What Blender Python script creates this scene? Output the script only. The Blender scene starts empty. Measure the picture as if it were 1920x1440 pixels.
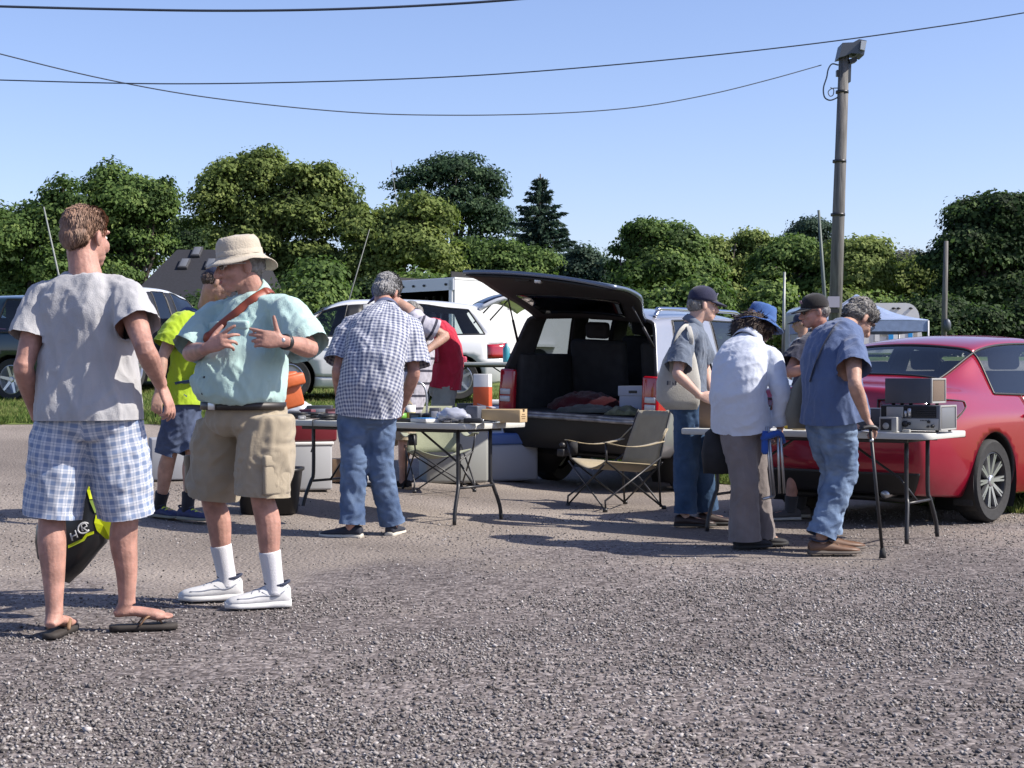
import bpy, bmesh, math, random
import numpy as np
from mathutils import Vector, Matrix
random.seed(7)
RNG = np.random.default_rng(11)
C = bpy.context.scene.collection
F_PX, H_CAM, HOR = 2900.0, 1.1, 708.0
def A(*a): return np.array(a, float)
def w(px, py, Y):
    return A((px-960)/F_PX*Y, Y, H_CAM-(py-HOR)/F_PX*Y)
def nrm(v):
    v = np.asarray(v, float); n = np.linalg.norm(v); return v/n if n > 1e-12 else v
def sstep(a, b, x):
    t = np.clip((x-a)/(b-a), 0, 1); return t*t*(3-2*t)
def ground_z(X, Y):
    X = np.asarray(X, float); Y = np.asarray(Y, float)
    left = 0.05*np.clip(Y-9, 0, 30)
    right = 0.075*np.clip(Y-16, 0, 20)
    k = sstep(-2.6, 1.4, X)
    return np.minimum(left*(1-k)+right*k, 1.6)
def gz(X, Y): return float(ground_z(X, Y))
# ---------- noise
_P = np.random.default_rng(3).permutation(256); _P = np.concatenate([_P, _P, _P])
_G = np.random.default_rng(4).normal(size=(256, 3)); _G /= np.linalg.norm(_G, axis=1)[:, None]
def perlin(V):
    V = np.asarray(V, float); I = np.floor(V).astype(int); Fr = V-I; I &= 255
    U = Fr**3*(Fr*(Fr*6-15)+10); out = 0
    for dx in (0, 1):
        for dy in (0, 1):
            for dz in (0, 1):
                h = _P[_P[_P[(I[:, 0]+dx) & 255]+((I[:, 1]+dy) & 255)]+((I[:, 2]+dz) & 255)]
                g = _G[h & 255]; d = Fr-np.array([dx, dy, dz])
                ww = (U[:, 0] if dx else 1-U[:, 0])*(U[:, 1] if dy else 1-U[:, 1])*(U[:, 2] if dz else 1-U[:, 2])
                out = out+ww*(g*d).sum(1)
    return out*1.5
# ---------- objects
MW = {}
def _tag(o, label, cat, group=None, kind=None):
    if label: o['label'] = label
    if cat: o['category'] = cat
    if group: o['group'] = group
    if kind: o['kind'] = kind
def empty(name, loc, label, cat, rz=0.0, group=None, rot=None):
    o = bpy.data.objects.new(name, None); o.empty_display_size = .1; C.objects.link(o)
    o.location = [float(v) for v in loc]; o.rotation_euler = rot if rot else (0, 0, rz)
    m = Matrix.LocRotScale(o.location, o.rotation_euler, None); MW[o.name] = np.array(m)
    _tag(o, label, cat, group); return o
def mesh_obj(name, V, Fc, mat, parent=None, world=True, smooth=True, kind=None, attrs=None, mats=None, midx=None, auto=None):
    V = np.asarray(V, float).reshape(-1, 3)
    if parent is not None and world:
        Mi = np.linalg.inv(MW[parent.name]); V = V@Mi[:3, :3].T+Mi[:3, 3]
    me = bpy.data.meshes.new(name)
    if isinstance(Fc, np.ndarray):
        n, k = Fc.shape
        me.vertices.add(len(V)); me.vertices.foreach_set('co', V.astype(np.float32).ravel())
        me.loops.add(n*k); me.loops.foreach_set('vertex_index', Fc.astype(np.int32).ravel())
        me.polygons.add(n); me.polygons.foreach_set('loop_start', np.arange(0, n*k, k, dtype=np.int32))
        me.polygons.foreach_set('loop_total', np.full(n, k, dtype=np.int32)); me.update(calc_edges=True)
    else:
        me.from_pydata([tuple(v) for v in V], [], [tuple(int(i) for i in f) for f in Fc]); me.update()
    if smooth: me.polygons.foreach_set('use_smooth', np.ones(len(me.polygons), bool))
    for m in (mats or [mat]): me.materials.append(m)
    if midx is not None: me.polygons.foreach_set('material_index', np.asarray(midx, np.int32))
    for an, (dom, typ, data) in (attrs or {}).items():
        a = me.attributes.new(an, typ, dom)
        key = 'value' if typ in ('FLOAT', 'INT') else ('vector' if typ == 'FLOAT_VECTOR' else 'color')
        a.data.foreach_set(key, np.asarray(data, np.float32).ravel())
    if auto: me.set_sharp_from_angle(angle=math.radians(auto))
    o = bpy.data.objects.new(name, me); C.objects.link(o)
    if parent is not None:
        o.parent = parent; MW[o.name] = MW[parent.name]
    else: MW[o.name] = np.eye(4)
    if kind: o['kind'] = kind
    return o
def thing1(name, VF, mat, label, cat, group=None, **k):
    """a thing that is one mesh"""
    o = mesh_obj(name, VF[0], VF[1], mat, **k); _tag(o, label, cat, group); return o
def part(name, VF, mat, parent, **k): return mesh_obj(name, VF[0], VF[1], mat, parent, **k)
def join(L):
    V = []; Fc = []; n = 0
    for v, f in L:
        v = np.asarray(v, float).reshape(-1, 3); V.append(v); Fc += [tuple(int(i)+n for i in q) for q in f]; n += len(v)
    return np.concatenate(V), Fc
def xf(VF, M=None, t=None):
    V = np.asarray(VF[0], float)
    if M is not None: V = V@np.asarray(M).T
    if t is not None: V = V+np.asarray(t)
    return V, VF[1]
def rotz(a): c, s = math.cos(a), math.sin(a); return np.array([[c, -s, 0], [s, c, 0], [0, 0, 1.]])
def rotx(a): c, s = math.cos(a), math.sin(a); return np.array([[1, 0, 0], [0, c, -s], [0, s, c]])
def roty(a): c, s = math.cos(a), math.sin(a); return np.array([[c, 0, s], [0, 1, 0], [-s, 0, c]])
def box(c, s):
    c = A(*c); h = A(*s)/2
    V = [c+h*A(x, y, z) for z in (-1, 1) for x, y in ((-1, -1), (1, -1), (1, 1), (-1, 1))]
    return V, [(3, 2, 1, 0), (4, 5, 6, 7), (0, 1, 5, 4), (1, 2, 6, 5), (2, 3, 7, 6), (3, 0, 4, 7)]
def rbox(c, s, r=.01, seg=2):
    bm = bmesh.new(); bmesh.ops.create_cube(bm, size=1)
    for v in bm.verts: v.co = Vector((v.co.x*s[0], v.co.y*s[1], v.co.z*s[2]))
    bmesh.ops.bevel(bm, geom=bm.edges[:], offset=min(r, min(s)*.49), segments=seg, profile=.5, affect='EDGES')
    V = np.array([v.co[:] for v in bm.verts])+A(*c); bm.verts.index_update()
    Fc = [tuple(v.index for v in f.verts) for f in bm.faces]; bm.free(); return V, Fc
def frame(T, ref=(0, 0, 1)):
    T = nrm(T); r = np.asarray(ref, float)
    if abs(T@r) > .98: r = A(1, 0, 0) if abs(T[0]) < .9 else A(0, 1, 0)
    a = nrm(np.cross(r, T)); b = np.cross(T, a); return a, b
def catmull(P, n):
    P = np.asarray(P, float); Q = np.vstack([2*P[0]-P[1], P, 2*P[-1]-P[-2]]); out = []
    for i in range(1, len(Q)-2):
        for t in np.linspace(0, 1, n, endpoint=False):
            p0, p1, p2, p3 = Q[i-1:i+3]
            out.append(.5*((2*p1)+(-p0+p2)*t+(2*p0-5*p1+4*p2-p3)*t*t+(-p0+3*p1-3*p2+p3)*t**3))
    out.append(P[-1]); return np.array(out)
def tube(P, r, n=10, smooth=0, cap=True, flat=1.0, ref=(0, 0, 1)):
    """swept tube; r scalar or list; flat scales second axis"""
    P = np.asarray(P, float); r = np.full(len(P), r, float) if np.isscalar(r) else np.asarray(r, float)
    if smooth:
        Q = catmull(np.hstack([P, r[:, None]]), smooth); P, r = Q[:, :3], Q[:, 3]
    T = np.gradient(P, axis=0); a, b = frame(T[0], ref); V = []; ang = np.linspace(0, 2*np.pi, n, endpoint=False)
    for i in range(len(P)):
        t = nrm(T[i]); a = nrm(a-t*(a@t)); b = np.cross(t, a)
        V.append(P[i]+r[i]*(np.cos(ang)[:, None]*a+flat*np.sin(ang)[:, None]*b))
    V = np.concatenate(V); Fc = []
    for i in range(len(P)-1):
        for j in range(n):
            k = (j+1) % n; Fc.append((i*n+j, i*n+k, (i+1)*n+k, (i+1)*n+j))
    if cap: Fc.append(tuple(range(n))[::-1]); Fc.append(tuple(range((len(P)-1)*n, len(P)*n)))
    return V, Fc
def loft(rings, cap=True, closed=True):
    n = len(rings[0]); V = np.concatenate([np.asarray(r, float) for r in rings]); Fc = []
    for i in range(len(rings)-1):
        for j in range(n if closed else n-1):
            k = (j+1) % n; Fc.append((i*n+j, i*n+k, (i+1)*n+k, (i+1)*n+j))
    if cap: Fc.append(tuple(range(n))[::-1]); Fc.append(tuple(range((len(rings)-1)*n, len(rings)*n)))
    return V, Fc
def ering(c, a, b, ha, hb, n=24, e=2.2):
    t = np.linspace(0, 2*np.pi, n, endpoint=False); ct, st = np.cos(t), np.sin(t)
    return c+ha*(np.sign(ct)*np.abs(ct)**(2/e))[:, None]*a+hb*(np.sign(st)*np.abs(st)**(2/e))[:, None]*b
def ellipsoid(c, r, M=None, n=16, m=10):
    V = []; Fc = []; r = A(*r) if not np.isscalar(r) else A(r, r, r)
    for i in range(m+1):
        th = math.pi*i/m
        for j in range(n):
            ph = 2*math.pi*j/n; V.append((math.sin(th)*math.cos(ph), math.sin(th)*math.sin(ph), math.cos(th)))
    for i in range(m):
        for j in range(n):
            k = (j+1) % n; q = (i*n+j, (i+1)*n+j, (i+1)*n+k, i*n+k)
            Fc.append(q)
    V = np.array(V)*r
    if M is not None: V = V@np.asarray(M).T
    # weld poles
    V = V+A(*c); top = V[0]; idx = {}
    F2 = []
    def mp(i): return 0 if i < n else (m*n if i >= m*n else i)
    for q in Fc:
        p = []
        for i in q:
            k = mp(i)
            if k not in p: p.append(k)
        if len(p) > 2: F2.append(tuple(p))
    used = sorted({i for q in F2 for i in q}); re = {u: i for i, u in enumerate(used)}
    return V[used], [tuple(re[i] for i in q) for q in F2]
def lathe(prof, c=(0, 0, 0), n=24, a=(1, 0, 0), b=(0, 1, 0), u=(0, 0, 1), cap=True):
    a, b, u, c = A(*a), A(*b), A(*u), A(*c)
    return loft([ering(c+u*z, a, b, r, r, n, 2) for r, z in prof], cap=cap)
def prism(poly, d, o=(0, 0, 0), a=(1, 0, 0), b=(0, 0, 1), nrmv=(0, 1, 0)):
    """polygon (list of 2d) in plane a,b extruded by d along nrmv"""
    o, a, b, nn = A(*o), A(*a), A(*b), A(*nrmv); P = [o+a*x+b*y for x, y in poly]; n = len(P)
    V = P+[p+nn*d for p in P]
    Fc = [tuple(range(n))[::-1], tuple(range(n, 2*n))]+[(i, (i+1) % n, n+(i+1) % n, n+i) for i in range(n)]
    return V, Fc
def grid_surf(Pts, closed_u=False):
    """Pts (m,n,3)"""
    m, n = Pts.shape[:2]; Fc = []
    for i in range(m-1):
        for j in range(n-1): Fc.append((i*n+j, i*n+j+1, (i+1)*n+j+1, (i+1)*n+j))
    return Pts.reshape(-1, 3), Fc
def thick(VF, t):
    """solidify an open surface by offsetting along vertex normals"""
    V = np.asarray(VF[0], float); N = vnormals(V, VF[1]); n = len(V)
    E = {}
    for f in VF[1]:
        for i in range(len(f)):
            e = (f[i], f[(i+1) % len(f)]); E[e] = E.get(e, 0)+1
    Fc = list(VF[1])+[tuple(i+n for i in f[::-1]) for f in VF[1]]
    for (a, b) in E:
        if (b, a) not in E: Fc.append((b, a, a+n, b+n))
    return np.concatenate([V, V-N*t]), Fc
def vnormals(V, Fc):
    N = np.zeros_like(V)
    fa = Fc if isinstance(Fc, np.ndarray) else None
    if fa is not None:
        n = np.cross(V[fa[:, 2]]-V[fa[:, 0]], V[fa[:, 3 if fa.shape[1] > 3 else 1]]-V[fa[:, 1 if fa.shape[1] > 3 else 0]])
        for k in range(fa.shape[1]): np.add.at(N, fa[:, k], n)
    else:
        for f in Fc:
            p = V[list(f)]; c = np.zeros(3)
            for i in range(1, len(p)-1): c += np.cross(p[i]-p[0], p[i+1]-p[0])
            for i in f: N[i] += c
    return N/np.maximum(np.linalg.norm(N, axis=1), 1e-12)[:, None]
def union(L, voxel=.008, smooth=4, fac=.5):
    V, Fc = join(L); me = bpy.data.meshes.new('tmp'); me.from_pydata(V.tolist(), [], Fc); me.update()
    o = bpy.data.objects.new('tmp', me); C.objects.link(o)
    m = o.modifiers.new('r', 'REMESH'); m.mode = 'VOXEL'; m.voxel_size = voxel
    if smooth:
        s = o.modifiers.new('s', 'SMOOTH'); s.factor = fac; s.iterations = smooth
    dg = bpy.context.evaluated_depsgraph_get(); ev = o.evaluated_get(dg); em = ev.to_mesh()
    n = len(em.vertices); co = np.empty(n*3, np.float32); em.vertices.foreach_get('co', co)
    lv = np.empty(len(em.loops), np.int32); em.loops.foreach_get('vertex_index', lv)
    tot = np.empty(len(em.polygons), np.int32); em.polygons.foreach_get('loop_total', tot)
    Fq = lv.reshape(-1, 4) if (tot == 4).all() else None
    if Fq is None:
        Fl = []; i = 0
        for t in tot: Fl.append(tuple(lv[i:i+t])); i += t
    ev.to_mesh_clear(); bpy.data.objects.remove(o); bpy.data.meshes.remove(me)
    V = co.reshape(-1, 3).astype(float)
    return (V, Fq) if Fq is not None else (V, Fl)
def subsurf(V, Fc, lv, mi=None, creases=None):
    me = bpy.data.meshes.new('tmp'); me.from_pydata([tuple(v) for v in V], [], Fc); me.update()
    if mi is not None: me.polygons.foreach_set('material_index', np.asarray(mi, np.int32))
    if creases:
        at = me.attributes.new('crease_edge', 'FLOAT', 'EDGE')
        for e in me.edges:
            k = tuple(sorted(e.vertices))
            if k in creases: at.data[e.index].value = creases[k]
    o = bpy.data.objects.new('tmp', me); C.objects.link(o)
    if mi is not None:
        for i in range(max(mi)+1): me.materials.append(None)
    s = o.modifiers.new('s', 'SUBSURF'); s.levels = lv; s.render_levels = lv
    dg = bpy.context.evaluated_depsgraph_get(); ev = o.evaluated_get(dg); em = ev.to_mesh()
    V2 = np.array([v.co[:] for v in em.vertices]); F2 = [tuple(p.vertices) for p in em.polygons]; m2 = [p.material_index for p in em.polygons]
    ev.to_mesh_clear(); bpy.data.objects.remove(o); bpy.data.meshes.remove(me)
    return V2, F2, m2
def copy_thing(root, loc, rz=None, label=None, group=None, rot=None, scale=None):
    r = root.copy(); C.objects.link(r); r.location = [float(v) for v in loc]
    if rz is not None: r.rotation_euler = (0, 0, rz)
    if rot is not None: r.rotation_euler = rot
    if scale: r.scale = scale
    if label: r['label'] = label
    if group: r['group'] = group
    for ch in list(root.children):
        c = ch.copy(); C.objects.link(c); c.parent = r
        for g in list(ch.children):
            d = g.copy(); C.objects.link(d); d.parent = c
    return r
# ---------- materials
ALB = .76
def mat(name, col, rough=.6, metal=0, spec=.5, var=.0, vscale=8, bump=0, bscale=60, coat=0, sheen=0, stretch=(1, 1, 1), dark=None, emit=None, sss=0):
    if metal < .5: col = tuple(c*ALB for c in col); dark = tuple(c*ALB for c in dark) if dark else None
    m = bpy.data.materials.new(name); m.use_nodes = True; nt = m.node_tree; N = nt.nodes; L = nt.links
    b = N['Principled BSDF']; b.inputs['Base Color'].default_value = (*col, 1); b.inputs['Roughness'].default_value = rough
    b.inputs['Metallic'].default_value = metal; b.inputs['Specular IOR Level'].default_value = spec
    if coat: b.inputs['Coat Weight'].default_value = coat; b.inputs['Coat Roughness'].default_value = .06
    if sheen: b.inputs['Sheen Weight'].default_value = sheen
    if sss:
        b.inputs['Subsurface Weight'].default_value = sss; b.inputs['Subsurface Radius'].default_value = (.012, .005, .003); b.inputs['Subsurface Scale'].default_value = 1
    tc = N.new('ShaderNodeTexCoord'); mp = N.new('ShaderNodeMapping'); mp.inputs['Scale'].default_value = stretch
    L.new(tc.outputs['Object'], mp.inputs['Vector'])
    if var or dark:
        n = N.new('ShaderNodeTexNoise'); n.inputs['Scale'].default_value = vscale; n.inputs['Detail'].default_value = 5; L.new(mp.outputs[0], n.inputs['Vector'])
        r = N.new('ShaderNodeValToRGB'); r.color_ramp.elements[0].position = .32; r.color_ramp.elements[1].position = .68
        d = dark or tuple(c*(1-var) for c in col); l = col if dark else tuple(min(1, c*(1+var)) for c in col)
        r.color_ramp.elements[0].color = (*d, 1); r.color_ramp.elements[1].color = (*l, 1)
        L.new(n.outputs['Fac'], r.inputs[0]); L.new(r.outputs[0], b.inputs['Base Color'])
    if bump:
        n2 = N.new('ShaderNodeTexNoise'); n2.inputs['Scale'].default_value = bscale; n2.inputs['Detail'].default_value = 3; L.new(mp.outputs[0], n2.inputs['Vector'])
        bp = N.new('ShaderNodeBump'); bp.inputs['Strength'].default_value = bump; bp.inputs['Distance'].default_value = .01
        L.new(n2.outputs['Fac'], bp.inputs['Height']); L.new(bp.outputs[0], b.inputs['Normal'])
    return m
def glass(name, col=(.5, .6, .6), alpha=.45, rough=.02):
    """tinted pane: clear mix of transparent and glossy"""
    m = bpy.data.materials.new(name); m.use_nodes = True; nt = m.node_tree; N = nt.nodes; L = nt.links
    for n in list(N): N.remove(n)
    o = N.new('ShaderNodeOutputMaterial'); t = N.new('ShaderNodeBsdfTransparent'); t.inputs[0].default_value = (*col, 1)
    g = N.new('ShaderNodeBsdfGlossy'); g.inputs['Roughness'].default_value = rough
    fr = N.new('ShaderNodeFresnel'); ge = N.new('ShaderNodeNewGeometry'); io = N.new('ShaderNodeMath'); io.operation = 'MULTIPLY_ADD'; io.inputs[1].default_value = -.93; io.inputs[2].default_value = 1.58; L.new(ge.outputs['Backfacing'], io.inputs[0]); L.new(io.outputs[0], fr.inputs[0]); mx = N.new('ShaderNodeMixShader')
    L.new(fr.outputs[0], mx.inputs[0]); L.new(t.outputs[0], mx.inputs[1]); L.new(g.outputs[0], mx.inputs[2])
    L.new(mx.outputs[0], o.inputs[0]); return m
def plaid(name, base, line, period, width, line2=None, rough=.85, bump=.25):
    base0 = base; base, line = tuple(c*ALB for c in base), tuple(c*ALB for c in line); line2 = tuple(c*ALB for c in line2) if line2 else None
    m = mat(name, base0, rough); nt = m.node_tree; N = nt.nodes; L = nt.links; b = N['Principled BSDF']
    at = N.new('ShaderNodeAttribute'); at.attribute_name = 'cl'; sp = N.new('ShaderNodeSeparateXYZ'); L.new(at.outputs['Vector'], sp.inputs[0])
    def stripe(sock, per, wd, off=0.):
        mu = N.new('ShaderNodeMath'); mu.operation = 'MULTIPLY_ADD'; mu.inputs[1].default_value = 1/per; mu.inputs[2].default_value = off; L.new(sock, mu.inputs[0])
        fr = N.new('ShaderNodeMath'); fr.operation = 'FRACT'; L.new(mu.outputs[0], fr.inputs[0])
        lt = N.new('ShaderNodeMath'); lt.operation = 'LESS_THAN'; lt.inputs[1].default_value = wd; L.new(fr.outputs[0], lt.inputs[0]); return lt.outputs[0]
    def both(per, wd, off, wa, wb):
        a = stripe(sp.outputs[0], per, wd, off); c = stripe(sp.outputs[1], per, wd, off)
        ad = N.new('ShaderNodeMath'); ad.operation = 'MULTIPLY_ADD'; ad.inputs[1].default_value = wa; L.new(a, ad.inputs[0])
        m2 = N.new('ShaderNodeMath'); m2.operation = 'MULTIPLY'; m2.inputs[1].default_value = wb; L.new(c, m2.inputs[0]); L.new(m2.outputs[0], ad.inputs[2]); return ad.outputs[0]
    mx = N.new('ShaderNodeMix'); mx.data_type = 'RGBA'; mx.inputs[6].default_value = (*base, 1); mx.inputs[7].default_value = (*line, 1)
    L.new(both(period, width, 0, .5, .5), mx.inputs[0]); out = mx.outputs[2]
    if line2:
        m3 = N.new('ShaderNodeMix'); m3.data_type = 'RGBA'; m3.inputs[7].default_value = (*line2, 1); L.new(out, m3.inputs[6])
        L.new(both(period, .13, .35, .45, .45), m3.inputs[0]); out = m3.outputs[2]
    L.new(out, b.inputs['Base Color']); return m
# ---------- shared materials
SKIN = mat('skin', (.46, .275, .205), .55, var=.20, vscale=18, bump=.22, bscale=70, sss=.12, spec=.35)
SKIN_RED = mat('ruddy skin', (.47, .255, .20), .55, var=.24, vscale=18, bump=.22, bscale=70, sss=.12, spec=.35)
SKIN_PALE = mat('pale skin', (.62, .40, .32), .55, var=.10, vscale=12, bump=.1, bscale=90, sss=.12, spec=.35)
LIP = mat('lip', (.42, .15, .13), .5)
EYE = mat('eye white', (.7, .68, .65), .3); IRIS = mat('iris', (.03, .03, .035), .2)
BLACK = mat('black plastic', (.018, .018, .02), .45, var=.2, vscale=20)
RUBBER = mat('rubber', (.022, .022, .023), .8, var=.25, vscale=30, bump=.2, bscale=120)
BLACK_CLOTH = mat('black cloth', (.016, .016, .019), .9, var=.3, vscale=12, bump=.3, bscale=40)
STEEL = mat('steel tube', (.45, .46, .48), .35, metal=.9)
DARK_STEEL = mat('dark painted steel', (.03, .03, .033), .4, metal=.2)
WHITE_PL = mat('white plastic', (.72, .72, .70), .5, var=.06, vscale=5, bump=.08, bscale=80)
GLASS_T = glass('tinted glass', (.7, .77, .77)); GLASS_D = glass('privacy glass', (.24, .27, .29)); GLASS_C = glass('clear glass', (.75, .8, .8))
SEATCLOTH = mat('seat cloth', (.05, .05, .055), .9, var=.2)
CARD = mat('cardboard', (.55, .40, .22), .85, var=.08, vscale=6, bump=.1, bscale=50)
PAPER = mat('white paper', (.8, .8, .78), .8, var=.03)
BELT = mat('dark leather', (.02, .016, .014), .5)
def cloth(name, col, var=.1, rough=.9, bump=.35, bscale=220, sheen=.2):
    return mat(name, col, rough, var=var, vscale=9, bump=bump, bscale=bscale, sheen=sheen, spec=.25)
def denim(name, a, b):
    m = mat(name, b, .9, dark=a, vscale=7, bump=.35, bscale=200, spec=.2); return m
# ---------- people
LININGC = mat('shoe lining', (.03, .04, .075), .9)
def fr(psi):
    a = math.radians(psi); return A(math.sin(a), math.cos(a), 0), A(math.cos(a), -math.sin(a), 0)
UP = A(0, 0, 1)
def spine(P, N, M=None):
    P, N = A(*P), A(*N); M = (P+N)/2 if M is None else A(*M); Cc = 2*M-(P+N)/2
    def at(s):
        if s < 0: d = 2*(Cc-P); d = nrm(nrm(d)*.5+UP*.5)*np.linalg.norm(N-P); return P+d*s, nrm(d)
        q = (1-s)**2*P+2*s*(1-s)*Cc+s*s*N; t = 2*(1-s)*(Cc-P)+2*s*(N-Cc); return q, nrm(t)
    return at
def torso(P, N, psi, rings, k=1, psi2=None, M=None, n=30, e=2.3):
    at = spine(P, N, M); out = []
    for s, hw, hd, off in rings:
        ps = psi if psi2 is None else psi+(psi2-psi)*min(max(s*1.3, 0), 1)
        q, t = at(s); f, r = fr(ps); r = nrm(r-t*(t@r)); fw = np.cross(t, r)
        out.append(ering(q+fw*off, r, fw, hw*k, hd*k, n, e))
    return loft(out)
class Head:
    def __init__(s, H, psi, pitch=0, roll=0, k=1.0):
        f, r = fr(psi); p, q = math.radians(pitch), math.radians(roll); s.H = A(*H); s.k = k
        s.f = f*math.cos(p)+UP*math.sin(p); s.u = UP*math.cos(p)-f*math.sin(p); s.r = r*math.cos(q)-s.u*math.sin(q); s.u = np.cross(s.r, s.f)
        s.M = np.array([s.r, s.f, s.u]).T
    def p(s, x, y, z): return s.H+s.k*(s.M@A(x, y, z))
    def t(s, VF): return np.asarray(VF[0])@(s.M*s.k).T+s.H, VF[1]
    def parts(s):
        E = lambda c, r: s.t(ellipsoid(c, r, n=20, m=14)); L = []
        L += [E((0, -.012, .035), (.076, .096, .085)), E((0, .022, -.03), (.064, .072, .086)), E((0, .055, -.092), (.034, .036, .026)), E((0, .035, -.075), (.052, .052, .035))]
        L += [E((0, .078, .028), (.052, .016, .013)), E((0, .082, -.068), (.028, .018, .018)), E((0, .09, -.078), (.018, .012, .010))]
        L += [E((x, .056, -.03), (.03, .03, .03)) for x in (-.034, .034)]
        L.append(s.t(tube([(0, .084, .018), (0, .100, -.010), (0, .114, -.034), (0, .100, -.044)], [.010, .012, .016, .011], 10, 3)))
        L += [E((x, .096, -.038), (.010, .012, .010)) for x in (-.014, .014)]
        for sg in (-1, 1):
            L.append(s.t((lambda V: (V[0]@rotz(sg*.35).T+A(sg*.078, -.012, -.012), V[1]))(ellipsoid((0, 0, 0), (.010, .020, .033), n=14, m=10))))
        return L
    def face(s, root, lips=True, brow=None, eyes=True):
        if eyes:
            for sg in (-1, 1):
                a = s.t(ellipsoid((sg*.028, .0735, .004), (.0120, .0105, .0085), n=12, m=8)); b = s.t(ellipsoid((sg*.028, .0808, .004), (.0058, .0045, .0058), n=10, m=6))
                V, Fc = join([a, b]); part('eye', (V, Fc), None, root, mats=[EYE, IRIS], midx=[0]*len(a[1])+[1]*len(b[1]))
        if brow:
            for sg in (-1, 1):
                part('eyebrow', s.t(tube([(sg*.012, .0945, .026), (sg*.032, .0925, .034), (sg*.052, .078, .028)], [.004, .0055, .003], 8, 3, flat=.7)), brow, root)
        if lips:
            part('mouth', s.t(join([tube([(-.024, .084, -.066), (0, .1015, -.063), (.024, .084, -.066)], [.002, .0042, .002], 8, 3), tube([(-.022, .084, -.068), (0, .101, -.071), (.022, .084, -.068)], [.002, .005, .002], 8, 3)])), LIP, root)
def hair(hd, root, blobs, m, amp=.006, sc=60, tufts=0, tl=.02, comb=(0, -.3, -1), vox=.006, seed=0, name='hair', squash=(1, 1, 1), lift=.22, jit=.2):
    V, Fc = union([hd.t(ellipsoid(c, r, n=20, m=14)) for c, r in blobs], vox, 3)
    N = vnormals(V, Fc); V = V+N*(amp*perlin((V-hd.H)*sc*A(*squash)+seed))[:, None]+N*(amp*.8*perlin((V-hd.H)*sc*.4+seed+9))[:, None]
    Fl = [tuple(f) for f in Fc]
    if tufts:
        g = np.random.default_rng(seed); ix = g.choice(len(V), tufts); cd = hd.M@A(*comb); TV = []; n0 = len(V)
        for i in ix:
            nn = N[i]; d = nrm(cd-nn*(cd@nn))+g.normal(size=3)*jit+nn*lift; d = nrm(d)*tl*(.5+g.random()); sd = nrm(np.cross(d, nn))*.003; b = V[i]-nn*.002
            j = n0+len(TV); TV += [b-sd, b+sd, b+d*.6+sd*.6+nn*.003, b+d]; Fl += [(j, j+1, j+2, j+3)]
        V = np.concatenate([V, np.array(TV)])
    return part(name, (V, Fl), m, root)
def hand(W, d, n, t, curl=(25, 25, 30, 35), k=1.0, thumb=(.7, .7, .25), spread=.08, tcurl=15):
    """W wrist, d finger direction, n palm normal, t thumb side"""
    d = nrm(d); n = nrm(np.asarray(n, float)-d*(d@np.asarray(n, float))); s = np.cross(d, n); t = s if s@np.asarray(t, float) > 0 else -s; L = []; W = A(*W)
    P = lambda a, b, c: W+k*(d*a+t*b+n*c)
    L.append(loft([ering(P(a, b, 0), t, n, hw*k, hh*k, 16, 2.4) for a, b, hw, hh in ((-.03, 0, .024, .019), (0, 0, .026, .019), (.03, .002, .036, .017), (.06, 0, .041, .015), (.088, 0, .041, .013), (.098, 0, .036, .009))]))
    for i, (b, ln) in enumerate(((.030, .072), (.0105, .082), (-.010, .075), (-.029, .058))):
        c = math.radians(curl[i]); pts = [P(.078, b, 0)]; q = P(.093, b, 0); pts.append(q); a = c*.75
        for sl, ad in ((.46, c*1.05), (.30, c*.8), (.24, 0)):
            dr = nrm(d*math.cos(a)+n*math.sin(a)+t*spread*(b/.03)); q = q+dr*ln*sl*k; pts.append(q); a += ad
        L.append(tube(pts, np.array([.0095, .0100, .0090, .0080, .0062])*k, 8, 3))
    td, tt, tn = thumb; dr = nrm(d*td+t*tt+n*tn); b0 = P(.022, .022, .004); q1 = b0+dr*.038*k; a = math.radians(tcurl); d2 = nrm(dr*math.cos(a)+(d*.6-t*.5+n*.4)*math.sin(a)); q2 = q1+d2*.034*k; q3 = q2+d2*.024*k
    L.append(tube([b0-dr*.012*k, b0, q1, q2, q3], np.array([.013, .0145, .0118, .0102, .0075])*k, 8, 3)); return L
BODY_R = [(-.16, .10, .09, 0), (-.06, .155, .11, 0), (.05, .155, .11, 0), (.25, .14, .10, 0), (.5, .145, .105, 0), (.72, .155, .11, 0), (.86, .14, .095, 0), (.95, .10, .075, 0), (1.02, .055, .055, 0)]
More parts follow.
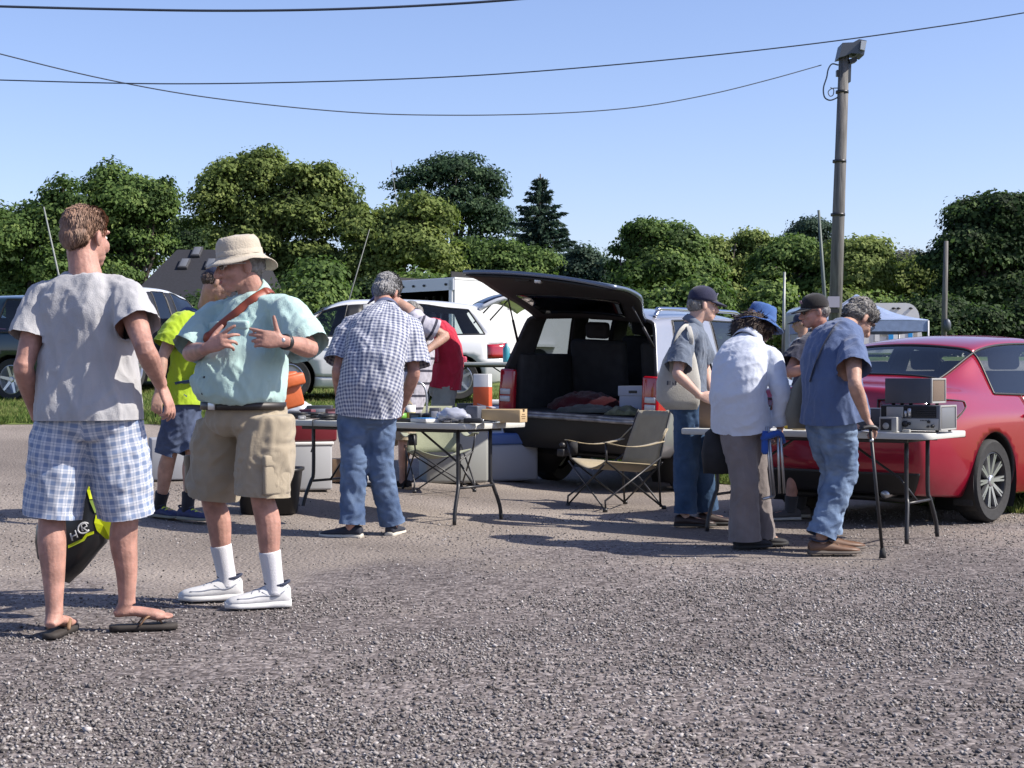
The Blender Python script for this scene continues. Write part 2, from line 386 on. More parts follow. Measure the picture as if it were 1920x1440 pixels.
class Person:
    def __init__(s, label, J, psi, psi2=None, sm=3, head=(0, 0, 0), skin=None, k=1.0, lk=1.0, ak=1.0, hands=None, feet=(0, 0), bare=False, vox=.007, M=None, z0=None, hk=1.0, group=None, fat=1.0):
        s.J = J = {a: A(*b) for a, b in J.items()}; s.psi, s.psi2, s.M, s.k = psi, psi2, M, k; f, r = fr(psi)
        J.setdefault('HL', J['P']-r*.092*k-UP*.02); J.setdefault('HR', J['P']+r*.092*k-UP*.02)
        s.feet = feet; s.z0 = z0 if z0 is not None else gz(J['P'][0], J['P'][1])
        s.root = empty('person', (J['P'][0], J['P'][1], s.z0), label, 'person', group=group)
        hd = s.head = Head(J['H'], *head, k=hk); L = hd.parts()
        L.append(torso(J['P'], J['N'], psi, BODY_R, k, psi2, M))
        nb = J['N']; he = hd.p(0, -.022, -.06); L.append(tube([nb-UP*.05, nb, nb*.45+he*.55, he, hd.p(0, -.02, 0)], np.array([.080, .068, .060, .060, .058])*hk, 16, 3))
        for a in 'LR':
            S, E, Wr = J['S'+a], J['E'+a], J['W'+a]; L.append(tube([J['N']-UP*.03, (J['N']+S)/2-UP*.02, S], np.array([.055, .052, .05])*k, 12, 2))
            ea = (E-Wr); q = E+(Wr-E)*.28
            L.append(tube([S+(S-E)*.06, S+(E-S)*.2, S+(E-S)*.55, E+(S-E)*.12, E, q, E+(Wr-E)*.7, Wr], np.array([.045, .052, .047, .040, .040, .042, .032, .0265])*k*ak, 14, 3))
            h = (hands or {}).get(a, {}); d = h.get('d', nrm(Wr-E)); L += hand(Wr, d, h.get('n', -r if a == 'R' else r), h.get('t', f), h.get('curl', (25, 28, 32, 36)), h.get('k', 1.0), h.get('thumb', (.8, .5, .3)), h.get('spread', .06), h.get('tcurl', 15))
            Hp, K, An = J['H'+a], J['K'+a], J['A'+a]; d = nrm(An-K)
            fz = fr(feet[0 if a == 'L' else 1])[0]
            L.append(tube([Hp*.97+K*.03, Hp*.9+K*.1, Hp*.5+K*.5, K+(Hp-K)*.1, K, K+(An-K)*.28-fz*.012, K+(An-K)*.62, K+(An-K)*.9, An], np.array([.075, .082, .072, .056, .053, .057, .045, .035, .036])*k*lk, 16, 3))
            ff = fz; g = A(An[0], An[1], s.z0 if bare is False else s.z0+.02)
            if bare:
                rr = A(ff[1], -ff[0], 0); g = A(An[0], An[1], J['A'+a][2]-.075)
                L.append(tube([g-ff*.055+UP*.032, g-ff*.03+UP*.038, g+ff*.03+UP*.042, g+ff*.09+UP*.030, g+ff*.135+UP*.020, g+ff*.16+UP*.016], [.022, .033, .036, .040, .040, .030], 14, 3, flat=.62, ref=UP))
                L.append(tube([An, g-ff*.02+UP*.035], [.036, .036], 12))
                sg = -1 if a == 'R' else 1
                for i, (o, ln, rad) in enumerate(((.030, .058, .0125), (.010, .058, .0090), (-.006, .052, .0088), (-.021, .044, .0085), (-.034, .034, .0085))):
                    b = g+ff*.14+rr*o*sg*-1*-1+UP*.013; L.append(tube([b-ff*.02, b, b+ff*(ln*.6)+UP*.001, b+ff*ln-UP*.003], [rad, rad, rad, rad*.7], 8, 2))
            else:
                L.append(tube([g-ff*.03+UP*.05, g+ff*.03+UP*.05, g+ff*.12+UP*.035], [.03, .032, .028], 10, 2)); L.append(tube([An, g+UP*.05], [.036, .034], 10))
        V, Fc = union(L, vox, sm); s.body = part('body', (V, Fc), skin or SKIN, s.root)
    def bones(s, kind):
        J = s.J; f, r = fr(s.psi)
        if kind == 'top': return [(J['P'], J['N'], .19), (J['SL'], J['EL'], .085), (J['SR'], J['ER'], .085)]
        return [(J['HL'], J['KL'], .11), (J['HR'], J['KR'], .11)]
    def finish(s, name, VF, m, wr=(), kind='top', parent=None):
        V, Fc = VF; N = vnormals(V, Fc)
        for amp, sc, seed, ridge in wr:
            q = (V*A(*sc) if np.ndim(sc) == 1 else V@np.array(sc).T)+seed; q = q+.5*perlin(q*.6+3)[:, None]; n = perlin(q); n = (.45-np.abs(n)*1.6) if ridge else n; V = V+N*(amp*n)[:, None]
        best = np.full(len(V), 9e9); uv = np.zeros((len(V), 3))
        for p0, p1, rr in s.bones(kind):
            ax = nrm(p1-p0); ln = np.linalg.norm(p1-p0); tt = (V-p0)@ax; c = p0+np.clip(tt, 0, ln)[:, None]*ax; d = np.linalg.norm(V-c, axis=1)/rr
            ref = nrm(A(0, -1, 0)-ax*(ax@A(0, -1, 0))); sd = np.cross(ax, ref); dv = V-(p0+tt[:, None]*ax)
            u = np.arctan2(dv@sd, dv@ref)*rr; k = d < best; best[k] = d[k]; uv[k, 0] = u[k]+1; uv[k, 1] = tt[k]+1
        return part(name, (V, Fc), m, parent or s.root, attrs={'cl': ('POINT', 'FLOAT_VECTOR', uv)})
    def shirt(s, m, rings, fs=.75, sr=(.072, .082, .088), wr=None, name='shirt', vox=.009, longs=None, kk=1.0, neck=None):
        J = s.J; s0 = rings[0]; cuts = []; L = [torso(J['P'], J['N'], s.psi, [(s0[0]-.09,)+tuple(s0[1:])]+list(rings), s.k*kk, s.psi2, s.M)]; hp_, ht_ = spine(J['P'], J['N'], s.M)(s0[0]); cuts.append((hp_, -ht_, .36))
        for a in 'LR':
            S, E, Wr = J['S'+a], J['E'+a], J['W'+a]; L.append(tube([J['N']-UP*.045, (J['N']*.5+S*.5)-UP*.025, S-UP*.005], np.array([.07, .068, .064])*s.k*kk, 16, 3))
            r0, r1, r2 = np.array(sr)*s.k
            if longs:
                e = E+(Wr-E)*longs; cuts.append((e, Wr-E, r2*1.25, .07, (J['P'], J['N'], s.k), r2)); e2 = e+nrm(Wr-E)*.035; pts = [S+(S-E)*.1, S+(E-S)*.15, S+(E-S)*.6, E, E+(Wr-E)*longs*.5, e, e2]; rr = [r0*.7, r0, r1*.95, r1*.85, r2*.9, r2, r2]
            else:
                e = S+(E-S)*fs; cuts.append((e, E-S, r2*1.18, .06, (J['P'], J['N'], s.k), r2)); pts = [S+(S-E)*.12, S+(E-S)*.1, S+(E-S)*fs*.6, e, e+nrm(E-S)*.035]; rr = [r0*.7, r0, r1, r2, r2]
            L.append(tube(pts, rr, 18, 4, ref=(0, 1, 0)))
        V, Fc = union(L, vox, 4)
        for c_ in cuts: V, Fc = cut((V, Fc), *c_)
        return s.finish(name, (V, Fc), m, wr if wr is not None else TEE_WR)
    def bottoms(s, m, rad, end=1.0, wr=None, name='trousers', vox=.010, hw=.175, hd=.13, top=.12, drop=0.0, flat=1.0):
        """rad: radii from hip to hem; end: fraction along hip-knee-ankle (1 = knee, 2 = ankle)"""
        J = s.J; k = s.k; cuts = []; L = [torso(J['P'], J['N'], s.psi, [(-.2, hw*.6, hd*.8, 0), (-.13, hw*.97, hd, 0), (-.02, hw, hd, 0), (.07, hw*.98, hd*.97, 0), (top, hw*.95, hd*.95, 0)], k, s.psi, s.M)]
        for a in 'LR':
            Hp, K, An = J['H'+a], J['K'+a], J['A'+a]
            def at(t): return Hp+(K-Hp)*t if t <= 1 else K+(An-K)*(t-1)
            ts = np.linspace(0, end, len(rad)); pts = [at(t) for t in ts]
            if drop: pts[-1] = pts[-1]-UP*drop
            ax = pts[-1]-pts[-2]; cuts.append((pts[-1], ax, rad[-1]*k*1.5)); pts = [Hp+UP*.03]+pts+[pts[-1]+nrm(ax)*.035]; L.append(tube(pts, np.array([rad[0]]+list(rad)+[rad[-1]])*k, 20, 4, ref=(0, 1, 0), flat=flat))
        V, Fc = union(L, vox, 4)
        for c_ in cuts: V, Fc = cut((V, Fc), *c_)
        return s.finish(name, (V, Fc), m, wr if wr is not None else LEG_WR, 'bottom')
    def shoes(s, upper, sole, L=.295, name='shoe', wd=1.0, laces=None, hi=.0, trim=None, z=None, hs=1.0):
        for i, a in enumerate('LR'):
            An = s.J['A'+a]; f, r = fr(s.feet[i]); g = A(An[0], An[1], s.z0 if z is None else z)-f*.055*L/.295
            st = [(0, .026, .075), (.03, .033, .085), (.12, .037, .092+hi), (.27, .038, .094+hi), (.36, .039, .085), (.5, .043, .072), (.65, .048, .060), (.8, .047, .052), (.92, .038, .045), (1.0, .018, .034)]; st = [(t_, h_, z_*hs) for t_, h_, z_ in st]
            def ring(t, hw, z0, z1, e=2.6, n=18):
                tt = np.linspace(0, 2*np.pi, n, endpoint=False); ct, sn = np.cos(tt), np.sin(tt); x = hw*wd*np.sign(ct)*np.abs(ct)**(2/e); zz = np.where(sn > 0, np.abs(sn)**(1.15), -np.abs(sn)**(.5)); zm = z0+(z1-z0)*.35
                zz = np.where(sn > 0, zm+zz*(z1-zm), zm+zz*(zm-z0)); bow = .006*math.sin(t*3.1)
                return g+f*(t*L-.02)+r[None]*(x+bow*(1 if a == 'L' else -1))[:, None]+UP*zz[:, None]
            up = loft([ring(t, h, .02, z1) for t, h, z1 in st])
            so = loft([ring(t, h*1.06+.002, .002 if t < .85 else .006, (.030 if t > .3 else .034)*hs, 4) for t, h, z1 in [(-.012, .02, 0)]+[(t, h, z) for t, h, z in st]+[(1.02, .014, 0)]])
            o = part(name, up, upper, s.root); part('sole', so, sole, o); from mathutils.bvhtree import BVHTree; bv = BVHTree.FromPolygons([Vector(v) for v in up[0]], up[1])
            def hit(a_, d_): h_ = bv.ray_cast(Vector(a_), Vector(d_)); return A(*h_[0])+A(*h_[1])*.0015 if h_[0] else None
            if laces:
                aa = np.linspace(0, 2*np.pi, 22); part('lining', tube([g+f*(.205*L-.02+.058*math.cos(a_))+r*(.036*wd*math.sin(a_))+UP*(.091*hs+.006*math.cos(2*a_)-.004*math.cos(a_)) for a_ in aa], .0065, 7), LININGC, o)
                LL = []
                for j, t in enumerate((.40, .46, .52, .58)):
                    z1 = np.interp(t, [q[0] for q in st], [q[2] for q in st]); c = g+f*(t*L-.02)+UP*(z1+.001); pp = [hit(c+r*x+f*.010*(-1)**j*x/.024+UP*.3, -UP) for x in (-.028, -.015, 0, .015, .028)]; pp = [q for q in pp if q is not None]; LL.append(tube(pp, .0040, 6, 2))
                part('laces', join(LL), laces, o)
            if trim:
                TT = []
                for sg in (-1, 1):
                    
                    for cv in (((.04, .078), (.16, .055), (.32, .046), (.46, .062)), ((.30, .048), (.50, .048), (.66, .042), (.84, .040)), ((.50, .050), (.60, .066), (.66, .076))):
                        pp = [hit(g+f*(t*L-.02)+r*sg*.4+UP*z*hs, -r*sg) for t, z in cv]; pp = [q for q in pp if q is not None]
                        if len(pp) > 1: TT.append(tube(pp, .0045, 6, 3))
                part('trim', join(TT), trim, o)
    def socks(s, m, h=.15, r=.046):
        for i, a in enumerate('LR'):
            K, An = s.J['K'+a], s.J['A'+a]; d = nrm(K-An); f = fr(s.feet[i])[0]; g = A(An[0], An[1], s.z0+.06)
            V, Fc = tube([g, An, An+d*h*.5, An+d*h, An+d*(h+.004)], [r, r*.98, r*1.02, r*1.12, r*1.02], 18, 3); part('sock', (V, Fc), m, s.root)
    def collar(s, m, r=.078, h=.045, drop=.02, tilt=.02, name='collar', flaps=0):
        J = s.J; hd = s.head; f, rr = fr(s.psi2 if s.psi2 is not None else s.psi); n = 32; rings = []
        ax = nrm(hd.p(0, -.02, -.05)-J['N']); r0 = nrm(rr-ax*(ax@rr)); f0 = np.cross(ax, r0); gap = .42; th = np.linspace(math.pi/2+gap, math.pi*2.5-gap, n)
        P = []
        for i, t in enumerate(th):
            fw = (math.sin(t)+1)/2; c = J['N']+ax*(.012-tilt*fw); d = r0*math.cos(t)+f0*math.sin(t); fl = max(0, fw-.55)*flaps
            P.append([c+d*(r-.004), c+d*(r-.012)+ax*h*.98, c+d*(r-.006)+ax*h, c+d*(r+.006)+ax*(h*.45), c+d*(r+.014+fl*.6)-ax*(drop*.5+fl)+f0*fl*.3])
        V, Fc = grid_surf(np.array(P)); part(name, thick((V, Fc), -.004), m, s.root)
def cut(VF, p, ax, R, far=.13, body=None, rr=.09):
    """open a garment at a hem plane: drop what lies beyond it and square the edge"""
    V, Fq = np.array(VF[0]), np.asarray(VF[1]); ax = nrm(ax); t = (V-p)@ax; rad = np.linalg.norm(V-p-t[:, None]*ax, axis=1); sel = (t > 0) & (t < far) & (rad < R)
    if body:
        b0, b1, kb = body; bx_ = nrm(b1-b0); tb = np.clip((V-b0)@bx_, 0, np.linalg.norm(b1-b0)); sel &= rad/rr < np.linalg.norm(V-b0-tb[:, None]*bx_, axis=1)/(.185*kb)
    Fq = Fq[~sel[Fq].all(1)]; V = np.where(sel[:, None], V-t[:, None]*ax, V); u = np.unique(Fq); re = np.zeros(len(V), int); re[u] = np.arange(len(u)); return V[u], re[Fq]
def rot_sc(a, sx, sy, sz):
    c, s_ = math.cos(math.radians(a)), math.sin(math.radians(a)); return (np.diag([sx, sy, sz])@np.array([[c, 0, s_], [0, 1, 0], [-s_, 0, c]])).tolist()
TEE_WR = [(.015, (8, 8, 3.0), 1, True), (.009, (15, 15, 7), 5, True), (.004, (34, 34, 24), 2, True)]
LEG_WR = [(.013, (8, 8, 6), 3, True), (.008, (17, 17, 22), 8, True)]
TEE_R = [(-.24, .178, .135, 0), (-.1, .182, .138, 0), (.1, .178, .132, 0), (.3, .176, .128, 0), (.5, .182, .130, 0), (.7, .190, .132, 0), (.84, .182, .120, 0), (.93, .14, .10, 0), (.99, .088, .08, 0), (1.01, .06, .06, 0)]
def cap(hd, root, m, mv=None, logo=None, name='baseball_cap', tilt=0):
    V = []; Fc = []; dome = []
    for i in range(9):
        th = math.pi/2*i/8; z = .045+.092*math.sin(th); q = math.cos(th)**.85 if i < 8 else .02
        dome.append(ering(A(0, -.008, z), A(1, 0, 0), A(0, 1, 0), .087*q, .108*q, 28, 2))
    dome = [ering(A(0, -.008, .022), A(1, 0, 0), A(0, 1, 0), .086, .107, 28, 2)]+dome
    o = part(name, hd.t(loft(dome)), m, root)
    P = []
    for i in range(7):
        v = i/6; row = []
        for j in range(13):
            a = (j-6)/6*1.15; x = .086*math.sin(a)*(1+.05*v); y = -.008+.106*math.cos(a)+v*.082*math.cos(a*.72); z = .030-.030*v*math.cos(a)-.016*(abs(a)/1.15)**2*(1-.2*v)+.008
            row.append((x, y, z))
        P.append(row)
    part('visor', hd.t(thick(grid_surf(np.array(P)), .006)), mv or m, o)
    part('button', hd.t(ellipsoid((0, -.008, .138), (.007, .007, .005), n=10, m=6)), m, o)
    if logo: part('badge', hd.t(xf(rbox((0, 0, 0), (.05, .008, .034), .003), rotx(-.35), (0, .093, .078))), logo, o)
    return o
def bucket_hat(hd, root, m, brim=.065, drop=.035, wave=.012, seed=0, top=.10, name='bucket_hat', back=0., band=None, dz=0., dx=0.):
    if dz or dx:
        h0 = hd; hd = Head.__new__(Head); hd.__dict__.update(h0.__dict__); hd.H = h0.p(0, dx, dz)
    n = 48; th = np.linspace(0, 2*np.pi, n, endpoint=False); rings = []
    def R(rx, ry, z): return np.stack([rx*np.cos(th), -.008+ry*np.sin(th), np.full(n, z) if np.isscalar(z) else z], 1)
    wv = wave*(np.sin(2*th+seed)+.5*np.sin(3*th+seed*2))+back*np.maximum(0, -np.sin(th))
    for v in (1, .66, .33, 0): rings.append(R(.088+brim*v, .110+brim*v, .030-drop*v+wv*v))
    for rx, ry, z in ((.086, .106, .05), (.084, .103, .075), (.081, .099, .098), (.077, .093, .04+top*.8), (.068, .082, .04+top*.95), (.045, .055, .04+top), (.01, .012, .04+top+.004)):
        rings.append(R(rx, ry, z))
    V, Fc = loft(rings, cap=False); Fc.append(tuple(range((len(rings)-1)*n, len(rings)*n)))
    V = V+.004*perlin(V*22+seed)[:, None]*A(1, 1, 1.2)+(.0035*perlin(V*50+seed+4))[:, None]*A(.6, .6, 1)
    o = part(name, hd.t(thick((V, Fc), .004)), m, root)
    bd = loft([R(.0885, .1085, .038), R(.0875, .1075, .060), R(.083, .102, .062)], cap=False); part('hat_band', hd.t(bd), band or m, o); return o
def glasses(hd, root, frame, lens, name='glasses'):
    L = []
    for sg in (-1, 1):
        L.append(tube([(sg*(.032+.022*math.cos(t)), .098-.008*abs(math.cos(t)*.5+.5), .004+.016*math.sin(t)) for t in np.linspace(0, 2*np.pi, 17)], .0018, 6))
        L.append(tube([(sg*.054, .092, .008), (sg*.072, .06, .008), (sg*.082, -.005, .004), (sg*.083, -.02, -.008)], .002, 6, 2))
    L.append(tube([(-.011, .099, .008), (0, .103, .010), (.011, .099, .008)], .0018, 6, 2)); o = part(name, hd.t(join(L)), frame, root)
    [part('lens', hd.t(xf(ellipsoid((0, 0, 0), (.021, .0025, .015), n=14, m=6), rotz(-sg*.2), (sg*.032, .0965, .004))), lens, o) for sg in (-1, 1)]
GREY_HAIR = mat('grey hair', (.30, .29, .28), .7, dark=(.10, .095, .09), vscale=70, bump=.6, bscale=160, stretch=(1, 1, .25))
BROWN_HAIR = mat('reddish brown hair', (.38, .225, .15), .65, dark=(.16, .095, .068), vscale=60, bump=.25, bscale=160, stretch=(1, 1, .2))
DARK_HAIR = mat('dark curly hair', (.10, .062, .044), .55, dark=(.02, .012, .010), vscale=40, bump=.8, bscale=110)
CROWN = [((0, -.020, .045), (.085, .100, .088)), ((0, -.065, -.005), (.070, .058, .070)), ((0, -.035, .0), (.0815, .060, .06))]
NAPE = [((0, -.050, -.005), (.074, .072, .062)), ((0, -.02, .03), (.081, .085, .06))]
def person_gray_tee():
    J = dict(P=w(165, 772, 6.62), N=w(160, 517, 6.62), H=w(162, 444, 6.66), SL=w(80, 560, 6.64), SR=w(238, 552, 6.58), EL=w(44, 690, 6.54), WL=w(72, 785, 6.76), ER=w(272, 655, 6.40), WR=w(302, 722, 6.60),
             KL=w(98, 965, 6.62), KR=w(236, 962, 6.70), AL=w(102, 1150, 6.55), AR=w(238, 1132, 6.72), HL=w(120, 800, 6.62), HR=w(213, 800, 6.64))
    p = Person('man in a pale grey t-shirt and blue plaid shorts with flip-flops, back turned', J, 8, head=(28, -4, 0), skin=SKIN_RED, k=1.06, hk=1.07, feet=(2, 74), bare=True, vox=.0048, sm=2,
               hands={'R': dict(d=(.35, .1, -.9), n=(-.9, .2, -.2), t=(0, 1, 0), curl=(18, 26, 34, 42), spread=.16), 'L': dict(d=(.3, .6, -.5), n=(.5, -.2, 0), t=(0, .5, 1), curl=(55, 60, 60, 60))}, z0=0)
    h = p.head; hair(h, p.root, [((0, -.020, .043), (.080, .098, .084)), ((0, -.062, -.002), (.066, .055, .064)), ((.0, .0, .076), (.070, .080, .05))], BROWN_HAIR, amp=.003, sc=40, tufts=7000, tl=.022, comb=(.15, -.35, -.9), seed=3, lift=.06, jit=.10)
    h.face(p.root)
    G = cloth('pale grey jersey', (.46, .46, .475), var=.06)
    R = [(-.06, .216, .165, 0), (.0, .216, .164, 0), (.15, .206, .150, 0), (.35, .195, .136, 0), (.55, .198, .137, 0), (.72, .202, .135, 0), (.84, .190, .120, 0), (.93, .15, .10, 0), (1.0, .085, .078, 0), (1.02, .06, .06, 0)]
    p.shirt(G, R, fs=.58, sr=(.070, .078, .086), vox=.008, name='t_shirt', wr=[(.013, rot_sc(18, 8, 8, 2.0), 1, True), (.012, rot_sc(-20, 9, 9, 2.4), 14, True), (.007, rot_sc(8, 17, 17, 5), 5, True), (.003, (34, 34, 18), 2, True)])
    PL = plaid('blue plaid cotton', (.68, .70, .75), (.21, .28, .44), .036, .48, (.27, .33, .46))
    p.bottoms(PL, [.118, .124, .122, .116, .112], end=1.02, name='shorts', hw=.190, hd=.138, top=.02, wr=[(.016, (7, 7, 4), 3, True), (.008, (17, 17, 14), 8, True)])
    FF = mat('flip flop foam', (.035, .028, .024), .8); ST = mat('tan strap', (.26, .15, .08), .7)
    for i, a in enumerate('LR'):
        An = p.J['A'+a]; f, r = fr(p.feet[i]); g = A(An[0], An[1], .0); st = [(-.075, .012), (-.065, .030), (-.03, .037), (.03, .036), (.09, .046), (.14, .050), (.185, .046), (.215, .022)]
        V, Fc = loft([np.array([g+f*t+r*(hw*s)+UP*z for s, z in ((-1, .004), (-1.03, .016), (-1, .026), (0, .025), (1, .026), (1.03, .016), (1, .004), (0, .003))]) for t, hw in st]); o = part('flip_flop', (V, Fc), FF, p.root)
        sg = -1 if a == 'R' else 1
        part('strap', join([tube([g+f*.05+r*s*.044+UP*.025, g+f*.085+r*s*.036+UP*.062, g+f*.125+r*sg*.012+UP*.05, g+f*.15+r*sg*.014+UP*.026], [.008, .011, .009, .005], 8, 4, flat=.45) for s in (-1, 1)]), ST, o)
    return p
def person_mint():
    J = dict(P=w(462, 772, 7.47), N=w(474, 556, 7.47), H=w(449, 497, 7.42), SR=w(410, 590, 7.60), SL=w(533, 582, 7.33), ER=w(358, 662, 7.48), WR=w(388, 653, 7.16), EL=w(581, 654, 7.22), WL=w(531, 640, 6.98),
             KR=w(398, 935, 7.62), KL=w(492, 935, 7.38), AR=w(425, 1082, 7.65), AL=w(514, 1096, 7.40), HR=w(418, 795, 7.57), HL=w(500, 792, 7.38))
    p = Person('older man in a mint shirt, khaki shorts and tan bucket hat gesturing with both hands', J, -138, head=(-118, -9, 0), skin=SKIN_RED, k=1.06, feet=(-107, -103), vox=.0046, sm=2, hk=1.05,
               hands={'R': dict(d=(.80, -.35, .35), n=(.35, .85, -.3), t=(-.1, 0, 1), curl=(8, 30, 42, 48), thumb=(.5, .75, .2), spread=.3, k=1.05), 'L': dict(d=(-.90, -.35, .12), n=(.15, .9, -.1), t=(.05, 0, 1), curl=(20, 30, 40, 46), thumb=(.42, .9, -.1), k=1.0, tcurl=-5, spread=.14)}, z0=0)
    h = p.head; hair(h, p.root, NAPE, GREY_HAIR, tufts=300, tl=.01, seed=5); h.face(p.root, brow=GREY_HAIR)
    p_hat = bucket_hat(h, p.root, cloth('tan hat canvas', (.52, .46, .37), bscale=120), brim=.054, drop=.022, wave=.016, seed=1.0, top=.085, back=-.035, dz=.008)
    glasses(h, p.root, STEEL, mat('sun lens', (.02, .02, .022), .1), 'glasses')
    MINT = cloth('mint green cotton', (.47, .66, .63), var=.05)
    R = [(.055, .165, .15, .03), (.085, .186, .175, .042), (.14, .200, .194, .055), (.26, .204, .196, .056), (.40, .200, .182, .045), (.55, .200, .165, .025), (.70, .198, .145, .005), (.83, .186, .124, -.005), (.93, .145, .10, 0), (1.0, .088, .08, 0), (1.02, .06, .06, 0)]
    s = p.shirt(MINT, R, fs=.96, sr=(.078, .092, .096), vox=.008, wr=[(.014, rot_sc(35, 7, 7, 3), 2, True), (.016, rot_sc(-30, 8, 8, 2.4), 22, True), (.009, rot_sc(18, 15, 15, 4.5), 5, True), (.004, rot_sc(-15, 30, 30, 14), 2, True)])
    p.collar(MINT, r=.080, h=.05, tilt=.045, flaps=.05)
    f, r = fr(-138); at = spine(p.J['P'], p.J['N'])
    L = []
    for sd, sv in ((-.085, .66), (.085, .66)):
        q, t = at(sv); c = q+f*.158+r*sd; L.append((c, sd))
    for c, sd in L:
        part('chest_pocket', xf(rbox((0, 0, 0), (.115, .036, .125), .016), np.array([r, f, UP]).T@rotz(-sd*3.2), c-f*.022-UP*.02), MINT, s); part('pocket_flap', xf(rbox((0, 0, 0), (.12, .034, .045), .012), np.array([r, f, UP]).T@rotz(-sd*3.2), c-f*.017+UP*.045), MINT, s)
    BT = mat('shirt button', (.05, .07, .07), .3)
    for sv in (.16, .30, .44, .58, .72):
        q, t = at(sv); off = np.interp(sv, [x[0] for x in R], [x[2]+x[3] for x in R]); part('button', ellipsoid(q+f*(off*p.k+.002), (.006, .006, .006), n=10, m=6), BT, s)
    KH = cloth('khaki cotton', (.40, .34, .25), var=.07)
    b = p.bottoms(KH, [.122, .130, .130, .126, .124], end=.96, name='cargo_shorts', hw=.19, hd=.165, top=.07, wr=[(.016, (7, 7, 5), 3, True), (.009, (16, 16, 16), 8, True)])
    # cargo pockets on the outer thighs
    for a, sg in (('L', -1), ('R', 1)):
        c = p.J['H'+a]*.36+p.J['K'+a]*.64+r*sg*.118+f*.02; Mx = np.array([f, r*sg, UP]).T
        o = part('cargo_pocket', xf(rbox((0, 0, 0), (.155, .026, .17), .012), Mx, c-UP*.02), KH, b); part('pocket_flap', xf(rbox((0, .003, 0), (.16, .028, .055), .01), Mx, c+UP*.055), KH, b)
    bl = []
    for s_, in ((.015,), (.065,)): pass
    q0, t0 = at(.0); ring = lambda s_, e: ering(at(s_)[0]+f*.022, r, f, .196*p.k+e, .168*p.k+e, 40, 2.3)
    o = part('belt', loft([ring(.02, -.006), ring(.02, .006), ring(.085, .006), ring(.085, -.006)], cap=False), BELT, p.root)
    part('buckle', xf(rbox((0, 0, 0), (.05, .012, .036), .004), np.array([r, f, UP]).T, at(.052)[0]+f*(.022+.168*p.k+.008)), STEEL, o)
    SOCK = cloth('white sock', (.75, .75, .78), var=.03, bscale=300); p.socks(SOCK, h=.155, r=.047)
    p.shoes(mat('white leather', (.72, .72, .72), .5, var=.05, vscale=12, bump=.1, bscale=40), mat('white sole', (.70, .70, .69), .6, var=.08, vscale=20), L=.305, wd=1.12, laces=mat('shoe laces', (.26, .28, .34), .8), trim=mat('grey shoe trim', (.25, .27, .33), .5), name='sneaker', hs=1.28)
    WA = p.J['WL']; d = nrm(p.J['EL']-WA); o = part('wrist_watch', tube([WA+d*.012, WA+d*.036], [.036, .037], 20, cap=True), BLACK, p.root); part('watch_face', ellipsoid(WA+d*.024+A(-.01, -.036, .006), (.014, .007, .014)), STEEL, o)
    return p
def person_neon():
    g = .10
    J = dict(P=w(342, 745, 11.0), N=w(384, 588, 10.93), H=w(408, 529, 10.85), SR=w(334, 604, 10.74), SL=w(386, 602, 11.14), ER=w(304, 672, 10.66), WR=w(297, 735, 10.6), EL=w(405, 668, 11.2), WL=w(425, 720, 11.1),
             KR=w(318, 852, 10.95), KL=w(362, 850, 10.95), AR=w(300, 946, 11.05), AL=w(352, 948, 10.85))
    p = Person('man in a neon yellow-green jersey, blue shorts and navy cap stepping behind the mint shirt', J, 80, head=(72, -28, 0), skin=SKIN, k=1.0, feet=(118, 128), hk=.97, z0=g, M=w(352, 670, 11.0))
    h = p.head; hair(h, p.root, NAPE, DARK_HAIR, tufts=900, tl=.012, vox=.004); h.face(p.root); cap(h, p.root, cloth('navy cap cloth', (.022, .032, .075)))
    NE = cloth('neon jersey', (.37, .52, .025), var=.05)
    s = p.shirt(NE, TEE_R[1:], fs=.66, sr=(.078, .092, .098), kk=1.13); J = p.J
    f, r = fr(80); st = []
    WH = mat('white reflective band', (.75, .76, .72), .5); DK = cloth('dark stripe', (.04, .06, .03))
    at = spine(J['P'], J['N'], p.M)
    for sv in (.14, .22, .30, .38):
        q, t = at(sv); st.append(tube([q+r*.142-f*.02+UP*0, q+r*.135+f*.05-UP*.004, q+r*.105+f*.10-UP*.012], .008, 8, 3))
    part('side_stripe', join(st), DK, s)
    q, t = at(.72); part('chest_band', loft([ering(q+UP*z, nrm(r-t*(t@r)), np.cross(t, nrm(r-t*(t@r))), .2, .146, 30, 2.3) for z in (-.03, .03)], cap=False), WH, s)
    p.collar(NE, r=.075, h=.03)
    p.bottoms(denim('blue grey twill', (.05, .065, .12), (.10, .13, .21)), [.108, .112, .108, .104], end=1.0, name='shorts', hw=.165, hd=.12, top=-.02)
    NAVY = cloth('dark sock', (.015, .016, .022)); p.socks(NAVY, h=.09, r=.045)
    p.shoes(mat('navy mesh', (.02, .03, .10), .7, var=.2, vscale=40), mat('olive sole', (.22, .22, .17), .7), L=.30, wd=1.1, laces=mat('neon laces', (.55, .70, .03), .7), name='sneaker')
    return p
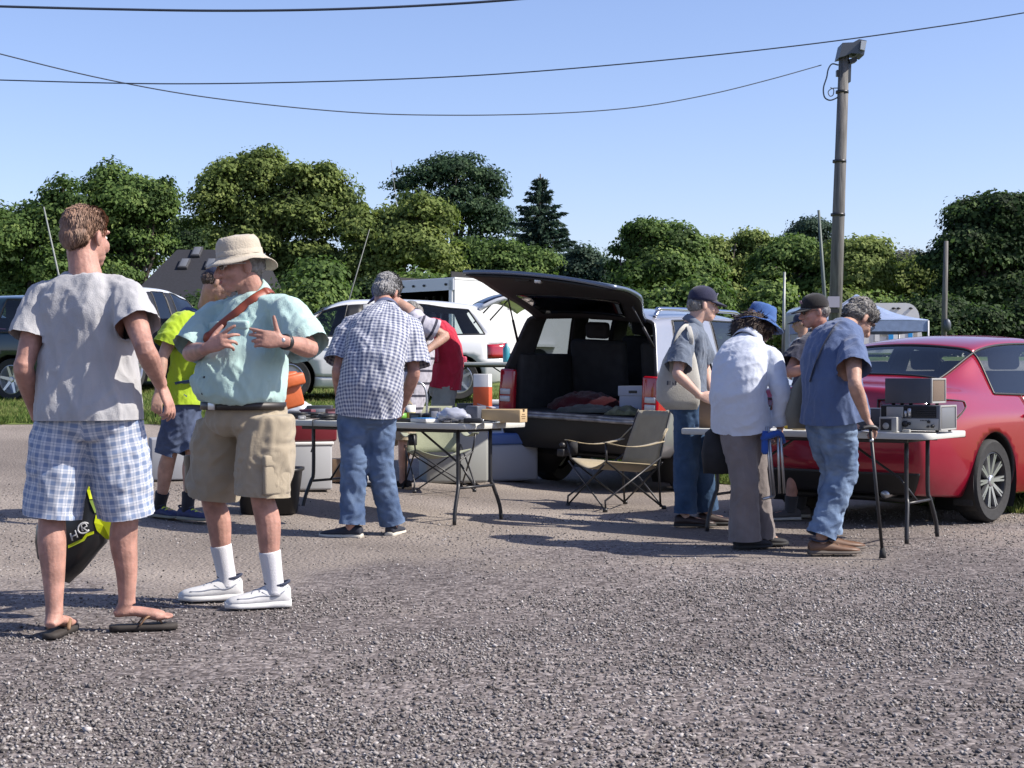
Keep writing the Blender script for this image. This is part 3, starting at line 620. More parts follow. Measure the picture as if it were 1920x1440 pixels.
def person_check():
    g = .03
    J = dict(P=w(690, 758, 10.35), N=w(724, 583, 10.62), H=w(727, 549, 10.76), SL=w(660, 610, 10.55), SR=w(768, 612, 10.50), EL=w(634, 694, 10.42), WL=w(638, 752, 10.62), ER=w(776, 700, 10.42), WR=w(757, 757, 10.66),
             KL=w(664, 885, 10.32), KR=w(714, 882, 10.38), AL=w(659, 986, 10.3), AR=w(736, 984, 10.45), HL=w(664, 778, 10.35), HR=w(712, 776, 10.37))
    p = Person('grey-haired man in a blue checked shirt and jeans bending over the table, back turned', J, 12, head=(28, -30, 4), skin=SKIN_RED, k=1.08, feet=(-72, 12), z0=g, M=w(704, 668, 10.36), hk=1.04,
               hands={'R': dict(d=(-.2, .6, -.7), n=(-.6, .3, -.3)), 'L': dict(d=(.2, .6, -.7), n=(.6, .3, -.3))})
    h = p.head; hair(h, p.root, CROWN, mat('silver hair', (.42, .42, .43), .7, dark=(.14, .14, .145), vscale=70, bump=.6, bscale=160), amp=.005, tufts=5000, tl=.024, seed=8, lift=.09, jit=.14); h.face(p.root, brow=GREY_HAIR)
    PS = plaid('small blue check cotton', (.60, .62, .67), (.115, .135, .23), .0235, .52)
    R = [(-.09, .205, .155, 0), (.0, .205, .155, 0), (.2, .200, .148, 0), (.45, .200, .145, 0), (.66, .208, .142, 0), (.80, .205, .130, 0), (.90, .165, .11, 0), (.98, .095, .085, 0), (1.01, .065, .065, 0)]
    p.shirt(PS, R, fs=.84, sr=(.078, .096, .106), vox=.008, wr=[(.013, rot_sc(-22, 8, 8, 2.0), 4, True), (.012, rot_sc(15, 8, 8, 2.2), 24, True), (.007, rot_sc(-8, 16, 16, 6), 5, True), (.003, (34, 34, 22), 2, True)])
    p.collar(PS, r=.078, h=.045, tilt=.02)
    p.bottoms(denim('faded blue denim', (.065, .105, .20), (.165, .235, .365)), [.101, .098, .088, .081, .076, .074, .081], end=1.97, name='jeans', hw=.185, hd=.135, wr=[(.016, (8, 8, 5.5), 3, True), (.010, (14, 14, 20), 8, True)])
    p.shoes(mat('dark navy canvas', (.02, .024, .04), .8), mat('cream sole', (.6, .56, .48), .7), L=.30, name='shoe')
    Wl = p.J['WL']; d = nrm(p.J['EL']-Wl); part('wrist_watch', tube([Wl+d*.01, Wl+d*.03], .034, 16), BLACK, p.root)
    return p
def person_striped():
    g = .12
    J = dict(P=w(765, 742, 13.6), N=w(768, 586, 13.6), H=w(722, 552, 13.62), SL=w(788, 606, 13.36), SR=w(755, 604, 13.85), EL=w(836, 630, 13.42), WL=w(792, 664, 13.24), ER=w(730, 670, 13.8), WR=w(718, 715, 13.6),
             KL=w(757, 825, 13.5), KR=w(728, 825, 13.75), AL=w(756, 886, 13.5), AR=w(702, 886, 13.75))
    p = Person('man in a grey striped t-shirt leaning with one bare elbow out behind the checked shirt', J, -72, head=(-90, -30, 0), skin=SKIN, k=1.0, feet=(-60, -70), z0=g, M=w(785, 660, 13.6), vox=.009)
    h = p.head; hair(h, p.root, CROWN, DARK_HAIR); h.face(p.root); cap(h, p.root, cloth('royal blue cap cloth', (.02, .03, .16)))
    m = plaid('grey striped jersey', (.36, .35, .40), (.36, .35, .40), .9, .01); nt = m.node_tree
    # horizontal dark bands from the length coordinate
    at = nt.nodes.new('ShaderNodeAttribute'); at.attribute_name = 'cl'; sp = nt.nodes.new('ShaderNodeSeparateXYZ'); nt.links.new(at.outputs['Vector'], sp.inputs[0])
    mu = nt.nodes.new('ShaderNodeMath'); mu.operation = 'MULTIPLY'; mu.inputs[1].default_value = 1/.11; nt.links.new(sp.outputs[1], mu.inputs[0]); f_ = nt.nodes.new('ShaderNodeMath'); f_.operation = 'FRACT'; nt.links.new(mu.outputs[0], f_.inputs[0])
    lt = nt.nodes.new('ShaderNodeMath'); lt.operation = 'LESS_THAN'; lt.inputs[1].default_value = .2; nt.links.new(f_.outputs[0], lt.inputs[0]); mx = nt.nodes.new('ShaderNodeMix'); mx.data_type = 'RGBA'; mx.inputs[6].default_value = (.36, .35, .40, 1); mx.inputs[7].default_value = (.03, .03, .05, 1)
    nt.links.new(lt.outputs[0], mx.inputs[0]); nt.links.new(mx.outputs[2], nt.nodes['Principled BSDF'].inputs['Base Color'])
    p.shirt(m, TEE_R, fs=.6, sr=(.08, .095, .10), name='t_shirt', vox=.01)
    p.bottoms(cloth('tan shorts cotton', (.34, .28, .20)), [.105, .108, .102], end=1.0, name='shorts', vox=.012); p.shoes(BLACK_CLOTH, mat('tan sole', (.45, .33, .2), .7), name='shoe'); return p
def person_polo():
    g = .13
    J = dict(P=w(832, 722, 15.2), N=w(800, 612, 15.1), H=w(772, 590, 15.1), SL=w(806, 630, 14.88), SR=w(796, 626, 15.32), EL=w(800, 690, 14.85), WL=w(788, 735, 14.9), ER=w(782, 690, 15.3), WR=w(770, 730, 15.1),
             KL=w(826, 795, 15.08), KR=w(838, 795, 15.3), AL=w(815, 873, 15.1), AR=w(842, 873, 15.3))
    p = Person('man in a bright red polo shirt and grey trousers stooping beside the white car', J, -100, head=(-95, -40, 0), skin=SKIN, k=1.04, feet=(-90, -90), z0=g, M=w(836, 655, 15.15), vox=.009)
    h = p.head; hair(h, p.root, CROWN, GREY_HAIR); h.face(p.root)
    RD = cloth('red pique', (.52, .022, .055)); p.shirt(RD, [(-.04, .20, .165, 0), (0, .20, .165, 0)]+[(a, b*1.06, c*1.15, d) for a, b, c, d in TEE_R[2:]], fs=.8, sr=(.076, .09, .096), vox=.01, name='polo_shirt'); p.collar(RD, h=.035)
    p.bottoms(cloth('grey green cotton', (.36, .37, .32)), [.108, .108, .10, .09, .09, .09], end=1.96, hw=.165, hd=.13, top=-.02, vox=.012); p.shoes(BLACK, RUBBER); return p
def person_cap_tote():
    J = dict(P=w(1288, 748, 11.45), N=w(1299, 608, 11.45), H=w(1318, 571, 11.45), SR=w(1284, 630, 11.20), SL=w(1307, 626, 11.64), ER=w(1270, 702, 11.02), WR=w(1312, 742, 11.03), EL=w(1322, 690, 11.72), WL=w(1334, 735, 11.5),
             KR=w(1287, 862, 11.4), KL=w(1312, 858, 11.52), AR=w(1284, 964, 11.4), AL=w(1326, 958, 11.56))
    p = Person('slim man in a navy cap, slate grey shirt and jeans standing at the silver car', J, 84, head=(78, -6, 0), skin=SKIN_PALE, k=.96, feet=(86, 92), hk=1.02, M=w(1290, 680, 11.47),
               hands={'R': dict(d=(.95, .05, -.25), n=(.1, .9, -.2), t=(0, 0, 1), curl=(30, 40, 46, 50))})
    h = p.head; hair(h, p.root, NAPE, GREY_HAIR, tufts=500, tl=.012); h.face(p.root, brow=GREY_HAIR); cap(h, p.root, cloth('dark navy cap', (.022, .024, .06)), logo=mat('grey badge', (.3, .3, .35), .7))
    SL = cloth('slate grey cotton', (.135, .165, .22)); R = [(-.12, .165, .14, 0), (0, .165, .14, 0), (.3, .162, .135, 0), (.55, .17, .132, 0), (.74, .178, .128, 0), (.86, .168, .112, 0), (.94, .13, .095, 0), (1.0, .08, .075, 0), (1.02, .055, .055, 0)]
    p.shirt(SL, R, fs=.82, sr=(.074, .09, .098), vox=.008); p.collar(SL, r=.073, h=.04, flaps=.03)
    p.bottoms(denim('dark loose denim', (.035, .075, .15), (.075, .13, .23)), [.108, .110, .102, .098, .094, .088, .088], end=1.98, name='jeans', hw=.17, hd=.135, wr=[(.012, (8, 8, 5), 3, True), (.007, (16, 16, 22), 8, True)])
    p.shoes(mat('dark brown leather', (.035, .02, .018), .5, var=.2), RUBBER, L=.30, wd=1.1); return p
def person_white_jacket():
    J = dict(P=w(1390, 782, 10.0), N=w(1402, 642, 10.1), H=w(1424, 606, 10.2), SL=w(1364, 668, 10.12), SR=w(1447, 668, 9.96), ER=w(1465, 738, 9.88), WR=w(1463, 803, 9.98), EL=w(1347, 738, 10.1), WL=w(1352, 800, 10.24),
             KL=w(1396, 900, 9.93), KR=w(1414, 900, 10.06), AL=w(1396, 1004, 9.95), AR=w(1424, 1000, 10.1), HL=w(1382, 805, 9.98), HR=w(1408, 803, 10.05))
    p = Person('woman in a white jacket and blue bucket hat with dark curly hair, back turned', J, 38, head=(62, -18, 0), skin=SKIN, k=.94, feet=(72, 78), M=w(1385, 715, 9.95), hk=.98,
               hands={'R': dict(d=(-.1, .25, -.95), n=(-.7, .5, 0), t=(.5, .8, 0), curl=(60, 62, 62, 60), k=.95)})
    h = p.head; hair(h, p.root, [((0, -.06, -.02), (.112, .08, .085)), ((-.065, -.06, -.07), (.08, .08, .068)), ((.05, -.05, -.06), (.07, .075, .065)), ((-.02, -.10, -.06), (.10, .07, .075)), ((.085, .01, -.035), (.025, .05, .06)), ((-.085, .01, -.035), (.025, .05, .06)), ((-.02, -.11, -.1), (.07, .05, .05))], DARK_HAIR, amp=.016, sc=34, tufts=2600, tl=.05, comb=(.3, -.6, -.6), seed=12, vox=.007); h.face(p.root)
    bucket_hat(h, p.root, cloth('blue cotton hat', (.045, .12, .34)), brim=.066, drop=.036, wave=.012, seed=2.2, top=.10, dz=-.006, dx=.012)
    WH = cloth('white fleece', (.66, .71, .82), var=.03); R = [(-.13, .212, .185, 0), (-.05, .208, .18, 0), (.1, .198, .165, 0), (.35, .190, .152, 0), (.58, .196, .146, 0), (.74, .196, .134, -.01), (.86, .174, .116, -.01), (.94, .15, .105, 0), (1.01, .085, .08, 0), (1.03, .06, .06, 0)]
    p.shirt(WH, R, longs=.86, sr=(.074, .074, .066), name='jacket', vox=.008, wr=[(.009, rot_sc(30, 6, 6, 2.5), 7, True), (.008, rot_sc(-75, 10, 10, 3.0), 5, True), (.003, (26, 26, 22), 2, True)]); p.collar(WH, r=.088, h=.055, drop=.05, tilt=.03, flaps=.04, name='hood')
    p.bottoms(cloth('taupe corduroy', (.215, .185, .18), bscale=160), [.118, .115, .102, .098, .098, .102, .112], end=2.0, hw=.170, hd=.14, top=.0, drop=.03, wr=[(.010, (9, 9, 4), 3, True), (.006, (16, 16, 14), 8, True)]); p.shoes(mat('dark suede', (.02, .02, .025), .8), RUBBER, L=.26); return p
def person_black_cap():
    J = dict(P=w(1512, 748, 12.0), N=w(1538, 620, 12.0), H=w(1527, 584, 11.92), SL=w(1512, 645, 11.76), SR=w(1540, 645, 12.2), EL=w(1480, 698, 11.64), WL=w(1532, 688, 11.5), ER=w(1496, 695, 12.1), WR=w(1536, 700, 11.8),
             KL=w(1490, 860, 11.9), KR=w(1508, 858, 12.12), AL=w(1482, 955, 11.92), AR=w(1500, 950, 12.16))
    p = Person('man in a black cap, sunglasses, navy t-shirt and black shorts behind the right table', J, -78, head=(-96, -8, 0), skin=SKIN_RED, k=1.03, feet=(-94, -90), M=w(1528, 690, 12.05), hk=1.03,
               hands={'L': dict(d=(.9, -.2, .1), n=(.2, .8, 0), t=(0, 0, 1))})
    h = p.head; hair(h, p.root, NAPE, GREY_HAIR, tufts=300, tl=.01); h.face(p.root, eyes=False)
    cap(h, p.root, cloth('black cap cloth', (.014, .013, .015)), logo=mat('pink grey badge', (.32, .20, .24), .7)); glasses(h, p.root, BLACK, mat('dark lens', (.01, .01, .012), .12), 'sunglasses')
    p.shirt(cloth('dark navy jersey', (.025, .028, .055)), TEE_R, fs=.75, sr=(.08, .094, .10), name='t_shirt'); p.bottoms(cloth('black shorts cotton', (.018, .016, .018)), [.115, .118, .112, .11], end=1.0, name='shorts'); p.socks(cloth('charcoal sock', (.05, .05, .055)), h=.10)
    p.shoes(mat('grey suede', (.075, .07, .075), .85), mat('pale grey sole', (.4, .4, .38), .7), L=.30, wd=1.12); return p
def person_cane():
    J = dict(P=w(1560, 772, 9.65), N=w(1580, 618, 9.84), H=w(1612, 598, 9.96), SR=w(1598, 648, 9.54), SL=w(1548, 640, 10.0), ER=w(1603, 722, 9.32), WR=w(1624, 784, 9.40), EL=w(1546, 722, 10.1), WL=w(1580, 775, 10.2),
             KR=w(1578, 888, 9.68), KL=w(1566, 888, 9.86), AR=w(1540, 1008, 9.62), AL=w(1552, 1000, 9.88), HR=w(1570, 800, 9.60), HL=w(1548, 798, 9.74))
    p = Person('grey-haired man in a blue t-shirt and jeans leaning on a black cane', J, 58, head=(66, -44, 0), skin=SKIN, k=1.05, feet=(84, 86), M=w(1556, 690, 9.66), hk=1.04,
               hands={'R': dict(d=(.55, .15, -.75), n=(-.6, .1, -.5), t=(-.2, -.8, .3), curl=(62, 66, 66, 64), k=1.05)})
    h = p.head; hair(h, p.root, CROWN+[((0, .03, .07), (.07, .06, .05))], GREY_HAIR, amp=.010, sc=45, tufts=3600, tl=.024, seed=21, comb=(.2, -.5, -.4), lift=.25); h.face(p.root, brow=GREY_HAIR); glasses(h, p.root, BLACK, GLASS_C, 'glasses')
    BL = cloth('faded blue jersey', (.095, .14, .27), var=.07); R = [(-.10, .205, .182, .02), (-.02, .203, .182, .025), (.12, .188, .165, .03), (.35, .184, .15, .02), (.58, .192, .14, 0), (.74, .192, .13, -.01), (.86, .172, .118, -.01), (.94, .14, .10, 0), (1.0, .085, .08, 0), (1.02, .06, .06, 0)]
    p.shirt(BL, R, fs=.58, sr=(.074, .088, .096), vox=.008, name='t_shirt', wr=[(.012, rot_sc(-20, 7, 7, 2.0), 9, True), (.011, rot_sc(25, 8, 8, 2.2), 19, True), (.006, rot_sc(-5, 16, 16, 6), 5, True), (.003, (34, 34, 22), 2, True)])
    p.bottoms(denim('light blue denim', (.09, .14, .25), (.25, .34, .48)), [.112, .110, .097, .090, .085, .081, .088], end=1.98, name='jeans', hw=.155, hd=.125, top=-.04, wr=[(.014, (7, 7, 4.5), 3, True), (.014, (10, 10, 17), 8, True), (.005, (28, 28, 36), 1, True)])
    p.shoes(mat('brown leather', (.15, .075, .04), .55, var=.25, vscale=20), mat('grey brown sole', (.12, .10, .085), .8), L=.32, wd=1.15, laces=mat('brown laces', (.10, .06, .04), .8)); return p
def person_far():
    g = gz(3.75, 20)
    J = dict(P=w(1504, 736, 20), N=w(1505, 634, 20), H=w(1502, 606, 20), SL=w(1490, 648, 20.1), SR=w(1518, 648, 19.9), EL=w(1484, 690, 20.1), WL=w(1484, 725, 19.9), ER=w(1524, 690, 19.8), WR=w(1526, 725, 19.7), KL=w(1498, 0, 20), KR=w(1511, 0, 20), AL=w(1498, 0, 20), AR=w(1511, 0, 20))
    for a in 'LR': J['K'+a][2] = g+.48; J['A'+a][2] = g+.10
    p = Person('distant person in a navy cap and white shirt beyond the silver car bonnet', J, -60, head=(-70, -5, 0), skin=SKIN, feet=(-60, -60), z0=g, vox=.012)
    h = p.head; hair(h, p.root, NAPE, DARK_HAIR, vox=.01); h.face(p.root); cap(h, p.root, cloth('faded navy cap', (.03, .04, .09)))
    p.shirt(cloth('white cotton', (.7, .7, .7)), TEE_R, vox=.014, name='t_shirt'); p.bottoms(denim('far denim', (.05, .08, .16), (.09, .13, .24)), [.105, .10, .09, .085, .085], end=1.97, vox=.014, name='jeans'); p.shoes(BLACK, RUBBER); return p
PEOPLE = {}
for k_, fn in dict(tee=person_gray_tee, mint=person_mint, neon=person_neon, check=person_check, striped=person_striped, polo=person_polo, tote=person_cap_tote, jacket=person_white_jacket, bcap=person_black_cap, cane=person_cane, far=person_far).items():
    PEOPLE[k_] = fn()
# ---------- ground
def grass_edge(X):
    return np.interp(X, [-60, -8, -1, .6, 1.9, 3.0, 3.75, 4.6, 12, 60], [19, 19.3, 19.6, 18.6, 16.4, 14.4, 12.9, 12.2, 11.5, 11.0])
def ground_mat():
    GK = .74
    m = bpy.data.materials.new('crushed stone gravel'); m.use_nodes = True; nt = m.node_tree; N = nt.nodes; L = nt.links; b = N['Principled BSDF']; b.inputs['Roughness'].default_value = .95; b.inputs['Specular IOR Level'].default_value = .15
    tc = N.new('ShaderNodeTexCoord')
    def vor(sc):
        v = N.new('ShaderNodeTexVoronoi'); v.inputs['Scale'].default_value = sc; v.inputs['Randomness'].default_value = 1; L.new(tc.outputs['Object'], v.inputs['Vector']); return v
    def noi(sc, d=4):
        v = N.new('ShaderNodeTexNoise'); v.inputs['Scale'].default_value = sc; v.inputs['Detail'].default_value = d; L.new(tc.outputs['Object'], v.inputs['Vector']); return v
    def ramp(sock, els, GK=.74):
        r = N.new('ShaderNodeValToRGB'); cr = r.color_ramp
        while len(cr.elements) < len(els): cr.elements.new(.5)
        for e, (p, c) in zip(cr.elements, els): e.position = p; e.color = (*[q*GK for q in c], 1)
        L.new(sock, r.inputs[0]); return r.outputs[0]
    def mix(f, a, c2, bl='MIX'):
        x = N.new('ShaderNodeMix'); x.data_type = 'RGBA'; x.blend_type = bl
        if isinstance(f, float): x.inputs[0].default_value = f
        else: L.new(f, x.inputs[0])
        L.new(a, x.inputs[6]); L.new(c2, x.inputs[7]); return x.outputs[2]
    v1 = vor(45); sx = N.new('ShaderNodeSeparateColor'); L.new(v1.outputs['Color'], sx.inputs[0])
    stone = ramp(sx.outputs[0], [(0, (.085, .074, .074)), (.35, (.165, .146, .144)), (.7, (.25, .224, .22)), (1, (.36, .33, .325))])
    v2 = vor(110); sy = N.new('ShaderNodeSeparateColor'); L.new(v2.outputs['Color'], sy.inputs[0]); fine = ramp(sy.outputs[1], [(0, (.16, .14, .127)), (.5, (.28, .248, .228)), (1, (.43, .392, .368))])
    dirt = ramp(noi(1.3, 6).outputs['Fac'], [(.3, (.225, .196, .172)), (.7, (.345, .307, .275))])
    dirt = mix(.5, dirt, fine); sp = N.new('ShaderNodeSeparateXYZ'); L.new(tc.outputs['Object'], sp.inputs[0]); ma = N.new('ShaderNodeMath'); ma.operation = 'MULTIPLY_ADD'; ma.inputs[1].default_value = -.30; ma.inputs[2].default_value = 2.35; L.new(sp.outputs[1], ma.inputs[0])
    mb = N.new('ShaderNodeMath'); mb.operation = 'MULTIPLY_ADD'; mb.inputs[1].default_value = .16; L.new(sp.outputs[0], mb.inputs[0]); L.new(ma.outputs[0], mb.inputs[2])
    mc = N.new('ShaderNodeMath'); mc.operation = 'MULTIPLY_ADD'; mc.inputs[1].default_value = 2.4; L.new(noi(.8, 5).outputs['Fac'], mc.inputs[0]); L.new(mb.outputs[0], mc.inputs[2])
    patch = ramp(mc.outputs[0], [(.55, (0, 0, 0)), (1.2, (1, 1, 1))], 1)
    col = mix(patch, dirt, stone); L.new(col, b.inputs['Base Color'])
    big = ramp(noi(.32, 4).outputs['Fac'], [(.35, (.74, .72, .71)), (.65, (1.24, 1.21, 1.17))], 1); col2 = mix(1., col, big, 'MULTIPLY'); L.new(col2, b.inputs['Base Color'])
    bp = N.new('ShaderNodeBump'); bp.inputs['Strength'].default_value = .7; bp.inputs['Distance'].default_value = .012; ad = N.new('ShaderNodeMath'); ad.operation = 'ADD'; L.new(v1.outputs['Distance'], ad.inputs[0]); n3 = noi(60, 4); L.new(n3.outputs['Fac'], ad.inputs[1]); L.new(ad.outputs[0], bp.inputs['Height']); bp.invert = True
    L.new(bp.outputs[0], b.inputs['Normal']); return m
def sheet(xs, ys, f):
    X, Y = np.meshgrid(xs, ys); Z = f(X, Y); P = np.stack([X, Y, Z], 2); n = len(xs); m = len(ys)
    I = np.arange(m*n).reshape(m, n); Fq = np.stack([I[:-1, :-1], I[:-1, 1:], I[1:, 1:], I[1:, :-1]], 2).reshape(-1, 4); return P.reshape(-1, 3), Fq
def gzn(X, Y):
    q = np.stack([X.ravel()*.35, Y.ravel()*.35, np.zeros(X.size)], 1); q2 = q*4.3
    near = np.clip((26-Y)/10, 0, 1); k = (.010*perlin(q)+.006*perlin(q2)).reshape(X.shape)
    return ground_z(X, Y)+k*near-.004
xs = np.concatenate([np.linspace(-400, -60, 8), np.linspace(-50, -14, 37), np.linspace(-12, 12, 121), np.linspace(14, 50, 37), np.linspace(60, 400, 8)]); ys = np.concatenate([np.linspace(-30, 2, 6), np.linspace(2.5, 50, 240), np.linspace(52, 900, 24)])
GND = mesh_obj('ground', *sheet(xs, ys, gzn), ground_mat(), kind='structure')
# grass field sheet beyond the gravel
m = bpy.data.materials.new('field grass'); m.use_nodes = True; nt = m.node_tree; b = nt.nodes['Principled BSDF']; b.inputs['Roughness'].default_value = .9; b.inputs['Specular IOR Level'].default_value = .1
n1 = nt.nodes.new('ShaderNodeTexNoise'); n1.inputs['Scale'].default_value = 2.2; n1.inputs['Detail'].default_value = 8; tc = nt.nodes.new('ShaderNodeTexCoord'); nt.links.new(tc.outputs['Object'], n1.inputs['Vector']); r = nt.nodes.new('ShaderNodeValToRGB'); r.color_ramp.elements[0].position = .3; r.color_ramp.elements[1].position = .7
r.color_ramp.elements[0].color = (.05, .085, .02, 1); r.color_ramp.elements[1].color = (.14, .17, .05, 1); nt.links.new(n1.outputs['Fac'], r.inputs[0]); nt.links.new(r.outputs[0], b.inputs['Base Color'])
GRASS_SHEET = m
gx = np.concatenate([np.linspace(-300, -60, 6), np.linspace(-50, -14, 37), np.linspace(-12, 12, 97), np.linspace(14, 50, 37), np.linspace(60, 300, 6)]); tt = np.concatenate([np.linspace(0, .1, 30), np.linspace(.12, 1, 20)])
GX, TT = np.meshgrid(gx, tt); ed = grass_edge(GX)+.18*perlin(np.stack([GX.ravel()*1.7, np.zeros(GX.size), np.zeros(GX.size)], 1)).reshape(GX.shape); GY = ed+TT*(800-ed)*np.where(TT < .1, .2, 1)
GY = ed+np.where(TT <= .1, TT*120, 12+(TT-.1)/.9*780); GZ = gzn(GX, GY)+.004+.03*sstep(0, .02, TT)+.12*sstep(.05, .1, TT)
I = np.arange(GX.size).reshape(GX.shape); mesh_obj('grass_field', np.stack([GX, GY, GZ], 2).reshape(-1, 3), np.stack([I[:-1, :-1], I[:-1, 1:], I[1:, 1:], I[1:, :-1]], 2).reshape(-1, 4), GRASS_SHEET, kind='structure')
# loose stones
def attr_mat(name, ramp_els, rough=.9, attr='tint', trans=0, spec=.2):
    m = bpy.data.materials.new(name); m.use_nodes = True; nt = m.node_tree; N = nt.nodes; L = nt.links; b = N['Principled BSDF']; b.inputs['Roughness'].default_value = rough; b.inputs['Specular IOR Level'].default_value = spec
    a = N.new('ShaderNodeAttribute'); a.attribute_name = attr; r = N.new('ShaderNodeValToRGB'); cr = r.color_ramp
    while len(cr.elements) < len(ramp_els): cr.elements.new(.5)
    for e, (p, c) in zip(cr.elements, ramp_els): e.position = p; e.color = (*c, 1)
    L.new(a.outputs['Fac'], r.inputs[0]); L.new(r.outputs[0], b.inputs['Base Color'])
    if trans:
        t = N.new('ShaderNodeBsdfTranslucent'); mx = N.new('ShaderNodeMixShader'); mx.inputs[0].default_value = trans; hs = N.new('ShaderNodeHueSaturation'); hs.inputs['Value'].default_value = 1.25; hs.inputs['Saturation'].default_value = 1.1; L.new(r.outputs[0], hs.inputs['Color']); L.new(hs.outputs[0], t.inputs[0])
        L.new(b.outputs[0], mx.inputs[1]); L.new(t.outputs[0], mx.inputs[2]); L.new(mx.outputs[0], N['Material Output'].inputs[0])
    return m
def stones():
    g = np.random.default_rng(5); XY = []; S = []
    def scatter(y0, y1, dens, smin, smax, keep):
        wx = .72*(y0+y1)/2+1.8; n = int((y1-y0)*wx*dens); Y = y0+(y1-y0)*g.random(n); X = (g.random(n)-.5)*(.72*Y+1.8); q = np.stack([X*.55, Y*.55, np.zeros(n)], 1); v = perlin(q*A(.7, 1.5, 1))+.5*perlin(q*3+7)
        k = g.random(n) < np.clip(keep(X, Y)+.95*v, 0.05, 1); XY.append(np.stack([X, Y], 1)[k]); S.append((smin+(smax-smin)*g.random(k.sum())**2.2))
    lo = lambda X, Y: .74-.66*sstep(6.2+1.6*sstep(-1, 2, X), 7.4+2.4*sstep(-1, 2, X), Y)
    scatter(3.9, 6.0, 4000, .007, .0168, lo); scatter(6.0, 8.5, 2600, .007, .016, lo); scatter(8.5, 13, 600, .007, .015, lambda X, Y: .35+.2*sstep(0, 3, X)); scatter(3.9, 9, 14, .015, .026, lambda X, Y: .6)
    XY = np.concatenate(XY); S = np.concatenate(S); n = len(XY)
    base = np.array([(1, 0, 0), (-1, 0, 0), (0, 1, 0), (0, -1, 0), (0, 0, 1), (0, 0, -1), (.62, .62, .55), (-.62, .6, -.5)], float); FT = np.array([(4, 0, 6), (4, 6, 2), (0, 2, 6), (4, 2, 1), (4, 1, 3), (4, 3, 0), (5, 2, 0), (1, 2, 7), (2, 5, 7), (5, 1, 7), (5, 3, 1), (5, 0, 3)])
    V = base[None]*(1+.38*(g.random((n, 8, 3))-.5)); a = g.random(n)*6.283; c, s = np.cos(a), np.sin(a); sc = np.stack([S*(.8+.6*g.random(n)), S*(.6+.4*g.random(n)), S*(.45+.35*g.random(n))], 1)*.62; V = V*sc[:, None]
    tl = (g.random((n, 2))-.5)*.9; V[:, :, 2] += V[:, :, 0]*tl[:, :1]+V[:, :, 1]*tl[:, 1:]
    x = V[:, :, 0]*c[:, None]-V[:, :, 1]*s[:, None]; y = V[:, :, 0]*s[:, None]+V[:, :, 1]*c[:, None]; z0 = gzn(XY[:, 0], XY[:, 1])
    P = np.stack([x+XY[:, :1], y+XY[:, 1:], V[:, :, 2]+(z0+S*.12+S*.25*g.random(n))[:, None]], 2).reshape(-1, 3); Fc = (FT[None]+(np.arange(n)*8)[:, None, None]).reshape(-1, 3)
    lf = perlin(np.stack([XY[:, 0]*.8, XY[:, 1]*1.3, XY[:, 0]*0+3], 1))+.5*perlin(np.stack([XY[:, 0]*2.6, XY[:, 1]*3.4, XY[:, 0]*0+9], 1)); tint = np.repeat(np.clip(.5+.27*g.normal(size=n)+.22*lf, 0, 1), 8); m = attr_mat('stone', [(0, (.058, .052, .050)), (.3, (.132, .120, .115)), (.55, (.196, .180, .172)), (.8, (.268, .249, .239)), (1, (.39, .366, .354))])
    o = mesh_obj('gravel', P, Fc, m, smooth=False, kind='stuff', attrs={'tint': ('POINT', 'FLOAT', tint)}); return n
print('stones', stones())
def blades(name, X, Y, h, g, wd=.006):
    n = len(X); z = gzn(X, Y)+.006; a = g.random(n)*6.283; ln = h*(.5+.8*g.random(n)); lean = (g.random((n, 2))-.5)*1.1; c, s = np.cos(a)*wd, np.sin(a)*wd; b = np.stack([X, Y, z], 1)
    P = np.stack([b+np.stack([c, s, 0*c], 1), b-np.stack([c, s, 0*c], 1), b+np.stack([lean[:, 0]*ln*.45-c*.6, lean[:, 1]*ln*.45-s*.6, ln*.6], 1), b+np.stack([lean[:, 0]*ln, lean[:, 1]*ln, ln], 1)], 1).reshape(-1, 3)
    Fc = (np.array([[0, 1, 2], [0, 2, 3]])[None]+(np.arange(n)*4)[:, None, None]).reshape(-1, 3)
    q = np.stack([X, Y, X*0], 1); t = np.repeat(np.clip(.5+.5*perlin(q*1.2)+.2*g.normal(size=n), 0, 1), 4)
    return mesh_obj(name, P, Fc, attr_mat('grass blade', [(0, (.045, .08, .018)), (.5, (.10, .15, .035)), (1, (.23, .22, .09))], trans=.25), smooth=False, kind='stuff', attrs={'tint': ('POINT', 'FLOAT', t)})
g = np.random.default_rng(8); n = 34000; X = .2+6.2*g.random(n); Y = grass_edge(X)-.15+3.2*g.random(n)**1.5; k = perlin(np.stack([X*2, Y*2, X*0], 1))+1.6*(Y-grass_edge(X)) > -.05; X1, Y1 = X[k], Y[k]
n = 80000; X = -9+10*g.random(n); Y = grass_edge(X)-.3+9*g.random(n)**1.5; k = perlin(np.stack([X*2, Y*2, X*0], 1))+1.6*(Y-grass_edge(X)) > -.05
blades('grass', np.concatenate([X1, X[k]]), np.concatenate([Y1, Y[k]]), np.concatenate([np.full(len(X1), .06), np.full(k.sum(), .075)]), g, .007)
BARK = mat('bark', (.075, .06, .05), .95, var=.35, vscale=6, bump=.5, bscale=12, stretch=(1, 1, .3))
GREENS = {'mid': [(0, (.028, .056, .014)), (.5, (.092, .155, .040)), (1, (.19, .26, .075))], 'yellow': [(0, (.045, .072, .016)), (.5, (.14, .19, .05)), (1, (.25, .295, .095))],
          'dark': [(0, (.014, .032, .017)), (.5, (.040, .080, .038)), (1, (.09, .14, .065))], 'blue': [(0, (.018, .036, .026)), (.5, (.045, .08, .055)), (1, (.09, .13, .085))], 'pale': [(0, (.05, .06, .045)), (.5, (.11, .12, .09)), (1, (.18, .185, .14))], 'deep': [(0, (.012, .025, .010)), (.5, (.036, .068, .022)), (1, (.10, .155, .05))]}
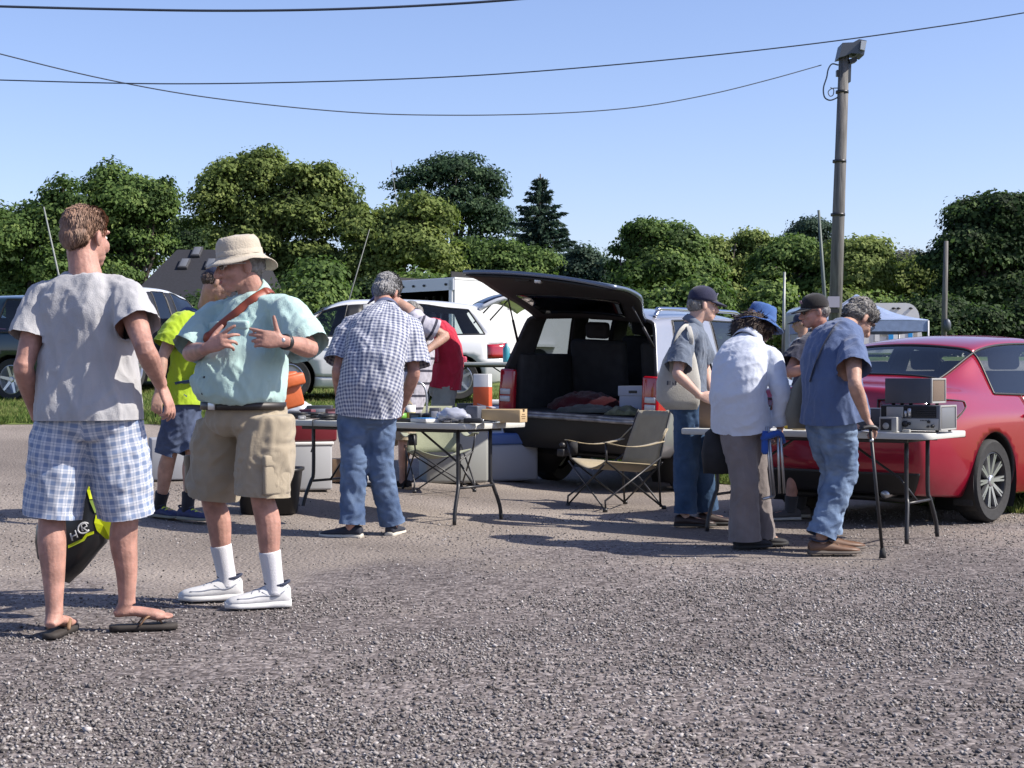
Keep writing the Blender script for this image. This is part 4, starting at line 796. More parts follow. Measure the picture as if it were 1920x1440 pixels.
LEAF = {k: attr_mat('foliage '+k, v, rough=.75, trans=.36, spec=.25) for k, v in GREENS.items()}
def leaf_cloud(lobes, nclump, per, size, g, clump=.75, inner=.25):
    """lobes: (c(3), r(3)); returns quads spread in clumps through the lobes"""
    lobes = [(c, tuple(max(.55*q, q-.30) for q in r)) for c, r in lobes]; CT = []; CN = []; vol = np.array([np.prod(r)**(2/3) for c, r in lobes]); cnt = np.maximum(3, (nclump*vol/vol.sum()).astype(int))
    for (c, r), k in zip(lobes, cnt):
        d = g.normal(size=(k, 3)); d[:, 2] = np.where(d[:, 2] < -.5, -d[:, 2]*.5, d[:, 2]); d /= np.linalg.norm(d, axis=1)[:, None]; rad = np.where(g.random(k) < inner, .3+.5*g.random(k), .80+.26*g.random(k)); CT.append(A(*c)+d*rad[:, None]*A(*r)); CN.append(d)
    CT = np.concatenate(CT); CN = np.concatenate(CN); sd_ = g.random(3)*50; nz = perlin(CT*A(.42, .42, .5)+sd_)+.5*perlin(CT*1.1+sd_); kp = nz > -.33-.2*g.random(len(CT)); CT = CT+CN*(nz*.55)[:, None]; CT, CN = CT[kp], CN[kp]; K = len(CT); n = K*per
    cs = clump*(.5+.8*g.random(K)); ci = np.repeat(np.arange(K), per); dd = g.normal(size=(n, 3)); dd[:, 2] = np.where(dd[:, 2] < -.3, -dd[:, 2]*.6, dd[:, 2]); dd /= np.linalg.norm(dd, axis=1)[:, None]; off = dd*(.55+.5*g.random(n)**.6)[:, None]*A(1, 1, .62); P = CT[ci]+off*cs[ci][:, None]+.06*g.normal(size=(n, 3))
    nn = g.normal(size=(n, 3))*.42+dd*.95+CN[ci]*.25+A(0, 0, .2); nn /= np.linalg.norm(nn, axis=1)[:, None]; rr = g.normal(size=(n, 3)); a = np.cross(nn, rr); a /= np.linalg.norm(a, axis=1)[:, None]; b = np.cross(nn, a); s = size*(.55+.9*g.random(n))[:, None]
    Q = np.stack([P-a*s*.5, P+b*s*.34+nn*s*.08, P+a*s*.5, P-b*s*.34+nn*s*.08], 1).reshape(-1, 3); Fq = np.arange(n*4).reshape(n, 4)
    tint = np.clip(.42+.27*g.normal(size=K)[ci]+.12*g.normal(size=n), 0, 1); return Q, Fq, np.repeat(tint, 4)
def tree(px, Y, top, lobes_px, kind, label, seed, nclump=330, per=100, size=.155, clump=.62, name='tree', group='trees beyond the field', trunk=.28):
    """lobes_px: (cx, cy, rx, ry) in photo pixels at distance Y -> real ellipsoids of equal depth"""
    g = np.random.default_rng(seed); s = Y/F_PX; base = w(px, HOR, Y); base[2] = gz(base[0], Y); t = empty(name, base, label, 'tree', group=group)
    lobes = []
    for cx, cy, rx, ry in lobes_px:
        c = w(cx, cy, Y); c[1] += (g.random()-.5)*rx*s*.9; lobes.append((c, (rx*s, max(rx, ry)*s*.85, ry*s)))
        for j in range(3):
            d = g.normal(size=3); d /= np.linalg.norm(d); lobes.append((c+d*A(rx*s, rx*s, ry*s)*.92, A(rx*s, rx*s*.9, ry*s)*(.22+.16*g.random())))
    Q, Fq, ti = leaf_cloud(lobes, int(nclump*1.35), per, size, g, clump); part('crown', (Q, Fq), LEAF[kind], t, smooth=False, attrs={'tint': ('POINT', 'FLOAT', ti)})
    hi = max(c[2] for c, r in lobes); L = [tube([base-UP*.2, base+UP*(hi-base[2])*.35+A(.1, 0, 0), base+UP*(hi-base[2])*.66+A(-.1, .1, 0)], [trunk, trunk*.75, trunk*.35], 10, 4)]
    for c, r in lobes[:14]:
        b0 = base+UP*(hi-base[2])*(.2+.3*g.random()); mid = b0*.5+c*.5+A(0, 0, .4)+g.normal(size=3)*.25; L.append(tube([b0, mid, c-UP*.1], [trunk*.4, trunk*.26, trunk*.10], 7, 4))
    part('trunk', join(L), BARK, t); return t
T = []
tree(60, 58, 345, [(30, 470, 75, 90), (105, 430, 55, 85), (135, 390, 32, 52), (60, 410, 45, 50), (10, 440, 45, 70), (120, 520, 60, 80), (30, 560, 70, 70)], 'mid', 'broad green tree at the far left behind the grey t-shirt man', 1)
tree(245, 60, 325, [(245, 400, 68, 65), (290, 395, 32, 55), (200, 370, 38, 45), (265, 360, 38, 32), (230, 470, 75, 70), (195, 540, 60, 60)], 'mid', 'green tree with twin tops between the grey t-shirt man and the house roof', 2)
tree(352, 74, 395, [(355, 470, 38, 70), (340, 430, 26, 40), (390, 490, 45, 80), (350, 560, 60, 60)], 'deep', 'small dark tree in the gap right above the house roof', 3, nclump=240)
tree(480, 62, 290, [(440, 350, 62, 50), (490, 330, 55, 45), (560, 345, 52, 42), (410, 400, 42, 55), (600, 345, 32, 38), (620, 390, 52, 55), (540, 420, 75, 65), (470, 460, 70, 70), (650, 440, 45, 60), (600, 500, 70, 60), (520, 540, 80, 60)], 'yellow', 'tallest wide yellow-green tree above the tan bucket hat', 4, nclump=620)
tree(730, 60, 370, [(720, 420, 52, 45), (790, 410, 50, 38), (680, 440, 42, 50), (830, 430, 28, 40), (760, 480, 80, 60), (690, 520, 70, 60), (820, 510, 50, 50), (740, 550, 90, 45)], 'yellow', 'lower yellow-green tree behind the checked shirt man', 5, nclump=520)
tree(850, 80, 280, [(830, 330, 52, 48), (880, 340, 40, 45), (790, 345, 42, 42), (925, 360, 25, 42), (755, 355, 28, 32), (870, 400, 75, 55), (920, 430, 40, 50), (800, 400, 60, 40), (900, 480, 60, 40)], 'dark', 'tall dark round-topped tree left of the spruce', 6, nclump=560, per=50)
tree(920, 64, 450, [(900, 500, 55, 45), (960, 505, 55, 42), (1020, 500, 40, 34), (940, 550, 80, 45)], 'mid', 'low green tree at the foot of the spruce above the raised tailgate', 7, nclump=260)
tree(1095, 70, 455, [(1095, 500, 38, 40), (1075, 520, 38, 40), (1125, 530, 35, 40), (1090, 560, 60, 40)], 'blue', 'small rounded bluish-green tree right of the spruce', 8, nclump=220)
tree(1220, 62, 410, [(1215, 455, 45, 42), (1270, 470, 55, 48), (1175, 475, 32, 34), (1235, 520, 75, 55), (1180, 550, 50, 50), (1300, 530, 55, 55)], 'mid', 'green tree above the silver car roof and navy cap', 9, nclump=420)
tree(1360, 64, 418, [(1355, 465, 38, 45), (1400, 460, 38, 36), (1330, 480, 42, 42), (1380, 520, 70, 55), (1440, 500, 48, 50), (1345, 560, 60, 40)], 'yellow', 'yellow-green tree above the blue bucket hat', 10, nclump=380)
tree(1462, 60, 450, [(1460, 490, 40, 40), (1500, 500, 40, 45), (1450, 540, 55, 45), (1510, 545, 50, 45)], 'mid', 'green tree just left of the lamp pole', 11, nclump=300)
tree(1518, 84, 415, [(1520, 445, 32, 32), (1500, 465, 30, 35), (1545, 465, 26, 35), (1520, 500, 50, 40)], 'blue', 'dark hazy tree top peeking behind the thin mast beside the lamp pole', 12, nclump=260)
tree(1610, 58, 450, [(1590, 485, 38, 38), (1620, 500, 34, 40), (1600, 540, 50, 45)], 'yellow', 'yellow-green tree just right of the lamp pole', 13, nclump=300)
tree(1690, 70, 468, [(1675, 500, 30, 34), (1710, 505, 34, 34), (1690, 540, 50, 40)], 'pale', 'thin greyish half-bare tree left of the dark right-hand trees', 14, nclump=130, per=60, size=.14)
tree(1730, 60, 500, [(1730, 525, 38, 34), (1700, 550, 40, 34), (1755, 560, 40, 40)], 'yellow', 'low yellow-green bush-like tree above the white camper', 15, nclump=220)
tree(1850, 56, 365, [(1880, 410, 42, 45), (1830, 425, 40, 45), (1910, 450, 50, 60), (1800, 470, 45, 45), (1860, 490, 75, 60), (1770, 500, 38, 40), (1900, 560, 70, 60), (1820, 560, 70, 55)], 'deep', 'tall dark leafy tree at the right edge behind the utility pole', 16, nclump=560)
tree(2010, 57, 380, [(1990, 450, 60, 70), (2040, 440, 70, 80), (2000, 540, 80, 80)], 'deep', 'dark tree partly cut off by the right edge of the photo', 17, nclump=260)
tree(-70, 60, 380, [(-70, 450, 70, 70), (-40, 520, 80, 80)], 'mid', 'green tree partly cut off by the left edge of the photo', 18, nclump=240)
# understorey shrubs that close the line below the crowns
def shrub(px, Y, top, wd, kind, label, seed):
    g = np.random.default_rng(seed); s = Y/F_PX; b = w(px, HOR, Y); b[2] = gz(b[0], Y); hgt = w(px, top, Y)[2]-b[2]; t = empty('bush', b, label, 'bush', group='bushes under the trees'); lobes = [(b+A(dx*wd*s, g.normal()*.5, hgt*(.22+.42*g.random())), (wd*s*.42, wd*s*.4, hgt*(.32+.2*g.random()))) for dx in (-.6, -.2, .2, .6)]
    Q, Fq, ti = leaf_cloud(lobes, 110, 110, .15, g, .8); part('foliage', (Q, Fq), LEAF[kind], t, smooth=False, attrs={'tint': ('POINT', 'FLOAT', ti)})
    part('stem', join([tube([b-UP*.1, b*.4+c*.6, c], [.07, .05, .02], 6) for c, r in lobes]), BARK, t)
wh = [('deep', 'far left of the row, beside the left photo edge'), ('deep', 'behind the grey t-shirt man'), ('deep', 'in front of the house roof, dark and low'), ('mid', 'lit bright green right beside the bucket hat brim'), ('deep', 'dark, behind the white hatchback windscreen'), ('deep', 'dark, behind the checked shirt man'), ('mid', 'behind the open white cargo trailer'), ('mid', 'behind the raised black tailgate'), ('deep', 'dark, at the hinge of the raised tailgate'), ('mid', 'behind the navy cap'), ('mid', 'behind the blue bucket hat'), ('yellow', 'behind the black cap'), ('mid', 'behind the blue canopy'), ('deep', 'dark, right of the camper'), ('deep', 'dark, above the red sedan roof at the right edge')]
for i, ((k, lab), (px, top)) in enumerate(zip(wh, [(a_, b_+(18 if a_ > 900 else 6)) for a_, b_ in [(20, 545), (150, 540), (330, 555), (572, 500), (500, 540), (640, 520), (790, 500), (940, 520), (1150, 510), (1260, 500), (1390, 520), (1510, 530), (1640, 545), (1770, 530), (1890, 520)]])):
    shrub(px, 50 if px != 572 else 44, top, 85 if px != 572 else 34, k, 'bush '+lab, 40+i)
# spruce
def spruce(px, Y, top, bot, wd, label, seed):
    g = np.random.default_rng(seed); s = Y/F_PX; b = w(px, HOR, Y); b[2] = gz(b[0], Y); tz = w(px, top, Y)[2]; bz = w(px, bot, Y)[2]; t = empty('spruce_tree', b, label, 'tree'); W_ = wd*s; P = []; BR = [tube([b, b*A(1, 1, 0)+UP*tz], [.28, .03], 8)]; ctr = A(b[0], b[1], 0); z = bz; k = 0
    while z < tz-.15:
        fr_ = (tz-z)/(tz-bz); R = W_*(.06+.94*fr_**.95)*(.85+.3*g.random()); nb = 7 if fr_ > .3 else 5
        for j in range(nb):
            a = k*1.3+j*6.283/nb+g.normal()*.15; d = A(math.cos(a), math.sin(a), 0); L = R*(.75+.4*g.random()); dr = L*(.20+.16*g.random())
            pts = [ctr+UP*z, ctr+d*L*.5+UP*(z-dr*.75), ctr+d*L+UP*(z-dr*.7+.08*L)]; BR.append(tube(pts, [.035, .025, .008], 5)); n = max(10, int(70*L/W_*2)); u = g.random(n)**.8
            q = np.array(pts)[0]*((1-u)**2)[:, None]+2*(u*(1-u))[:, None]*np.array(pts)[1]+(u**2)[:, None]*np.array(pts)[2]; sd = A(-d[1], d[0], 0); q = q+sd*((g.random(n)-.5)*L*.34*(1.15-u))[:, None]-UP*(g.random(n)*.22*(1.2-u))[:, None]; P.append(q)
        z += (tz-bz)*.052*(.7+.6*g.random())*(1 if fr_ > .25 else .7); k += 1
    P = np.concatenate(P); n = len(P); d = P-ctr; d[:, 2] = -.35*np.linalg.norm(d[:, :2], axis=1); d += g.normal(size=(n, 3))*.35; d /= np.linalg.norm(d, axis=1)[:, None]; sd = np.cross(d, g.normal(size=(n, 3))); sd /= np.linalg.norm(sd, axis=1)[:, None]
    Q = np.stack([P-d*.14, P+sd*.05, P+d*.2, P-sd*.05], 1).reshape(-1, 3); part('crown', (Q, np.arange(n*4).reshape(n, 4)), LEAF['blue'], t, smooth=False, attrs={'tint': ('POINT', 'FLOAT', np.repeat(np.clip(.4+.2*g.normal(size=n), 0, 1), 4))}); part('trunk', join(BR), BARK, t)
spruce(1013, 72, 326, 520, 104, 'tall pointed spruce standing alone against the sky', 31)
# ---------- vehicles
def paint(name, col, metal=.0, rough=.32):
    m = mat(name, col, rough, metal=metal, coat=.8, spec=.5, var=.03, vscale=3); return m
TRIM = mat('black trim', (.012, .012, .013), .5); LINER = mat('interior lining', (.05, .05, .054), .9, var=.2, vscale=10); CHROME = mat('chrome', (.6, .6, .62), .15, metal=1); ALLOY = mat('machined alloy', (.55, .56, .58), .3, metal=.85); DARKALLOY = mat('dark alloy', (.03, .03, .033), .4, metal=.4)
RED_LENS = mat('red lamp lens', (.42, .008, .02), .12, coat=1); CLEAR_LENS = mat('clear lamp lens', (.6, .62, .64), .12, coat=1)
def wheel(parent, x, y, z, R, side, wd=.21, spokes=10, two=True, name='wheel'):
    """axis along y; side +1 = left (y>0)"""
    a, b, u = (1, 0, 0), (0, 0, 1), (0, side, 0); c = A(x, y, z)
    prof = [(R*.66, -.09), (R*.93, -.105), (R*.985, -.08), (R, -.04), (R, .04), (R*.985, .08), (R*.93, .10), (R*.70, .092), (R*.66, .075)]
    prof = [(r, zz*wd/.21) for r, zz in prof]; tyre = part(name, lathe(prof, c, 40, a, b, u, cap=False), RUBBER, parent, world=False, auto=40)
    br = [(R*.69, .085), (R*.66, .088), (R*.62, .06), (R*.60, -.06), (R*.2, -.06), (.01, -.06)]; part('rim', lathe(br, c, 36, a, b, u, cap=False), DARKALLOY if two else ALLOY, tyre, world=False, auto=35)
    L = []
    for k in range(spokes):
        t = 6.2832*k/spokes+.2; dt = .075 if k % 2 else -.075
        if two: t += dt*1.2
        d = A(math.cos(t), 0, math.sin(t)); n = A(-math.sin(t), 0, math.cos(t)); o = A(0, side, 0); hw0, hw1 = (.0095, .007) if two else (.026, .018)
        q = [c+d*.045+n*hw0+o*.072, c+d*.045-n*hw0+o*.072, c+d*R*.66-n*hw1+o*.085, c+d*R*.66+n*hw1+o*.085]; V = q+[p-o*.03 for p in q]; L.append((V, [(0, 1, 2, 3), (7, 6, 5, 4), (0, 4, 5, 1), (1, 5, 6, 2), (2, 6, 7, 3), (3, 7, 4, 0)]))
    L.append(lathe([(.042, .05), (.042, .078), (.03, .084), (.005, .084)], c, 20, a, b, u)); part('spokes', join(L), ALLOY, tyre, world=False, smooth=False)
def islands(FF):
    par = {}
    def fd(a):
        while par.setdefault(a, a) != a: par[a] = par[par[a]]; a = par[a]
        return a
    for f in FF:
        for v in f[1:]: par[fd(v)] = fd(f[0])
    g = {}
    for f in FF: g.setdefault(fd(f[0]), []).append(f)
    return list(g.values())
class Car:
    """lofted car: stations rear to front, eight lines from rocker to roof centre; cells are tagged and become parts"""
    def __init__(s, name, label, loc, psi, st, tags, wheels, body_m, cap_rows=(5, 5), level=3, glass_m=None, lining=LINER, zrot=0, wR=.32, group=None, spokes=10, two=True, crease=(), capR_tag=None, capF_tag=None, arch=.055, pitch=0, roll=0, cat='car', seams=True):
        f, r = fr(psi); s.root = empty(name, loc, label, cat, group=group, rot=(roll, -pitch, math.atan2(f[1], f[0])))
        P = np.array(st, float); m, nl = P.shape[:2]; s.P = P; V = []; idx = {}
        def vid(p):
            k = tuple(np.round(p, 4))
            if k not in idx: idx[k] = len(V); V.append(p)
            return idx[k]
        G = {}
        for sg in (1, -1):
            for i in range(m):
                for j in range(nl): G[sg, i, j] = vid(P[i, j]*A(1, sg, 1))
        tl = ['body']; Fc = []; mi = []
        def tid(t):
            if t not in tl: tl.append(t)
            return tl.index(t)
        for i in range(m-1):
            for j in range(nl-1):
                t = tags.get((i, j), 'body')
                if t is None: continue
                for sg in (1, -1):
                    q = (G[sg, i, j], G[sg, i, j+1], G[sg, i+1, j+1], G[sg, i+1, j]); q = q if sg > 0 else q[::-1]; Fc.append(q); key = t if j >= 5 or t == 'body' else t+'|'+('L' if sg > 0 else 'R'); mi.append(tid(key))
        def cap(i, rows, bulge, tag, rev):
            fy = [P[i, k][1]/P[i, 4][1] for k in range(4, 8)]; gr = {}
            for j in range(rows):
                for c in range(4):
                    for sg in (1, -1):
                        p = P[i, 4+c] if j == 4 else A(P[i, j][0]+bulge*(1-fy[c]**2), P[i, j][1]*fy[c], P[i, j][2]); gr[sg, j, c] = vid(p*A(1, sg, 1))
            for j in range(rows-1):
                for c in range(3):
                    t = (tag or {}).get((j, c), (tag or {}).get(j, 'body'))
                    if t is None: continue
                    for sg in (1, -1):
                        q = (gr[sg, j, c], gr[sg, j, c+1], gr[sg, j+1, c+1], gr[sg, j+1, c]); q = q if (sg > 0) == (not rev) else q[::-1]; Fc.append(q); mi.append(tid(t if t == 'body' or c > 0 else t+('|L' if sg > 0 else '|R') if 'light' in t else t))
        cap(0, cap_rows[0], -.05, capR_tag, False); cap(m-1, cap_rows[1], .06, capF_tag, True)
        cr = {}
        for (kind, n, v, lo, hi) in crease:
            for q in range(lo, hi):
                for sg in (1, -1):
                    e = (G[sg, q, n], G[sg, q+1, n]) if kind == 'l' else (G[sg, n, q], G[sg, n, q+1]); cr[tuple(sorted(e))] = v
        V2, F2, m2 = subsurf(np.array(V), Fc, level, mi, cr); s.V2 = V2
        # wheel arches
        keep = np.ones(len(F2), bool); RA = wR+arch
        for xw, zw in wheels:
            d = np.hypot(V2[:, 0]-xw, V2[:, 2]-zw); ins = (d < RA) & (np.abs(V2[:, 1]) > .45) & (V2[:, 2] < zw+RA); cen = np.array([V2[list(f)].mean(0) for f in F2]); dc = np.hypot(cen[:, 0]-xw, cen[:, 2]-zw); kill = (dc < RA) & (np.abs(cen[:, 1]) > .45); keep &= ~kill
            cnt = {}
            for f, kf in zip(F2, kill):
                for v in f: cnt.setdefault(v, [0, 0])[int(kf)] += 1
            for v, (a, b) in cnt.items():
                if a and b: q = A(V2[v, 0]-xw, V2[v, 2]-zw); q = q/max(np.linalg.norm(q), 1e-6)*RA; V2[v, 0] = xw+q[0]; V2[v, 2] = zw+q[1]
        s.tl = tl; s.parts = {}
        def emit(nm, VV, FF, t):
            E = {}
            for f in FF:
                for i in range(len(f)): E[f[i], f[(i+1) % len(f)]] = 1
            bd = [e for e in E if (e[1], e[0]) not in E]
            if 'window' in nm or 'windscreen' in nm:
                o = part(nm, (VV, FF), GLASS_C if nm == 'windscreen' else (glass_m or GLASS_T), s.root, world=False)
                L = [tube([VV[a], VV[b]], .011, 5, cap=False) for a, b in bd]; part('window_seal', join(L), TRIM, o, world=False)
            elif 'light' in nm:
                part(nm, thick((VV+vnormals(VV, FF)*.006, FF), .02), RED_LENS if 'tail' in nm else CLEAR_LENS, s.root, world=False)
            else:
                mm = body_m if nm in ('body', 'door', 'front_door', 'bonnet', 'boot_lid', 'roof') else TRIM
                th = thick((VV, FF), .03); n = len(FF); o = part(nm, th, None, s.root, world=False, mats=[mm, lining], midx=[0]*n+[1]*(len(th[1])-n))
                if nm in ('door', 'front_door', 'bonnet', 'boot_lid'):
                    L = [tube([VV[a], VV[b]], .0045, 4, cap=False) for a, b in bd]; part('seam', join(L), TRIM, o, world=False)
                s.parts[tl[t]] = o
        for t in range(len(tl)):
            fs = [f for f, k, kk in zip(F2, m2, keep) if k == t and kk]
            if not fs: continue
            nm, _, sd = tl[t].partition('|'); u = sorted({v for f in fs for v in f}); re = {v: i for i, v in enumerate(u)}; VV = V2[u]; FF = [tuple(re[v] for v in f) for f in fs]
            for FFi in (islands(FF) if nm in ('window', 'pillar', 'tail_light', 'head_light') else [FF]):
             if len(FFi) != len(FF): u2 = sorted({v for f in FFi for v in f}); r2 = {v: i for i, v in enumerate(u2)}; VVi = VV[u2]; FFi = [tuple(r2[v] for v in f) for f in FFi]
             else: VVi = VV
             emit(nm, VVi, FFi, t)
        from mathutils.bvhtree import BVHTree
        s.bvh = BVHTree.FromPolygons([Vector(v) for v in V2], [f for f in F2])
        xs0, xs1 = P[:, :, 0].min(), P[:, :, 0].max(); yw = P[m//2, 1][1]
        und = [box(((xs0+xs1)/2, 0, P[m//2, 0][2]+.02), (xs1-xs0-.5, yw*1.3, .05))]
        part('underbody', join(und), TRIM, s.root, world=False)
        for xw, zw in wheels:
            for sg in (1, -1):
                yo = np.interp(xw, P[:, 2, 0], P[:, 2, 1]); n = 24; aa = np.linspace(-.6, math.pi+.6, n)
                ar = [np.array([(xw+rr*math.cos(t), yy, zw+rr*math.sin(t)) for t in aa]) for rr, yy in ((RA+.004, sg*(yo-.005)), (RA+.008, sg*(yo-.33)), (.05, sg*(yo-.34)))]
                Vv = np.concatenate(ar); Ff = [(k*n+i, k*n+i+1, (k+1)*n+i+1, (k+1)*n+i) for k in range(2) for i in range(n-1)]; part('wheel_housing', (Vv, Ff), TRIM, s.root, world=False)
                lip = [(xw+RA*math.cos(t), sg*(yo-.012), zw+RA*math.sin(t)) for t in np.linspace(-.15, math.pi+.15, 28)]; 
                wheel(s.root, xw, sg*(yo-.115), zw, wR, sg, spokes=spokes, two=two)
    def seats(s, rows, m=SEATCLOTH, z=.55, h=.62, y=(.36, -.36), wide=.5, head=True, lean=.22):
        for x in rows:
            for yy in y:
                o = part('seat', join([rbox((x+.25, yy, z-.08), (.5, wide, .16), .05, 3), xf(rbox((0, 0, h/2), (.13, wide, h), .05, 3), roty(-lean), (x, yy, z-.05))]), m, s.root, world=False)
                if head: part('headrest', xf(rbox((0, 0, h+.10), (.10, .26, .17), .04, 3), roty(-lean), (x, yy, z-.05)), m, o, world=False)
    def handle(s, x, z, sg, m, ln=.19):
        y = s.side_y(x, z)*sg; part('handle', join([tube([(x-ln/2, y, z), (x-ln/2+.02, y+sg*.028, z), (x+ln/2-.02, y+sg*.028, z), (x+ln/2, y, z)], .013, 8, 3), ]), m, s.parts.get('door|'+('L' if sg > 0 else 'R')) or s.root, world=False)
    def wrap(s, name, x0, th, zlo, zhi, m, off=.008, n=18, k=7):
        """lamp that wraps the rear corner: rays towards a vertical axis at x0; th in degrees from straight back"""
        for sg in (1, -1):
            P = []
            for i, t in enumerate(np.linspace(th[0], th[1], n)):
                q = i/(n-1); d = A(-math.cos(math.radians(t)), sg*math.sin(math.radians(t)), 0); row = []
                for j in range(k):
                    z = np.interp(q, *zlo)+(np.interp(q, *zhi)-np.interp(q, *zlo))*j/(k-1); o = A(x0, 0, z)+d*3; h = s.bvh.ray_cast(Vector(o), Vector(-d))
                    p = A(*h[0]) if h[0] else A(x0, 0, z)+d; row.append(p+d*off)
                P.append(row)
            V, Fc = grid_surf(np.array(P)); Fc = Fc if sg < 0 else [f[::-1] for f in Fc]; o = part(name, thick((V, Fc), -.012) if False else thick((V, [f[::-1] for f in Fc]), .02), m, s.root, world=False)
            ed = [r[0] for r in P]+[p for p in P[-1]][1:]+[r[-1] for r in P[::-1]][1:]+P[0][::-1][1:]; part('lamp_rim', tube(ed, .005, 6), TRIM, o, world=False)
    def side_y(s, x, z):
        q = s.V2[s.V2[:, 1] > .3]; d = np.hypot(q[:, 0]-x, q[:, 2]-z); return q[d.argmin(), 1]
    def mirror(s, x, z, m):
        for sg in (1, -1):
            y = s.side_y(x, z)*sg; part('wing_mirror', join([ellipsoid((x+.02, y+sg*.13, z+.04), (.06, .11, .075), n=14, m=8), tube([(x+.02, y, z), (x+.02, y+sg*.08, z+.02)], .02, 8)]), m, s.root, world=False)
def sedan_st(L=1.0):
    T = [
     [(.13, .66, .24), (.05, .76, .40), (0, .785, .60), (.025, .775, .82), (.10, .72, 1.0), (.06, .52, 1.02), (.035, .27, 1.035), (.03, 0, 1.04)],
     [(.36, .77, .22), (.36, .855, .37), (.36, .885, .60), (.34, .865, .83), (.32, .79, .995), (.34, .55, 1.045), (.29, .28, 1.06), (.28, 0, 1.065)],
     [(.72, .80, .20), (.72, .875, .34), (.72, .89, .61), (.72, .88, .84), (.74, .80, .985), (.60, .60, 1.055), (.55, .30, 1.075), (.54, 0, 1.08)],
     [(1.10, .80, .19), (1.10, .875, .33), (1.10, .892, .61), (1.12, .882, .84), (1.17, .795, .97), (1.27, .60, 1.335), (1.19, .30, 1.375), (1.17, 0, 1.385)],
     [(1.62, .80, .185), (1.62, .872, .32), (1.60, .89, .61), (1.60, .882, .835), (1.60, .80, .955), (1.66, .595, 1.40), (1.62, .30, 1.44), (1.60, 0, 1.452)],
     [(2.32, .80, .18), (2.32, .872, .32), (2.32, .89, .61), (2.32, .882, .825), (2.32, .80, .94), (2.32, .59, 1.415), (2.32, .30, 1.458), (2.32, 0, 1.47)],
     [(2.44, .80, .18), (2.44, .872, .32), (2.44, .89, .61), (2.44, .882, .823), (2.44, .80, .938), (2.42, .59, 1.413), (2.42, .30, 1.456), (2.42, 0, 1.468)],
     [(3.30, .80, .19), (3.30, .875, .33), (3.30, .89, .61), (3.30, .878, .81), (3.38, .79, .925), (2.95, .575, 1.37), (2.84, .30, 1.425), (2.80, 0, 1.437)],
     [(3.62, .80, .20), (3.62, .875, .34), (3.62, .89, .60), (3.66, .87, .80), (3.72, .76, .905), (3.66, .60, .965), (3.50, .30, .995), (3.46, 0, 1.005)],
     [(4.15, .77, .21), (4.16, .85, .36), (4.16, .87, .58), (4.16, .84, .76), (4.15, .74, .85), (4.14, .50, .885), (4.13, .25, .90), (4.13, 0, .905)],
     [(4.50, .62, .22), (4.60, .70, .36), (4.62, .72, .54), (4.58, .70, .68), (4.50, .64, .76), (4.50, .44, .785), (4.52, .22, .80), (4.53, 0, .805)]]
    T = np.array(T); T[:, :, 0] *= L; return T
SEDAN_TAGS = {(2, 5): 'rear_window', (2, 6): 'rear_window', (3, 4): 'window', (4, 4): 'window', (6, 4): 'window', (7, 5): 'windscreen', (7, 6): 'windscreen', (5, 4): 'pillar',
              (4, 1): 'door', (4, 2): 'door', (4, 3): 'door', (6, 1): 'front_door', (6, 2): 'front_door', (6, 3): 'front_door', (8, 5): 'bonnet', (8, 6): 'bonnet', (9, 3): 'head_light'}
SED_CR = [('l', 4, .5, 0, 10), ('l', 5, .35, 2, 8), ('s', 0, .4, 0, 7), ('l', 3, .35, 0, 10), ('l', 7, 0, 0, 1), ('s', 3, .3, 4, 7), ('s', 8, .4, 4, 7)]
def suv_st():
    T = [
     [(.12, .80, .40), (.05, .86, .52), (.02, .885, .74), (.0, .885, .98), (.05, .87, 1.14), (.24, .73, 1.66), (.22, .42, 1.735), (.20, 0, 1.755)],
     [(.20, .80, .38), (.19, .885, .50), (.20, .905, .74), (.20, .905, .98), (.22, .88, 1.14), (.36, .735, 1.67), (.36, .42, 1.745), (.35, 0, 1.765)],
     [(.52, .80, .36), (.52, .90, .48), (.52, .92, .74), (.52, .918, .98), (.50, .885, 1.135), (.60, .74, 1.69), (.60, .42, 1.765), (.60, 0, 1.785)],
     [(1.32, .80, .34), (1.32, .90, .46), (1.32, .922, .74), (1.32, .92, .97), (1.40, .885, 1.125), (1.24, .745, 1.71), (1.26, .42, 1.785), (1.26, 0, 1.805)],
     [(1.52, .80, .34), (1.52, .90, .46), (1.52, .922, .74), (1.52, .92, .97), (1.54, .885, 1.12), (1.42, .745, 1.71), (1.42, .42, 1.785), (1.42, 0, 1.805)],
     [(2.36, .80, .34), (2.36, .90, .46), (2.36, .922, .74), (2.36, .92, .96), (2.36, .885, 1.105), (2.30, .745, 1.71), (2.30, .42, 1.78), (2.30, 0, 1.80)],
     [(2.48, .80, .34), (2.48, .90, .46), (2.48, .922, .74), (2.48, .92, .96), (2.48, .885, 1.10), (2.42, .745, 1.705), (2.42, .42, 1.775), (2.42, 0, 1.795)],
     [(3.30, .80, .34), (3.30, .90, .46), (3.30, .922, .74), (3.30, .915, .95), (3.40, .875, 1.09), (2.98, .72, 1.665), (2.94, .42, 1.74), (2.92, 0, 1.76)],
     [(3.55, .80, .36), (3.55, .90, .48), (3.55, .92, .74), (3.58, .91, .95), (3.66, .83, 1.09), (3.64, .68, 1.12), (3.56, .40, 1.15), (3.54, 0, 1.16)],
     [(4.25, .80, .38), (4.25, .90, .50), (4.25, .915, .74), (4.25, .90, .92), (4.24, .80, 1.02), (4.24, .60, 1.045), (4.24, .35, 1.06), (4.24, 0, 1.065)],
     [(4.58, .70, .40), (4.70, .80, .52), (4.72, .82, .70), (4.68, .80, .86), (4.62, .72, .95), (4.62, .50, .97), (4.64, .28, .98), (4.65, 0, .985)]]
    return np.array(T)
